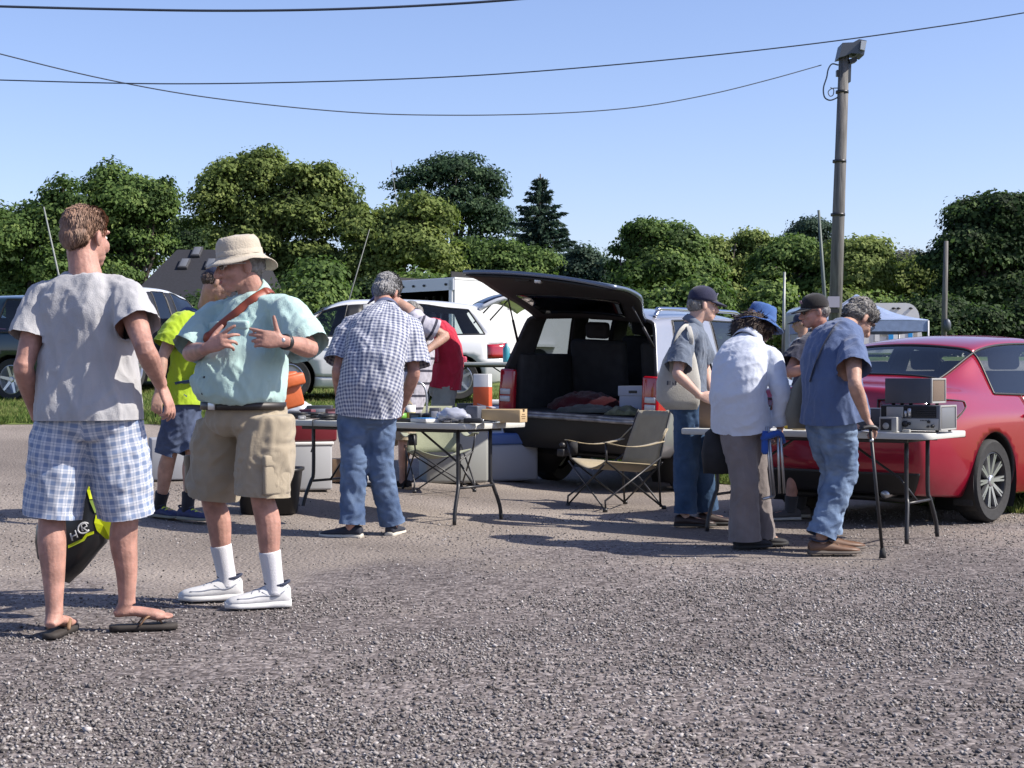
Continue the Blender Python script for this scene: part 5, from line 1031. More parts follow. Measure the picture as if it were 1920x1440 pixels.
SUV_TAGS = {(0, 2): 'tail_light', (0, 3): 'tail_light', (2, 4): 'window', (4, 4): 'window', (6, 4): 'window', (5, 4): 'pillar', (7, 5): 'windscreen', (7, 6): 'windscreen', (4, 1): 'door', (4, 2): 'door', (4, 3): 'door', (6, 1): 'front_door', (6, 2): 'front_door', (6, 3): 'front_door', (8, 5): 'bonnet', (8, 6): 'bonnet', (9, 3): 'head_light',
            (0, 1): 'bumper', (0, 0): 'bumper'}
SUV_CR = [('l', 4, .5, 0, 10), ('l', 5, .5, 0, 8), ('s', 0, .8, 0, 7), ('s', 1, .5, 2, 5), ('l', 2, .5, 0, 1), ('l', 4, .8, 0, 1), ('s', 2, .5, 4, 5), ('s', 3, .5, 4, 5)]
def hatch_st():
    T = [
     [(.12, .70, .26), (.05, .78, .42), (.0, .80, .64), (.03, .79, .86), (.10, .76, 1.0), (.46, .58, 1.42), (.43, .30, 1.465), (.42, 0, 1.475)],
     [(.34, .78, .23), (.34, .86, .38), (.34, .885, .64), (.34, .875, .86), (.34, .80, .995), (.62, .60, 1.455), (.60, .30, 1.50), (.60, 0, 1.515)],
     [(.80, .80, .20), (.80, .875, .34), (.80, .89, .62), (.80, .88, .85), (.84, .81, .985), (1.0, .605, 1.49), (1.0, .30, 1.535), (1.0, 0, 1.55)],
     [(1.55, .80, .19), (1.55, .872, .33), (1.55, .89, .61), (1.55, .88, .84), (1.52, .81, .97), (1.56, .61, 1.505), (1.56, .30, 1.555), (1.56, 0, 1.57)],
     [(1.66, .80, .19), (1.66, .872, .33), (1.66, .89, .61), (1.66, .88, .84), (1.64, .81, .965), (1.66, .61, 1.505), (1.66, .30, 1.555), (1.66, 0, 1.57)],
     [(2.40, .80, .18), (2.40, .872, .32), (2.40, .89, .61), (2.40, .88, .83), (2.40, .81, .95), (2.34, .605, 1.49), (2.34, .30, 1.54), (2.34, 0, 1.555)],
     [(2.50, .80, .18), (2.50, .872, .32), (2.50, .89, .61), (2.50, .88, .83), (2.50, .81, .95), (2.43, .60, 1.48), (2.43, .30, 1.53), (2.43, 0, 1.545)],
     [(3.26, .80, .19), (3.26, .875, .33), (3.26, .89, .61), (3.26, .875, .82), (3.32, .80, .94), (2.78, .575, 1.42), (2.70, .30, 1.475), (2.68, 0, 1.49)],
     [(3.52, .80, .20), (3.52, .87, .34), (3.52, .885, .60), (3.56, .86, .80), (3.62, .74, .93), (3.56, .56, .985), (3.46, .30, 1.02), (3.44, 0, 1.03)],
     [(3.95, .76, .22), (3.96, .83, .37), (3.96, .85, .58), (3.96, .82, .75), (3.95, .70, .83), (3.94, .48, .87), (3.94, .25, .885), (3.94, 0, .89)],
     [(4.18, .62, .23), (4.26, .69, .37), (4.28, .70, .52), (4.24, .68, .66), (4.18, .62, .73), (4.18, .42, .755), (4.20, .22, .765), (4.21, 0, .77)]]
    return np.array(T)
HATCH_TAGS = {(0, 2): 'tail_light', (1, 4): 'window', (2, 4): 'window', (3, 4): 'pillar', (4, 4): 'window', (6, 4): 'window', (5, 4): 'pillar', (7, 5): 'windscreen', (7, 6): 'windscreen', (4, 1): 'door', (4, 2): 'door', (4, 3): 'door', (6, 1): 'front_door', (6, 2): 'front_door', (6, 3): 'front_door', (8, 5): 'bonnet', (8, 6): 'bonnet', (9, 3): 'head_light'}
# hero: red sedan
CR = w(1743, HOR, 11.15); a_ = 42
f, r = fr(a_); loc = A(CR[0], CR[1], 0)-r*.80-f*.10; loc[2] = 0
RED = paint('metallic cherry red paint', (.36, .008, .034), metal=.25, rough=.28)
SED = Car('red_sedan', 'cherry red four-door saloon parked behind the right-hand folding table', loc, a_, sedan_st(), SEDAN_TAGS, [(1.0, .315), (3.66, .315)], RED, crease=SED_CR, wR=.318, spokes=20, capR_tag={(0, 0): 'bumper', (0, 1): 'bumper', (0, 2): 'bumper'}, glass_m=GLASS_T)
SED.wrap('tail_light', .9, (26, 69), ([0, .55, 1], [.78, .70, .885]), ([0, .6, 1], [.94, .945, .925]), mat('smoked red lens', (.12, .004, .012), .08, coat=1)); SED.wrap('lamp_insert', .9, (38, 58), ([0, 1], [.80, .83]), ([0, 1], [.87, .89]), RED_LENS, off=.012); SED.wrap('reverse_light', .9, (28, 36), ([0, 1], [.82, .82]), ([0, 1], [.88, .88]), CLEAR_LENS, off=.012)
for zz_, ta_, tb_ in ((.665, 4, 66), (.885, 4, 22)):
    for sg_ in (1, -1):
        pp_ = []
        for t_ in np.linspace(ta_, tb_, 16):
            d_ = A(-math.cos(math.radians(t_)), sg_*math.sin(math.radians(t_)), 0); h_ = SED.bvh.ray_cast(Vector(A(.9, 0, zz_)+d_*3), Vector(-d_)); pp_.append(A(*h_[0])+d_*.001)
        part('seam', tube(pp_, .004, 5), TRIM, SED.parts['body'], world=False)
SED.seats([2.45], z=.62, h=.60); SED.seats([1.45], y=(0,), wide=1.15, z=.62, h=.50, head=False)
for yy in (.36, -.36): part('headrest', rbox((1.42, yy, 1.16), (.10, .25, .15), .04, 3), SEATCLOTH, SED.root, world=False)
part('parcel_shelf', rbox((.95, 0, 1.01), (.55, 1.15, .03), .01), LINER, SED.root, world=False)
for sg in (1, -1): SED.handle(1.62, .80, sg, RED); SED.handle(2.62, .79, sg, RED)
SED.mirror(3.2, .95, RED)
pl = part('number_plate', rbox((-.005, 0, .68), (.02, .46, .14), .006), WHITE_PL, SED.root, world=False)
part('mud_flap', join([rbox((.66, sg*.79, .26), (.03, .16, .24), .01) for sg in (1,)]), RUBBER, SED.root, world=False); part('mud_flap', rbox((.66, -.79, .26), (.03, .16, .24), .01), RUBBER, SED.root, world=False)
part('exhaust', tube([(.25, -.45, .25), (.08, -.45, .24)], .03, 14), STEEL, SED.root, world=False)
# hero: silver four-wheel drive with raised tailgate
a_ = 30; f, r = fr(a_); CR = A((1228-960)/F_PX*14.25, 14.25, 0); loc = CR-r*.87
SILVER = paint('silver grey paint', (.33, .335, .36), metal=.55, rough=.35)
SUVC = Car('silver_suv', 'silver estate four-wheel drive with its black tailgate raised and cargo bay open', loc, a_, suv_st()*A(1, .945, 1), SUV_TAGS, [(1.02, .37), (3.87, .37)], SILVER, crease=SUV_CR, wR=.375, cap_rows=(3, 5), spokes=6, two=False, capR_tag={0: 'bumper', 1: 'bumper'}, glass_m=GLASS_D, arch=.07, pitch=.01, roll=math.radians(2.8))
S = SUVC.root; K = dict(world=False)
SUVC.seats([2.35], z=.95, h=.62, lean=.18); SUVC.seats([1.35], y=(.40, -.40), wide=.62, z=.92, h=.60, lean=.2)
part('cargo_floor', rbox((.95, 0, .735), (1.75, 1.50, .05), .01), LINER, S, **K)
for sg in (1, -1): part('cargo_side', rbox((.75, sg*.755, 1.02), (1.05, .09, .56), .03), LINER, S, **K)
part('load_sill', join([rbox((.02, 0, .742), (.16, 1.30, .03), .008), rbox((-.03, 0, .715), (.10, 1.45, .04), .015)]), mat('scuffed sill', (.30, .30, .31), .45, metal=.6, dark=(.08, .08, .09), vscale=9), S, **K)
part('tow_hitch', join([rbox((-.10, 0, .40), (.32, .07, .07), .008), ellipsoid((-.22, 0, .47), .03)]), DARK_STEEL, S, **K)
for sg in (1, -1):
    part('tail_light', rbox((.05, sg*.765, .94), (.07, .17, .42), .025, 3), RED_LENS, S, **K)
    lg = part('reverse_light', join([rbox((.012, sg*.775, z), (.02, .11, .055), .008) for z in (.86, .93)]), CLEAR_LENS, S, **K)
    part('roof_rail', tube([(.42, sg*.60, 1.71), (.50, sg*.60, 1.765), (.62, sg*.60, 1.785), (2.2, sg*.60, 1.80), (2.5, sg*.60, 1.785), (2.62, sg*.60, 1.73)], [.022, .024, .026, .026, .024, .022], 10, 4, flat=.8), CHROME, S, **K)
    SUVC.handle(1.75, .93, sg, SILVER); SUVC.handle(2.72, .92, sg, SILVER)
SUVC.mirror(3.25, 1.15, SILVER)
# raised tailgate: hinge line at the rear roof edge, panel swings out and slightly upwards
hx, hz = .26, 1.715; GL = 1.18; ang = math.radians(20); P_ = []; n_u, n_v = 17, 19
def gate_pt(u, v, off=0.):
    """u 0 hinge..1 outer edge, v -1..1 across"""
    bow = .055*math.sin(math.pi*min(u*1.02, 1))**.9; drop = .045*v*v+(.07*u**3); hw = .60+.19*sstep(0, .55, u)-.05*max(0, u-.9)*10*v*v*.3
    lx = -u*GL; lz = bow-drop+.06*v*u-off; x = hx+lx*math.cos(ang)-lz*math.sin(ang)*.2; z = hz-lx*math.sin(ang)+lz*math.cos(ang); return A(x, v*hw, z)
top = np.array([[gate_pt(u, v) for v in np.linspace(-1, 1, n_v)] for u in np.linspace(0, 1, n_u)]); V, Fc = grid_surf(top); TG = part('tailgate', thick((V, Fc[::1]), .035), paint('dark slate tailgate paint', (.10, .13, .19), metal=.5), S, **K)
inn = np.array([[gate_pt(u, v*.97, .03+.025*math.sin(math.pi*u)*(1-v*v)+.012*(1-abs(v)**6)) for v in np.linspace(-1, 1, n_v)] for u in np.linspace(.02, .985, n_u)]); part('inner_trim', thick(grid_surf(inn), .02), mat('tailgate trim', (.010, .010, .012), .7, var=.3, vscale=6), TG, **K)
iw = np.array([[gate_pt(u, v, .085) for v in np.linspace(-.7, .7, 9)] for u in np.linspace(.14, .46, 6)]); part('rear_window', thick(grid_surf(iw), .006), GLASS_D, TG, **K)
part('grab_handle', join([rbox(tuple(gate_pt(.9, .25, .07)), (.05, .16, .03), .01)]), TRIM, TG, **K); part('latch', rbox(tuple(gate_pt(.955, 0, .07)), (.06, .07, .05), .01), STEEL, TG, **K)
part('wiper', tube([gate_pt(.50, .0, .0)+A(0, 0, .02), gate_pt(.42, .35, 0)+A(0, 0, .03), gate_pt(.38, .62, 0)+A(0, 0, .02)], .012, 6), TRIM, TG, **K)
for sg in (1, -1):
    part('gas_strut', join([tube([A(.14, sg*.73, 1.42), (A(.14, sg*.73, 1.42)+gate_pt(.42, sg*.86, .1))/2], .013, 8), tube([(A(.14, sg*.73, 1.42)+gate_pt(.42, sg*.86, .1))/2, gate_pt(.42, sg*.86, .1)], .008, 8)]), DARK_STEEL, S, **K)
SUVM = MW[S.name]
def in_suv(x, y, z): return (SUVM@A(x, y, z, 1))[:3]
# white hatchback across the back, facing left
a_ = -103; f, r = fr(a_); loc = w(935, HOR, 24.6); loc[2] = gz(loc[0]-1.8, 24.8)-.02
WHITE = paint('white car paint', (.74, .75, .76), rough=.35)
HB = Car('white_hatchback', 'white hatchback with alloy wheels and its tailgate open behind the checked shirt man', loc, a_, hatch_st(), {**HATCH_TAGS, (4, 4): 'door'}, [(.82, .32), (3.38, .32)], WHITE, wR=.325, spokes=5, two=False, cap_rows=(4, 5), capR_tag={2: 'body'}, level=2, crease=SED_CR[:2], glass_m=GLASS_T)  # solid white fills the rear door window, standing in for its bright reflection
HB.seats([2.3, 1.3], z=.62, h=.6); HB.mirror(3.1, .97, WHITE); HB.handle(1.9, .82, 1, WHITE); HB.handle(2.75, .81, 1, WHITE); HB.handle(1.9, .82, -1, WHITE); HB.handle(2.75, .81, -1, WHITE)
def hgate(u, v, off=0): bow = .13*math.sin(math.pi*u); hw = .56+.18*u; ang = math.radians(8); x = .44-u*.95*math.cos(ang); return A(x, v*hw, 1.47+u*.95*math.sin(ang)+bow-.06*v*v-off-.12*u**3)
gp = np.array([[hgate(u, v) for v in np.linspace(-1, 1, 9)] for u in np.linspace(0, 1, 11)]); o = part('tailgate', thick(grid_surf(gp), .05), WHITE, HB.root, **K)
gp = np.array([[hgate(u, v, -.012) for v in np.linspace(-.85, .85, 9)] for u in np.linspace(.1, .62, 7)]); part('rear_window', thick(grid_surf(gp), .075), mat('dark tinted pane', (.02, .03, .06), .08), o, **K)
for sg in (1, -1): part('gas_strut', tube([(.28, sg*.62, 1.22), hgate(.5, sg*.9, .05)], .012, 8), DARK_STEEL, HB.root, **K)
# cars further left
TEAL = paint('dark teal paint', (.012, .035, .046), metal=.3); PURP = paint('dark plum paint', (.10, .10, .17), metal=.5); PSIL = paint('pale silver paint', (.62, .65, .68), metal=.4); MAR = paint('maroon paint', (.16, .01, .04), metal=.3)
def bgcar(nm, label, px, Y, psi, st, tg, m, wh, cr=SED_CR[:2], **k):
    loc = w(px, HOR, Y); loc[2] = gz(loc[0], Y)-.02; c = Car(nm, label, loc, psi, st, tg, wh, m, level=2, crease=cr, wR=.325, **k); c.seats([2.3], z=.62, h=.6); c.mirror(3.2, .96, m); return c
bgcar('teal_suv', 'dark teal off-roader half hidden behind the grey t-shirt man', 185, 24.0, -68, suv_st()*A(.95, .96, .93), SUV_TAGS, TEAL, [(.97, .34), (3.68, .34)], cr=SUV_CR, spokes=6, two=False)
bgcar('white_car', 'tall white car facing us between the grey t-shirt and the neon jersey', 318, 28.0, 190, hatch_st()*A(1, 1, 1.10), HATCH_TAGS, WHITE, [(.82, .32), (3.38, .32)], spokes=5, two=False)
bgcar('plum_sedan', 'dark plum saloon whose roof shows behind the neon jersey man', 410, 33, -75, sedan_st(), SEDAN_TAGS, PURP, [(1.0, .315), (3.66, .315)], spokes=5, two=False)
bgcar('maroon_sedan', 'maroon saloon whose roof shows at the far left edge', 90, 29.5, -80, sedan_st(), SEDAN_TAGS, MAR, [(1.0, .315), (3.66, .315)], spokes=5, two=False)
# ---------- tables, chairs, goods
TABLE_GREY = mat('table plastic', (.62, .62, .58), .55, var=.06, vscale=4, bump=.1, bscale=60)
def folding_table(loc, rz, label, L=1.83, D=.76, h=.74):
    t = empty('folding_table', loc, label, 'table', rz=rz, group='white folding tables')
    c = []
    R = .07; n = 6; poly = []
    for cx, cy, a0 in ((L/2-R, D/2-R, 0), (-L/2+R, D/2-R, 90), (-L/2+R, -D/2+R, 180), (L/2-R, -D/2+R, 270)):
        for i in range(n+1): a = math.radians(a0+90*i/n); poly.append((cx+R*math.cos(a), cy+R*math.sin(a)))
    rings = [np.array([(x*s, y*s2, z) for x, y in poly]) for s, s2, z in ((.985, .97, h-.042), (.997, .993, h-.040), (1, 1, h-.032), (1, 1, h-.008), (.997, .992, h-.001), (.99, .98, h))]
    part('table_top', loft(rings), TABLE_GREY, t, world=False, auto=50)
    [part('side_rail', box((0, y, h-.055), (L*.8, .02, .028)), DARK_STEEL, t, world=False) for y in (.28, -.28)]
    for sx in (1, -1):
        x0 = sx*(L/2-.22)
        for sy in (1, -1):
            part('leg', tube([(x0, sy*.20, h-.045), (x0, sy*.20, .34), (x0+sx*.012, sy*.215, .27), (x0+sx*.03, sy*.275, .12), (x0+sx*.035, sy*.29, .012)], .0145, 10, 3), DARK_STEEL, t, world=False)
        [part('crossbar', tube(q_, .010, 8), DARK_STEEL, t, world=False) for q_ in ([(x0+sx*.012, -.215, .27), (x0+sx*.012, .215, .27)], [(x0, -.20, h-.06), (x0, .20, h-.06)])]
        part('brace', tube([(x0, 0, .272), (x0-sx*.12, 0, .42), (sx*.18, 0, h-.06)], .009, 8), DARK_STEEL, t, world=False)
    return t
dirT = math.atan2(.57, -.82)            # long axis of both near tables
u_ = A(math.cos(dirT), math.sin(dirT), 0); v_ = A(.57, .82, 0)
cL = A(-.31, 10.85, 0)+u_*.915+v_*.38; cR = A(2.68, 9.93, 0)+u_*.915+v_*.38
TL = folding_table((cL[0], cL[1], .035), dirT+math.pi, 'white folding table crowded with cables and boxes in front of the tailgate'); TR = copy_thing(TL, (cR[0], cR[1], 0), None, 'white folding table with old radio gear behind the red saloon')
dz = w(900, HOR, 22.3); T3 = copy_thing(TL, (dz[0], dz[1], gz(dz[0], 22.3)+.02), math.radians(172), 'white folding table far back on the grass beside the white hatchback')
HT = .74
def onL(px, d=.3, z=0.): # point on left table: photo column and depth across the table
    # intersect view column with the line near-edge + d across
    k = (px-960)/F_PX; o = A(-.31, 10.85, 0)+v_*d; t = (k*o[1]-o[0])/(u_[0]-k*u_[1]); p = o+u_*t; return A(p[0], p[1], .035+HT+.002+z)
def onR(px, d=.3, z=0.):
    k = (px-960)/F_PX; o = A(2.68, 9.93, 0)+v_*d; t = (k*o[1]-o[0])/(u_[0]-k*u_[1]); p = o+u_*t; return A(p[0], p[1], HT+.002+z)
def bx(name, label, cat, p, size, m, rz=0, r=.006, group=None, extra=None):
    t = thing1(name, xf(rbox((0, 0, size[2]/2), size, r), rotz(rz), p), m, label, cat, group); MW[t.name] = np.eye(4)
    return t
RA = math.atan2(-.57, .82)  # table direction pointing right
# camping chairs
def camp_chair(loc, psi, label, col):
    f, r = fr(psi); t = empty('camping_chair', loc, label, 'chair', rz=math.atan2(f[1], f[0]), group='folding camping chairs')
    fab = cloth('chair canvas', col, var=.08, bscale=140)  # local: x forward, y left
    g = np.array([[(.27-.52*u, v*.27, .44-.05*(1-v*v)*1.2-.05*u+.02*abs(v)) for v in np.linspace(-1, 1, 9)] for u in np.linspace(0, 1, 9)]); part('seat', thick(grid_surf(g), .008), fab, t, world=False)
    g = np.array([[(-.22-.16*u-.035*(1-v*v), v*(.27-.02*u), .40+.50*u) for v in np.linspace(-1, 1, 9)] for u in np.linspace(0, 1, 9)]); part('backrest', thick(grid_surf(g), .008), fab, t, world=False)
    for s in (1, -1):
        g = np.array([[(.30-.56*u, s*.31+v*.035, .63-.045*math.sin(math.pi*u)+.0*v) for v in np.linspace(-1, 1, 5)] for u in np.linspace(0, 1, 9)]); a = part('armrest', thick(grid_surf(g), .007), fab, t, world=False)
        part('arm_strap', tube([(-.24, s*.31, .63), (-.33, s*.27, .74)], .016, 6, flat=.3), fab, a, world=False)
        if s < 0: part('cup_holder', lathe([(.035, 0), (.042, .0), (.045, .11), (.040, .11), (.036, .01)], (.24, s*.31, .50), 14, cap=False), BLACK_CLOTH, a, world=False)
        part('leg', tube([(.29, s*.31, .01), (.29, s*.30, .10), (.0, 0, .30) if 0 else (-.26, s*.29, .48)], .009, 8), DARK_STEEL, t, world=False); part('leg', tube([(-.28, s*.30, .01), (.27, s*.29, .45), (.29, s*.31, .62)], .009, 8), DARK_STEEL, t, world=False)
        part('back_post', tube([(-.26, s*.28, .02), (-.24, s*.28, .40), (-.38, s*.25, .91)], .009, 8), DARK_STEEL, t, world=False)
    for x in (.29, -.27): part('cross_strut', join([tube([(x, -.30, .02), (x, .29, .43)], .008, 8), tube([(x, .30, .02), (x, -.29, .43)], .008, 8)]), DARK_STEEL, t, world=False)
    for x in (.29, -.28):
        for y in (.30, -.30): part('foot', lathe([(.02, 0), (.02, .03), (.01, .035)], (x, y, 0), 10), BLACK, t, world=False)
    return t
q = w(1155, HOR, 12.95); camp_chair((q[0], q[1], gz(q[0], q[1])), -118, 'empty tan canvas camping chair standing behind the silver car bumper', (.40, .33, .21)).scale = (1, 1, .90)
q = w(822, HOR, 13.3); camp_chair((q[0], q[1], gz(q[0], q[1])+.02), 165, 'pale green camping chair seen through the legs of the crowded table', (.33, .35, .24)).scale = (.86, .86, .80)
# ---- left table goods
p = onL(942, .40); cb = bx('cardboard_box', 'long tan cardboard box at the right end of the crowded table', 'box', p, (.33, .15, .095), CARD, RA+.25)
part('tape', xf(rbox((.02, 0, .0965), (.331, .04, .003), .001), rotz(RA+.25), p), mat('packing tape', (.45, .33, .18), .35), cb)
part('printed_lines', join([xf(rbox((.1665, -.01, z), (.003, l, .004), .001), rotz(RA+.25), p) for z, l in ((.03, .07), (.045, .09), (.06, .06))]), mat('brown print', (.2, .12, .06), .8), cb)
CABLE = mat('cable sheath', (.02, .021, .024), .5); g = np.random.default_rng(3)
def coil(p, R, n, m, label, nm='cable_coil', r=.008):
    P = []
    for i in range(n*22+1): a = i/22*6.283; P.append(p+A(R*math.cos(a)*(1+.15*math.sin(a*.37+n)), R*.8*math.sin(a)*(1+.12*math.cos(a*.41)), .010+i/(n*22)*.035+.006*math.sin(a*.7)))
    return thing1(nm, tube(np.array(P), r, 7), m, label, 'cable', 'cables on the crowded table')
for i, (px, d, R, n, lab) in enumerate([(560, .16, .075, 5, 'coiled black cable nearest the mint shirt on the crowded table'), (590, .34, .09, 6, 'larger coiled black cable behind the first coil'), (612, .10, .06, 4, 'small coiled black cable beside the checked shirt man'), (800, .44, .07, 4, 'coiled black cable behind the clear plastic bag')]): coil(onL(px, d), R, n, CABLE, lab)
p = onL(575, .52); rad = bx('handheld_case', 'dark maroon electronics case among the cables behind the coils', 'electronics', p, (.24, .16, .07), mat('maroon case', (.13, .015, .035), .5), RA); part('dial', xf(lathe([(.02, 0), (.018, .012)], (0, 0, 0), 14), rotx(math.pi/2), p+v_*-.081+UP*.035), STEEL, rad)
p = onL(556, .50, 0); V, Fc = ellipsoid((0, 0, .06), (.13, .10, .085), n=26, m=18); V = V+vnormals(V, Fc)*(.026*perlin(V*16)[:, None]+.010*perlin(V*40)[:, None]); V[:, 2] = np.maximum(V[:, 2], 0); thing1('plastic_bag', (V+p, Fc), mat('white film', (.72, .74, .76), .35), 'crumpled white plastic bag at the left end of the crowded table', 'bag')
p = onL(762, .18); o = bx('tray', 'flat black tray holding a green tape beside the checked shirt man', 'tray', p, (.30, .20, .022), BLACK, RA); thing1('tape_roll', xf(join([lathe([(.03, 0), (.052, .0), (.054, .015), (.052, .04), (.03, .04), (.028, .02), (.03, 0)], (0, 0, 0), 24, cap=False)]), None, onL(749, .12, .023)), mat('green tape', (.16, .42, .05), .4), 'green tape roll on the black tray', 'tape roll')
p = onL(800, .10); bk = bx('manual', 'blue and white booklet lying at the front edge of the crowded table', 'booklet', p, (.21, .15, .028), PAPER, RA-.35); part('cover', xf(rbox((0, 0, .0295), (.205, .145, .003), .001), rotz(RA-.35), p), mat('blue cover', (.04, .25, .62), .5), bk)
p = onL(850, .16); V, Fc = ellipsoid((0, 0, .045), (.14, .09, .055), n=26, m=16); V = V+vnormals(V, Fc)*(.022*perlin(V*18+4)[:, None]+.012*perlin(V*45)[:, None]); V[:, 2] = np.maximum(V[:, 2], 0); zb = thing1('zip_bag', (V@rotz(RA).T+p, Fc), mat('clear film', (.45, .47, .55), .12, spec=.8), 'clear plastic bag of grey parts in the middle of the crowded table', 'bag')
p = onL(887, .06); hh = empty('handheld_radio', p, 'black handheld radio lying at the front right corner of the crowded table', 'radio'); Mx = rotz(RA+.5); part('case', xf(rbox((0, 0, .02), (.13, .058, .036), .008), Mx, p), BLACK, hh); part('antenna', xf(tube([(.06, .015, .02), (.17, .03, .016)], [.007, .005], 8), Mx, p), RUBBER, hh); part('knob', xf(lathe([(.008, 0), (.007, .014)], (0, 0, 0), 12), Mx@roty(math.pi/2), p+Mx@A(.064, -.012, .022)), STEEL, hh)
p = onL(850, .52); mo = empty('flat_monitor', p, 'black flat-panel unit lying on its back at the rear of the crowded table', 'electronics'); part('panel', xf(rbox((0, 0, .045), (.46, .28, .03), .01), rotz(RA)@rotx(.06), p), BLACK, mo); part('base', xf(rbox((0, 0, .016), (.22, .18, .03), .01), rotz(RA), p), DARK_STEEL, mo)
p = onL(893, .30); bx('equipment_box', 'small slate grey equipment box left of the tan cardboard box', 'box', p, (.10, .13, .12), mat('slate grey enamel', (.09, .10, .13), .5), RA+.1, .01)
p = onL(905, .60); lb = empty('display_box', p, 'tall white carton with an orange lower half standing at the back of the crowded table', 'box'); part('carton', xf(rbox((0, 0, .175), (.12, .09, .35), .004), rotz(RA+.35), p), PAPER, lb); part('orange_panel', xf(rbox((0, 0, .16), (.1225, .0925, .19), .003), rotz(RA+.35), p), mat('orange print', (.58, .09, .02), .55), lb)
part('stripe', join([xf(rbox((0, 0, .095+i*.022), (.1235, .0935, .008), .002), rotz(RA+.35)@roty(.25), p+UP*.0) for i in range(2)]), mat('grey print', (.4, .4, .45), .5), lb)
p = onL(770, .48); cp = empty('drink_cup', p, 'white paper cup with a yellow lower band on the crowded table', 'cup'); part('cup_body', lathe([(.028, 0), (.030, .0), (.040, .115), (.037, .113)], p, 20), PAPER, cp); part('band', lathe([(.0315, .01), (.0375, .06)], p, 20, cap=False), mat('yellow print', (.50, .42, .05), .6), cp)
p = onL(800, .66); lm = empty('gooseneck_lamp', p, 'grey gooseneck lamp curving up from the back of the crowded table', 'lamp'); part('base', lathe([(.06, 0), (.06, .015), (.01, .03)], p, 20), STEEL, lm); part('neck', tube([p+UP*.02, p+UP*.18, p+A(-.03, 0, .27), p+A(-.10, 0, .29), p+A(-.13, 0, .24)], .009, 8, 5), STEEL, lm); part('shade', lathe([(.012, .05), (.035, .02), (.04, -.02)], p+A(-.135, 0, .22), 16), STEEL, lm)
p = onL(742, .42); bx('black_transmitter', 'low black box with a silver knob behind the tray, partly behind the checked shirt', 'electronics', p, (.17, .15, .075), BLACK, RA)
for px_, d_, sz, col, nm, cat, lab in ((548, .20, (.07, .05, .035), (.03, .03, .035), 'power_adapter', 'adapter', 'black power adapter at the left front corner of the crowded table'), (632, .18, (.12, .07, .05), (.02, .02, .024), 'battery_pack', 'battery', 'black battery pack by the checked shirt man left hip'), (600, .56, (.20, .12, .10), (.05, .055, .065), 'amplifier', 'electronics', 'dark grey amplifier box behind the maroon case'), (566, .08, (.06, .04, .03), (.25, .26, .28), 'connector', 'connector', 'small grey metal connector in front of the coiled cables'),
    (784, .30, (.11, .08, .06), (.03, .032, .04), 'meter_case', 'meter', 'black meter case behind the blue and white booklet'), (816, .34, (.08, .06, .10), (.10, .10, .11), 'charger', 'charger', 'dark upright charger behind the clear plastic bag'), (866, .40, (.16, .10, .06), (.022, .024, .03), 'switch_box', 'electronics', 'low black switch box left of the slate grey equipment box'), (872, .10, (.09, .05, .025), (.03, .03, .03), 'remote', 'remote', 'small black remote beside the handheld radio'), (920, .18, (.12, .09, .012), (.30, .33, .35), 'glass_plate', 'plate', 'thin greyish plate in front of the tan cardboard box'), (760, .58, (.09, .09, .12), (.04, .04, .045), 'relay_box', 'electronics', 'dark upright relay box behind the paper cup'),
    (581, .42, (.13, .09, .05), (.02, .02, .025), 'tuner', 'electronics', 'flat black tuner among the coiled cables'), (622, .34, (.10, .08, .08), (.06, .02, .025), 'filter_box', 'electronics', 'dark red-brown filter box at the checked shirt man left side'), (552, .34, (.09, .07, .06), (.12, .12, .13), 'metal_can', 'can', 'small grey metal can in front of the white plastic bag'), (830, .60, (.20, .10, .07), (.025, .028, .034), 'long_case', 'case', 'long dark case behind the flat-panel unit'), (838, .06, (.07, .045, .02), (.03, .03, .034), 'key_fob_box', 'box', 'little black box at the front edge before the clear plastic bag'), (876, .62, (.13, .10, .13), (.035, .037, .045), 'crate', 'crate', 'dark upright crate between the flat-panel unit and the orange and white carton')):
    p = onL(px_, d_); o_ = bx(nm, lab, cat, p, sz, mat(nm+' finish', col, .45, var=.1), RA+(px_ % 7)*.12, .006); part('detail', xf(rbox((0, -sz[1]/2, sz[2]*.5), (sz[0]*.6, .003, sz[2]*.5), .001), rotz(RA+(px_ % 7)*.12), p), mat(nm+' label', tuple(min(.6, c*4+.05) for c in col), .5), o_)
for px_, d_, sz, col, nm, cat, lab in ((1640, .24, (.10, .08, .05), (.05, .05, .055), 'tuning_unit', 'electronics', 'small dark tuning unit behind the white paper sheet'), (1700, .06, (.05, .03, .02), (.4, .4, .38), 'plug', 'plug', 'small pale plug in front of the receiver chassis'), (1510, .34, (.10, .07, .05), (.30, .12, .06), 'rust_tin', 'tin', 'small rust coloured tin beside the yellow box')):
    p = onR(px_, d_); bx(nm, lab, cat, p, sz, mat(nm+' finish', col, .5, var=.15), RA, .005)
thing1('power_lead', tube([onL(640, .05, .006), onL(610, .03, .006), onL(590, .02, .004)+A(0, -.02, 0), onL(586, -.012, -.02), onL(588, -.012, -.16), onL(583, -.01, -.24)], .0045, 6, 5), CABLE, 'thin black lead drooping over the front edge of the crowded table', 'cable')
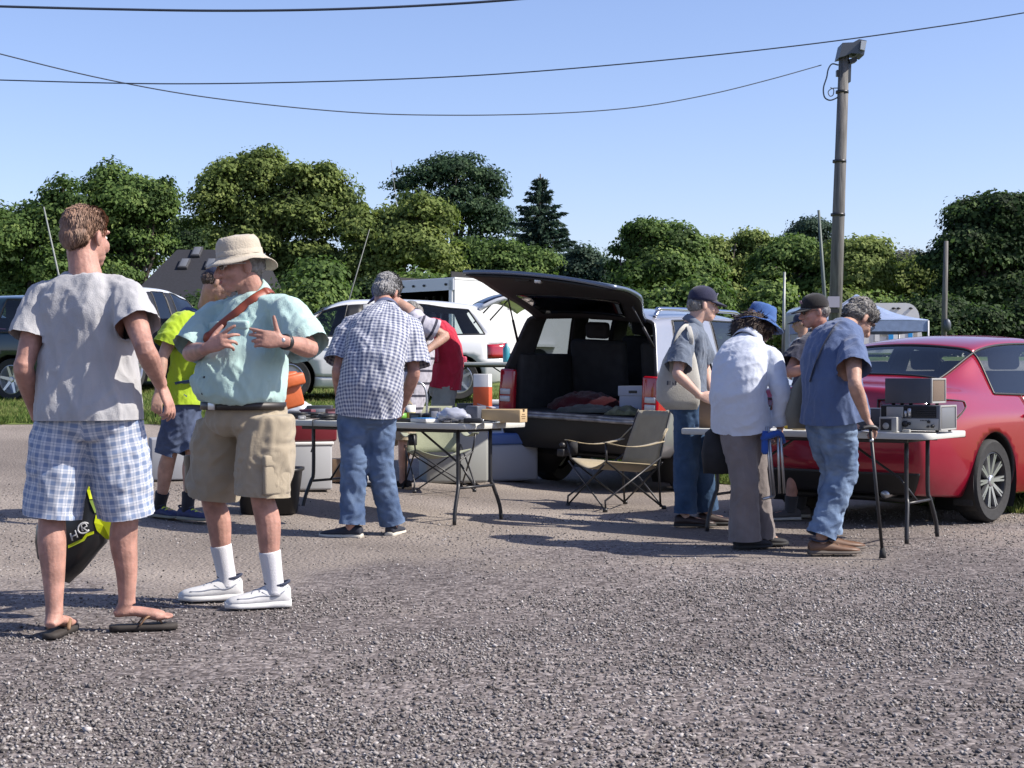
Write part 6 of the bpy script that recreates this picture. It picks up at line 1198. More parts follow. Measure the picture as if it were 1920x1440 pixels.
# under the left table
g0 = lambda px, Y: (lambda q: A(q[0], q[1], gz(q[0], q[1])))(w(px, HOR, Y))
p = g0(575, 12.9); wb = bx('storage_box', 'white storage box under the left end of the crowded table', 'box', p, (.36, .34, .40), mat('grey white plastic', (.42, .43, .45), .5), .35, .02); rc = bx('cool_box', 'dark red cool box stacked on the white storage box', 'cool box', p+UP*.402, (.44, .34, .26), mat('dark red plastic', (.17, .012, .022), .45), .35, .02); part('lid', xf(rbox((0, 0, .255), (.45, .35, .03), .01), rotz(.35), p+UP*.402), mat('red lid', (.30, .02, .03), .4), rc); part('lid', xf(rbox((0, 0, .385), (.38, .36, .03), .01), rotz(.35), p), WHITE_PL, wb)
p = g0(505, 11.4); bn = empty('black_bin', p, 'black plastic tub on the gravel behind the mint shirt man', 'tub'); part('tub', loft([ering(p+UP*z, A(1, 0, 0), A(0, 1, 0), a, b, 32, 4) for z, a, b in ((0, .20, .16), (.30, .235, .19), (.31, .25, .205), (.33, .25, .205), (.325, .225, .18), (.04, .18, .14))]), BLACK, bn); part('handle', tube([p+A(-.12, -.21, .27), p+A(-.12, -.235, .27), p+A(.12, -.235, .27), p+A(.12, -.21, .27)], .01, 8), BLACK, bn)
p = g0(318, 13.4); bx('foam_box', 'pale grey foam box standing on the gravel behind the neon jersey man', 'box', p, (.34, .30, .36), mat('grey foam', (.36, .37, .40), .8), .3, .015)
p = g0(945, 15.2); tb = bx('storage_tub', 'translucent white storage tub with a blue lid beside the rear tyre of the silver car', 'tub', p, (.56, .42, .36), mat('cloudy tub plastic', (.40, .42, .46), .45), .4, .03); part('lid', xf(rbox((0, 0, .41), (.58, .44, .11), .02), rotz(.4), p), mat('blue lid', (.08, .16, .42), .5), tb)
p = g0(850, 14.4); tb = bx('large_tub', 'large off-white tub behind the crowded table legs', 'tub', p+UP*.0, (.58, .42, .50), mat('off white plastic', (.34, .35, .33), .6), .25, .03); part('rim', xf(rbox((0, 0, .50), (.62, .46, .03), .01), rotz(.25), p), mat('grey rim', (.4, .41, .4), .5), tb)
p = g0(640, 13.6); cc = bx('parts_carton', 'small brown carton on the ground under the crowded table', 'box', p, (.18, .16, .20), mat('brown carton', (.22, .14, .08), .8), .2); bx('white_tray', 'white tray on the ground beside the brown carton', 'tray', p+A(.24, -.1, 0), (.30, .2, .06), WHITE_PL, .2)
# ---- cargo of the silver car
def cargo(x, y, z): return in_suv(x, y, z)
aS = math.radians(60)
p = cargo(.62, -.40, .762); bb = bx('file_box', 'white cardboard file box in the right of the cargo bay', 'box', p, (.33, .30, .27), mat('white board', (.50, .54, .66), .7), aS, .004); part('lid', xf(rbox((0, 0, .225), (.35, .32, .095), .004), rotz(aS), p), mat('white board lid', (.55, .58, .68), .7), bb); part('hand_hole', xf(rbox((-.176, 0, .215), (.004, .09, .026), .002), rotz(aS), p), BLACK, bb)
def cloth_heap(p, r, m, lab, seed, nm='blanket', cat='blanket', amp=.05):
    V, Fc = ellipsoid((0, 0, 0), r, n=36, m=22); V = V+vnormals(V, Fc)*(amp*(.4-np.abs(perlin(V*7+seed)*1.5))[:, None]+amp*.4*perlin(V*18+seed)[:, None]); V[:, 2] = np.maximum(V[:, 2], 0); thing1(nm, (V@rotz(aS).T+p, Fc), m, lab, cat)
cloth_heap(cargo(.72, .26, .762), (.34, .38, .17), cloth('dark red fleece', (.10, .008, .014)), 'dark red blanket heaped in the left of the cargo bay', 2)
cloth_heap(cargo(.24, -.02, .765), (.15, .34, .07), cloth('grey green canvas', (.085, .095, .085)), 'grey-green jacket lying on the cargo floor edge', 5, 'jacket', 'jacket', .03)
cloth_heap(cargo(.22, -.42, .765), (.15, .20, .075), cloth('camouflage canvas', (.16, .17, .10), var=.7), 'crumpled olive patterned cloth in front of the file box', 9, 'patterned_cloth', 'cloth', .04)
# ---- right table goods
ENAMEL = mat('grey enamel', (.13, .135, .15), .45, metal=.3, var=.08, vscale=8); PALE = mat('pale grey enamel', (.42, .42, .40), .5, metal=.2, var=.06)
def radio_shell(name, label, p, size, front, side, cat='radio'):
    t = empty(name, p, label, cat); W_, D_, H_ = size; M_ = rotz(RA)
    part('cabinet', xf(rbox((0, 0, H_/2), size, .004), M_, p), front, t)
    part('side_panel', xf(rbox((W_/2+.001, 0, H_/2), (.004, D_*.80, H_*.82), .001), M_, p), side, t)
    fr_ = [rbox((W_/2, y, H_/2), (.012, .012, H_), .002) for y in (-D_/2+.006, D_/2-.006)]+[rbox((W_/2, 0, z), (.012, D_-.026, .012), .002) for z in (.006, H_-.006)]
    part('edge_frame', xf(join(fr_), M_, p), PALE, t)
    return t, M_
p1 = onR(1722, .30, .012); W1 = (.40, .31, .165); rt, M_ = radio_shell('valve_receiver', 'open-topped grey radio receiver chassis with knobs on the right-hand table', p1, W1, ENAMEL, mat('grille grey', (.22, .23, .25), .5, metal=.4))
fp = lambda x, z, y=-W1[1]/2: p1+M_@A(x, y, z)
part('front_panel', xf(rbox((0, -W1[1]/2-.003, .042), (.385, .006, .072), .002), M_, p1), PALE, rt); part('bay', xf(rbox((-.01, -W1[1]/2-.0015, .122), (.375, .004, .076), .001), M_, p1), mat('dark bay', (.012, .012, .013), .8), rt)
part('transformer', xf(rbox((-.10, -W1[1]/2-.006, .12), (.115, .012, .068), .003), M_, p1), PALE, rt); part('capacitor', join([xf(lathe([(.013, 0), (.013, .055), (.008, .06)], (0, 0, 0), 14), None, fp(x, .086, -W1[1]/2-.010)) for x in (.0,)]), STEEL, rt); part('capacitor', xf(lathe([(.010, 0), (.010, .04), (.006, .043)], (0, 0, 0), 14), None, fp(-.026, .086, -W1[1]/2-.010)), STEEL, rt)
part('vent', join([xf(rbox((.11, -W1[1]/2-.004, .095+.012*i), (.12, .006, .005), .001), M_, p1) for i in range(4)]), DARK_STEEL, rt)
for x, z, R in ((-.145, .04, .008), (-.06, .045, .012), (-.03, .042, .021), (.0, .045, .010), (.13, .058, .010), (.155, .03, .012), (.125, .026, .008)):
    part('knob', xf(lathe([(R, 0), (R*.9, .016), (R*.3, .018)], (0, 0, 0), 16), M_@rotx(math.pi/2), fp(x, z, -W1[1]/2-.006)), BLACK, rt)
part('lettering', join([xf(rbox((.075+.010*i, -W1[1]/2-.0065, .066), (.006, .002, .008), .0005), M_, p1) for i in range(6)]), BLACK, rt)
for x in (-.17, .17): part('foot', lathe([(.01, -.012), (.012, 0)], fp(x, 0, -.12), 10), RUBBER, rt); part('foot', lathe([(.01, -.012), (.012, 0)], fp(x, 0, .12), 10), RUBBER, rt)
p2 = onR(1716, .28, .012+.165+.012); W2 = (.315, .27, .165); sp, M_ = radio_shell('speaker_cabinet', 'dark grey speaker cabinet stacked on top of the radio receiver', p2, W2, mat('slate grey paint', (.075, .083, .105), .5, var=.1), mat('brown grille cloth', (.16, .115, .085), .9, bump=.3, bscale=300))
part('foot', join([lathe([(.012, -.012), (.012, 0)], p2+M_@A(0, y, 0), 10) for y in (-.08,)]), RUBBER, sp)
for x in (-.12, .12): part('foot', lathe([(.012, -.012), (.012, 0)], p2+M_@A(x, .08, 0), 10), RUBBER, sp); part('foot', lathe([(.012, -.012), (.012, 0)], p2+M_@A(x, -.08, 0), 10), RUBBER, sp)
p3 = onR(1672, .10); mt = empty('panel_meter', p3, 'small pale grey meter box with a black dial face left of the receiver', 'meter'); part('case', xf(rbox((0, 0, .05), (.12, .14, .10), .004), M_, p3), PALE, mt); part('face', xf(rbox((-.012, -.071, .05), (.075, .004, .075), .002), M_, p3), BLACK, mt); part('dial', xf(lathe([(.022, 0), (.02, .006)], (0, 0, 0), 20), M_@rotx(math.pi/2), p3+M_@A(-.012, -.073, .042)), PALE, mt)
p4 = onR(1625, .36); dk, M_ = radio_shell('dark_receiver', 'dark radio chassis behind the cane, mostly hidden by the blue t-shirt', p4, (.30, .26, .15), ENAMEL, BLACK); part('carry_handle', xf(tube([(-.08, -.14, .08), (-.08, -.16, .10), (.08, -.16, .10), (.08, -.14, .08)], .007, 8), M_, p4), PALE, dk)
p5 = onR(1650, .08); V, Fc = grid_surf(np.array([[(x, y, .006+.02*math.sin(x*9+1)*math.sin(y*7)+.045*max(0, x+.03)) for y in np.linspace(-.09, .09, 8)] for x in np.linspace(-.12, .12, 10)])); thing1('paper_sheet', xf(thick((V, Fc), .002), M_@rotz(.4), p5), PAPER, 'curling white sheet of paper lying by the cane hand', 'paper')
p6 = onR(1482, .30); bx('yellow_box', 'small bright yellow box on the table beside the white jacket', 'box', p6, (.07, .06, .06), mat('yellow card', (.62, .42, .03), .6), RA); p7 = onR(1498, .12); bx('brass_part', 'small cream and brass part lying by the table edge', 'part', p7, (.09, .04, .018), mat('brass cream', (.52, .40, .22), .5), RA+.4)
p8 = onR(1478, .56); bx('white_carton', 'white carton standing at the back of the radio table', 'box', p8, (.15, .12, .19), PAPER, RA)
p9 = onR(1332, .22); bgp = empty('paper_bag', p9, 'brown paper bag standing at the left end of the radio table', 'bag'); part('bag', loft([ering(p9+UP*z, M_[:, 0], M_[:, 1], a, b, 20, 5) for z, a, b in ((0, .075, .05), (.12, .077, .048), (.22, .074, .03), (.225, .07, .026))]), mat('brown paper', (.26, .17, .11), .85, bump=.5, bscale=30), bgp)
# far table goods
q = MW[TL.name]; f3 = T3.location; zt = f3.z+HT+.002
thing1('red_tool_tray', xf(rbox((0, 0, .04), (.42, .22, .09), .02), None, A(f3.x-.40, f3.y-.05, zt)), mat('red plastic', (.42, .03, .07), .5), 'flat red tray on the far table', 'tray'); thing1('teal_bottle', lathe([(.045, 0), (.05, .02), (.05, .20), (.02, .24), (.02, .27)], A(f3.x+.38, f3.y-.1, zt), 16), mat('teal plastic', (.03, .25, .32), .4), 'teal bottle at the right end of the far table', 'bottle'); thing1('pink_carton', xf(rbox((0, 0, .1), (.22, .14, .2), .01), None, A(f3.x+.60, f3.y, zt)), mat('pink print', (.55, .10, .18), .6), 'pink and white carton on the far table beside the teal bottle', 'box'); thing1('clear_tub', xf(rbox((0, 0, .06), (.2, .16, .12), .01), None, A(f3.x+.72, f3.y-.2, zt)), mat('cloudy plastic', (.45, .5, .52), .3), 'cloudy plastic tub at the right end of the far table', 'tub')
# blue cool box on the ground beyond
p = g0(935, 19.5); cb2 = bx('blue_cool_box', 'slate blue cool box on the grass beyond the crowded table', 'cool box', p, (.5, .34, .42), mat('slate blue plastic', (.13, .17, .30), .5), .1, .03); part('lid', xf(rbox((0, 0, .44), (.52, .36, .06), .015), rotz(.1), p), WHITE_PL, cb2)
# ---- carried things
from mathutils.bvhtree import BVHTree as _BT
def surf(who, nm, px, py, off=.008):
    """point on a garment's surface found along a sight line"""
    o = [c for c in PEOPLE[who].root.children if c.name.startswith(nm)][0]; bv_ = _BT.FromPolygons([v.co for v in o.data.vertices], [tuple(p.vertices) for p in o.data.polygons]); Mi = np.linalg.inv(MW[PEOPLE[who].root.name])
    a = (Mi@A(0, 0, H_CAM, 1))[:3]; b = (Mi@np.append(w(px, py, 9), 1))[:3]; d = nrm(b-a); h = bv_.ray_cast(Vector(a), Vector(d)); p_ = A(*h[0])+A(*h[1])*off if h[0] else b
    return (MW[PEOPLE[who].root.name]@np.append(p_, 1))[:3]
def tote(path_top, body, m, label, nm='tote_bag', straps=(), sm=None, cat='bag'):
    t = empty(nm, body[0][0], label, cat); V, Fc = loft([ering(c, nrm(a), nrm(b), ha, hb, 28, 3) for c, a, b, ha, hb in body]); N = vnormals(V, Fc); V = V+N*(.012*(.4-np.abs(perlin(V*9)*1.6)))[:, None]; part('pouch', (V, Fc), m, t)
    for s in straps: part('strap', tube(s, .018, 8, 4, flat=.16), sm or m, t)
    return t
CREAM = cloth('cream canvas', (.48, .47, .43), bscale=150)
f, r = fr(84)
tt_ = tote(None, [(w(1278, 768, 11.18), f, r, .115, .03), (w(1272, 750, 11.17), f, r, .165, .045), (w(1271, 715, 11.17), f, r, .160, .045), (w(1274, 675, 11.18), f, r, .125, .035), (w(1277, 650, 11.19), f, r, .085, .022)], CREAM, 'cream canvas tote bag hanging from the shoulder of the navy cap man', straps=[[w(1262, 662, 11.15), w(1270, 630, 11.12), w(1283, 613, 11.16), w(1292, 612, 11.30)], [w(1293, 662, 11.15), w(1296, 635, 11.08), w(1292, 615, 11.14), w(1290, 611, 11.30)]])
part('print', join([xf(rbox((0, 0, 0), (.012, .004, .03), .001), np.array([f, r, UP]).T, w(1252+5*i, 718, 11.12)) for i in range(4)]), mat('dark print', (.10, .10, .12), .8), tt_)
f, r = fr(58); tote(None, [(w(1500, 803, 9.85), A(1, .2, 0), A(-.2, 1, 0), .075, .05), (w(1499, 775, 9.85), A(1, .2, 0), A(-.2, 1, 0), .088, .06), (w(1504, 730, 9.85), A(1, .2, 0), A(-.2, 1, 0), .07, .045), (w(1513, 698, 9.85), A(1, .2, 0), A(-.2, 1, 0), .028, .02)], cloth('olive grey canvas', (.20, .195, .165)), 'olive grey shoulder bag hanging at the back of the blue t-shirt man', 'shoulder_bag', straps=[[surf('cane', 't_shirt', *q_) for q_ in ((1520, 716), (1526, 695), (1535, 670), (1545, 648), (1556, 628), (1566, 612))]+[w(1580, 604, 9.9)]], sm=cloth('dark strap web', (.03, .035, .06)))
# black purse hanging on the white jacket woman's left
tote(None, [(w(1352, 888, 10.05), A(1, 0, 0), A(0, 1, 0), .115, .06), (w(1350, 850, 10.05), A(1, 0, 0), A(0, 1, 0), .118, .07), (w(1352, 812, 10.05), A(1, 0, 0), A(0, 1, 0), .10, .05), (w(1354, 800, 10.05), A(1, 0, 0), A(0, 1, 0), .06, .03)], BLACK_CLOTH, 'black purse hanging at the left hip of the white jacket woman', 'handbag', straps=[[w(1336, 812, 10.05), w(1345, 780, 10.12), w(1358, 790, 10.22), w(1368, 812, 10.05)]])
# mint man's orange bag
OR = mat('orange leather', (.55, .12, .03), .5, var=.1, vscale=6, bump=.15, bscale=40); BRN = mat('russet strap', (.27, .055, .025), .5)
ob = empty('shoulder_bag', w(550, 720, 7.85), 'bright orange box-shaped shoulder bag behind the mint shirt man', 'bag'); Mx = rotz(.5)
part('pouch', xf(rbox((0, 0, -.02), (.14, .09, .18), .015), Mx@roty(-.25), w(535, 726, 7.82)), OR, ob); part('flap', xf(rbox((0, 0, 0), (.13, .105, .06), .012), Mx@roty(-.25), w(544, 714, 7.80)), OR, ob)
mint = PEOPLE['mint']; J = mint.J; fM, rM = fr(-138); at = spine(J['P'], J['N'])
sp_ = [w(536, 690, 7.80), w(528, 600, 7.66), w(512, 550, 7.52), w(503, 544, 7.40)]
sp_ += [surf('mint', 'shirt', *q_) for q_ in ((494, 551), (480, 560), (462, 573), (445, 588), (428, 602), (412, 615), (398, 628), (388, 640))]
for s_, lat in (): q, t_ = at(s_); dd = np.interp(s_, [.26, .4, .55, .7, .83], [.275, .25, .205, .158, .145])*1.06; sp_.append(q+rM*lat+fM*(dd*math.sqrt(max(.1, 1-(lat/.235)**2))+.014))
q, t_ = at(.40); sp_ += [q+rM*.235+fM*.06, q+rM*.20-fM*.12, q+rM*.05-fM*.22, w(540, 725, 7.84)]
part('strap', tube(sp_, .021, 8, 5, flat=.22, ref=fM), BRN, ob)
# grey tee man's carrier bag
bgm = empty('carrier_bag', w(150, 980, 7.05), 'black and neon yellow carrier bag held in front of the grey t-shirt man', 'bag'); prof = [((164, 888), .015), ((163, 915), .045), ((156, 940), .095), ((142, 965), .145), ((137, 985), .160), ((134, 1015), .158), ((126, 1045), .125), ((121, 1070), .075), ((119, 1090), .02)]
V, Fc = loft([ering(w(x, y, 7.05), A(1, 0, .0), A(0, 1, 0), hw, .03+hw*.25, 26, 2.6) for (x, y), hw in prof][::-1]); N = vnormals(V, Fc); V = V+N*(.016*perlin(V*9)+.010*perlin(V*22))[:, None]; part('bag', (V, Fc), mat('black film', (.014, .015, .017), .3, spec=.6), bgm)
NEON = mat('neon yellow print', (.62, .72, .01), .4)
def on_bag(poly, d=.010, m=NEON, nm='print'):
    from mathutils.bvhtree import BVHTree
    bv = BVHTree.FromPolygons([Vector(v) for v in V], [f for f in Fc]); P = []
    for x, y in poly:
        tgt = w(x, y, 7.0); o = A(0, 0, H_CAM); dr = nrm(tgt-o); h = bv.ray_cast(Vector(o), Vector(dr)); p_ = A(*h[0]) if h[0] else w(x, y, 7.0); P.append(p_-dr*.004)
    n = len(P); c = np.mean(P, 0); VV = [c]+P+[c-A(0, .003, 0)]+[q-A(0, .003, 0) for q in P]; F_ = []
    for i in range(n): j = (i+1) % n; F_ += [(0, 1+j, 1+i), (n+1, n+2+i, n+2+j), (1+i, 1+j, n+2+j, n+2+i)]
    part(nm, (VV, F_), m, bgm, smooth=False)
on_bag([(162, 898), (170, 900), (176, 925), (180, 935), (168, 936), (163, 918)]); on_bag([(180, 965), (205, 962), (211, 975), (208, 1012), (198, 1010), (182, 995), (177, 980)]); on_bag([(128, 1022), (155, 1010), (162, 1000), (176, 996), (176, 1001), (164, 1005), (158, 1014), (128, 1028)]); on_bag([(168, 938), (181, 938), (184, 960), (178, 962)], m=mat('olive print', (.16, .25, .02), .5))
def strokes(segs, m, wdt=.008):
    L = []
    for sg in segs: L.append(tube([w(x, y, 6.88) for x, y in sg], wdt*.5, 6, 0))
    return L
from mathutils.bvhtree import BVHTree as _B
bv = _B.FromPolygons([Vector(v) for v in V], [f for f in Fc])
def proj(x, y):
    o = A(0, 0, H_CAM); dr = nrm(w(x, y, 7)-o); h = bv.ray_cast(Vector(o), Vector(dr)); return (A(*h[0]) if h[0] else w(x, y, 6.95))-dr*.004
LET = mat('silver lettering', (.55, .56, .58), .5)
ring_ = [(157+11*math.cos(t)*1.0, 990+10*math.sin(t)-2*math.cos(t)) for t in np.linspace(.5, 5.6, 16)]
part('lettering', join([tube([proj(*p_) for p_ in s_], .0042, 6, 0) for s_ in ([(132, 1000), (136, 1014)], [(141, 994), (145, 1008)], [(134, 1007), (143, 1002)], ring_, [(155, 996), (152, 984), (160, 981), (163, 986), (156, 990), (164, 996)])]), LET, bgm)
hd_ = [w(165, 893, 7.05), w(150, 850, 7.0), w(100, 805, 6.86)]; part('carry_loop', tube(hd_, .008, 6, 4), NEON, bgm)
# neon man's backpack
nb = PEOPLE['neon']; J = nb.J; fN, rN = fr(80); q, t_ = spine(J['P'], J['N'], nb.M)(.62); bp = empty('backpack', q-fN*.2, 'black backpack with navy straps on the neon jersey man', 'backpack'); 
part('pack', loft([ering(q-fN*(.19)+UP*z-fN*(.0), rN, fN, a, b, 26, 3.2) for z, a, b in ((-.24, .10, .04), (-.22, .13, .07), (0, .14, .085), (.17, .125, .07), (.2, .09, .04))]), BLACK_CLOTH, bp)
BLU = cloth('navy strap web', (.02, .05, .17))
for sg in (1, -1):
    c = J['SR'] if sg > 0 else J['SL']; part('strap', tube([q-fN*.15+UP*.14+rN*sg*.09, J['N']*.5+c*.5-fN*.05+UP*.062, J['N']*.45+c*.55+fN*.085+UP*.02, J['N']*.4+c*.6+fN*.125-UP*.12+rN*sg*.04, q+fN*.07+rN*sg*.20-UP*.20, q-fN*.10+rN*sg*.17-UP*.26], .024, 8, 5, flat=.22, ref=fN), BLU, bp)
part('loose_strap', tube([q-fN*.18-UP*.22-rN*.1, q-fN*.24-UP*.36-rN*.1, q-fN*.25-UP*.50-rN*.1], .010, 6, 4, flat=.4), BLACK_CLOTH, bp)
# cane
cn = empty('walking_cane', w(1655, 1040, 9.5), 'black adjustable walking cane held by the blue t-shirt man', 'cane'); hp = w(1632, 805, 9.36); ft = w(1655, 1040, 9.42); ft[2] = .02
part('shaft', tube([hp, hp*.5+ft*.5, ft], .0105, 12), BLACK, cn); part('handle', tube([hp+A(-.055, -.02, .006), hp+A(-.02, -.01, .014), hp+A(.02, .0, .012), hp+A(.045, .01, .0)], [.013, .014, .015, .012], 10, 4), BLACK, cn); part('ferrule', lathe([(.022, -.018), (.020, .01), (.014, .045)], ft, 16), RUBBER, cn); part('collar', lathe([(.0125, 0), (.0125, .02)], hp*.9+ft*.1, 12), STEEL, cn)
# folded stool carried by the white jacket woman
fs = empty('folded_stool', w(1455, 860, 9.95), 'folded blue stool with silver tube legs carried by the white jacket woman', 'stool'); ST = w
for a_2, b_2 in (((1437, 800), (1447, 935)), ((1441, 800), (1452, 930)), ((1458, 805), (1462, 925)), ((1463, 805), (1471, 925))): part('leg', tube([w(*a_2, 9.86), w(*b_2, 9.90)], .0085, 8), STEEL, fs)
part('crossbar', tube([w(1430, 936, 9.88), w(1452, 930, 9.9)], .010, 8), STEEL, fs); BLF = cloth('royal blue canvas', (.03, .10, .42)); part('seat_sling', loft([ering(w(1434, y, 9.86), A(1, 0, 0), A(0, 1, 0), a, b, 14, 2.5) for y, a, b in ((852, .012, .012), (846, .024, .02), (828, .022, .02), (808, .02, .016))]), BLF, fs); part('top_sling', tube([w(1428, 824, 9.86), w(1445, 816, 9.84), w(1462, 813, 9.86), w(1470, 830, 9.9)], [.018, .022, .02, .014], 10, 3), BLF, fs)
# ---------- things beyond the cars
# house roof between the trees
hb = w(395, HOR, 52); hb[2] = gz(hb[0], 52); HS = empty('house', hb, 'house with a dark shingle roof and skylights among the trees', 'house'); s = 52/F_PX
def hp(px, py, d=0.): return w(px, py, 52+d)
SHG = mat('dark shingles', (.016, .017, .024), .9, var=.25, vscale=14, bump=.3, bscale=40); WALL = mat('house wall', (.30, .29, .28), .9)
x0, x1 = hp(262, 0)[0], hp(470, 0)[0]; zr = hp(0, 452)[2]; ze = hp(0, 560)[2]; y0, y1 = 52, 55.5
rf = part('roof', (np.array([(x0-.4, y0, ze), (x1+.4, y0, ze), (x1-.2, y1, zr), (x0+.5, y1, zr), (x1+.4, y1+3.5, ze), (x0-.4, y1+3.5, ze), (x0-.4, y0, ze-.2), (x1+.4, y0, ze-.2), (x1+.4, y1+3.5, ze-.2), (x0-.4, y1+3.5, ze-.2)]), [(0, 1, 2, 3), (2, 4, 5, 3), (0, 3, 5), (1, 4, 2), (0, 6, 7, 1), (1, 7, 8, 4), (4, 8, 9, 5), (5, 9, 6, 0), (6, 9, 8, 7)]), SHG, HS, smooth=False)
part('wall', box(((x0+x1)/2, (y0+y1+3.5)/2, (hb[2]+ze)/2), (x1-x0, y1+3.3-y0-.2, ze-hb[2]-.2)), WALL, HS, smooth=False)
sl = A(0, y1-y0, zr-ze); sl /= np.linalg.norm(sl); nn = np.cross(A(1, 0, 0), sl)
for px, py in ((333, 461), (318, 488), (370, 488), (405, 461)):
    t_ = (hp(px, py)[2]-ze)/(zr-ze); c = A(hp(px, py)[0], y0, ze)+t_*A(0, y1-y0, zr-ze); Mx = np.array([A(1, 0, 0), sl, nn]).T
    k = part('skylight', xf(rbox((0, 0, .05), (.34, .75, .12), .02), Mx, c), mat('skylight frame', (.05, .05, .055), .6), rf); part('pane', xf(rbox((0, 0, .115), (.24, .62, .012), .004), Mx, c), mat('skylight pane', (.14, .15, .17), .5), k)
# open cargo trailer
ta = 44; fT, rT = fr(ta); c0 = w(850, HOR, 29); c0[2] = gz(c0[0], 29); TRL = empty('cargo_trailer', c0, 'white cargo trailer with its rear open behind the white hatchback', 'trailer', rot=(0, 0, math.atan2(fT[1], fT[0])))
TW = paint('white trailer skin', (.76, .77, .78), rough=.45); Wd, Ln, z0_, z1_ = 2.1, 4.2, .45, 1.95; K = dict(world=False)
prof = [(0, z0_), (Ln, z0_), (Ln+.35, z0_+.4), (Ln+.35, z1_-.5), (Ln, z1_), (0, z1_)]
for y in (.0, Wd): part('side_wall', prism(prof, .04, (0, y-.04 if y == 0 else y, 0), (1, 0, 0), (0, 0, 1), (0, 1, 0)), TW, TRL, smooth=False, **K)
part('roof', box((Ln/2, Wd/2, z1_+.02), (Ln+.02, Wd+.1, .04)), TW, TRL, smooth=False, **K); part('floor', box((Ln/2, Wd/2, z0_+.03), (Ln, Wd, .06)), TRIM, TRL, smooth=False, **K); part('front_wall', box((Ln, Wd/2, 1.3), (.04, Wd, 1.6)), TRIM, TRL, smooth=False, **K)
part('shade_panel', join([box((Ln/2, .06, 1.3), (Ln, .02, 1.6)), box((Ln/2, Wd-.06, 1.3), (Ln, .02, 1.6)), box((Ln/2, Wd/2, z1_-.02), (Ln, Wd, .02))]), TRIM, TRL, smooth=False, **K); hdr = part('rear_header', box((-.02, Wd/2, z1_-.09), (.06, Wd+.08, .22)), mat('brushed aluminium', (.42, .44, .48), .4, metal=.6), TRL, smooth=False, **K); part('marker_light', join([ellipsoid((-.06, y, z1_-.09), (.02, .035, .025), n=10, m=6) for y in (Wd/2,)]), BLACK, hdr, **K)  # black panels added inside the trailer: interior shade put into their colour
for y in (.15, Wd/2-.3, Wd/2+.3, Wd-.15): part('marker_light', ellipsoid((-.06, y, z1_-.09), (.02, .035, .025), n=10, m=6), BLACK, hdr, **K)
for y in (.03, Wd-.03): part('door_frame', box((-.02, y, 1.22), (.06, .08, 1.42)), mat('trailer frame', (.55, .56, .58), .4, metal=.5), TRL, smooth=False, **K)
part('lower_trim', box((Ln/2, -.05, z0_+.06), (Ln, .03, .14)), TRIM, TRL, smooth=False, **K); part('info_label', box((1.55, -.0425, 1.52), (.26, .006, .2)), mat('grey label', (.30, .30, .34), .7), TRL, smooth=False, **K)
for i in range(4): part('ladder_rail', tube([(.25+.1*i, .35+.38*i, z0_+.1), (.45+.1*i, .55+.33*i, z1_-.25)], .03, 8), STEEL, TRL, **K)
for sg, y in ((-1, .02), (1, Wd-.02)): wheel(TRL, 2.3, y-sg*.0+sg*-.10*0, .34, .34, sg, spokes=5, two=False)
part('fender', box((2.3, -.12, .74), (.95, .22, .05)), TW, TRL, smooth=False, **K)
# blue canopy and camper on the right
c0 = w(1606, HOR, 33); g_ = gz(c0[0], 33); CN = empty('canopy_tent', (c0[0], 33, g_), 'pale blue pop-up canopy behind the red saloon roof', 'canopy'); CF = cloth('pale blue canopy fabric', (.25, .33, .52)); ap = w(1606, 553, 33); ez = w(0, 605, 33)[2]; hw = (1712-1606)*33/F_PX
cor = [A(ap[0]+sx*hw, 33+sy*hw, ez) for sx, sy in ((-1, -1), (1, -1), (1, 1), (-1, 1))]; P = []
for i in range(4):
    a0, b0 = cor[i], cor[(i+1) % 4]; rows = []
    for u in np.linspace(0, 1, 7): rows.append([ap+(a0+(b0-a0)*v-ap)*u-UP*(.16*math.sin(math.pi*u)*(1-.3*abs(2*v-1))) for v in np.linspace(0, 1, 7)])
    P.append(grid_surf(np.array(rows)))
part('roof_cloth', thick(join(P), .02), CF, CN); part('valance', join([(np.array([a, b, b-UP*.22, a-UP*.22, a+A(.01, .01, 0), b+A(.01, .01, 0), b-UP*.22+A(.01, .01, 0), a-UP*.22+A(.01, .01, 0)]), [(0, 1, 2, 3), (7, 6, 5, 4), (0, 3, 7, 4), (1, 5, 6, 2), (3, 2, 6, 7), (0, 4, 5, 1)]) for a, b in zip(cor, cor[1:]+cor[:1])]), CF, CN, smooth=False)
for c in cor: part('leg', tube([A(c[0], c[1], g_), c], .02, 8), mat('white pole', (.65, .65, .66), .5), CN)
c1 = w(1640, HOR, 35.8); CP = empty('camper_trailer', (c1[0], 36, g_), 'cream and white camper with blue striped banner behind the canopy', 'camper'); x0, x1 = w(1500, 0, 36)[0], w(1724, 0, 36)[0]; zt = w(0, 568, 36)[2]; zb = g_+.4; R = .35
poly = [(x0, zb), (x1+.12, zb), (x1, zt-R)]+[(x1-R*.9+R*.9*math.cos(t), zt-R+R*math.sin(t)) for t in np.linspace(.2, math.pi/2, 6)]+[(x0+R-R*math.sin(t), zt-R+R*math.cos(t)) for t in np.linspace(0, math.pi/2, 6)]
part('body', prism(poly, 2.2, (0, 36, 0)), paint('camper skin', (.72, .72, .70), rough=.5), CP, smooth=False)
def pan(nm, pxa, pxb, ya, yb, m, y=35.985): a = w(pxa, ya, y); b = w(pxb, yb, y); return part(nm, box(((a[0]+b[0])/2, y, (a[2]+b[2])/2), (b[0]-a[0], .02, a[2]-b[2])), m, CP, smooth=False)
wn = pan('window', 1651, 1663, 609, 630, mat('louvre window', (.50, .47, .36), .4)); pan('curtain', 1640, 1649, 606, 640, PAPER); bn_ = pan('banner', 1664, 1712, 606, 640, PAPER, 35.97)
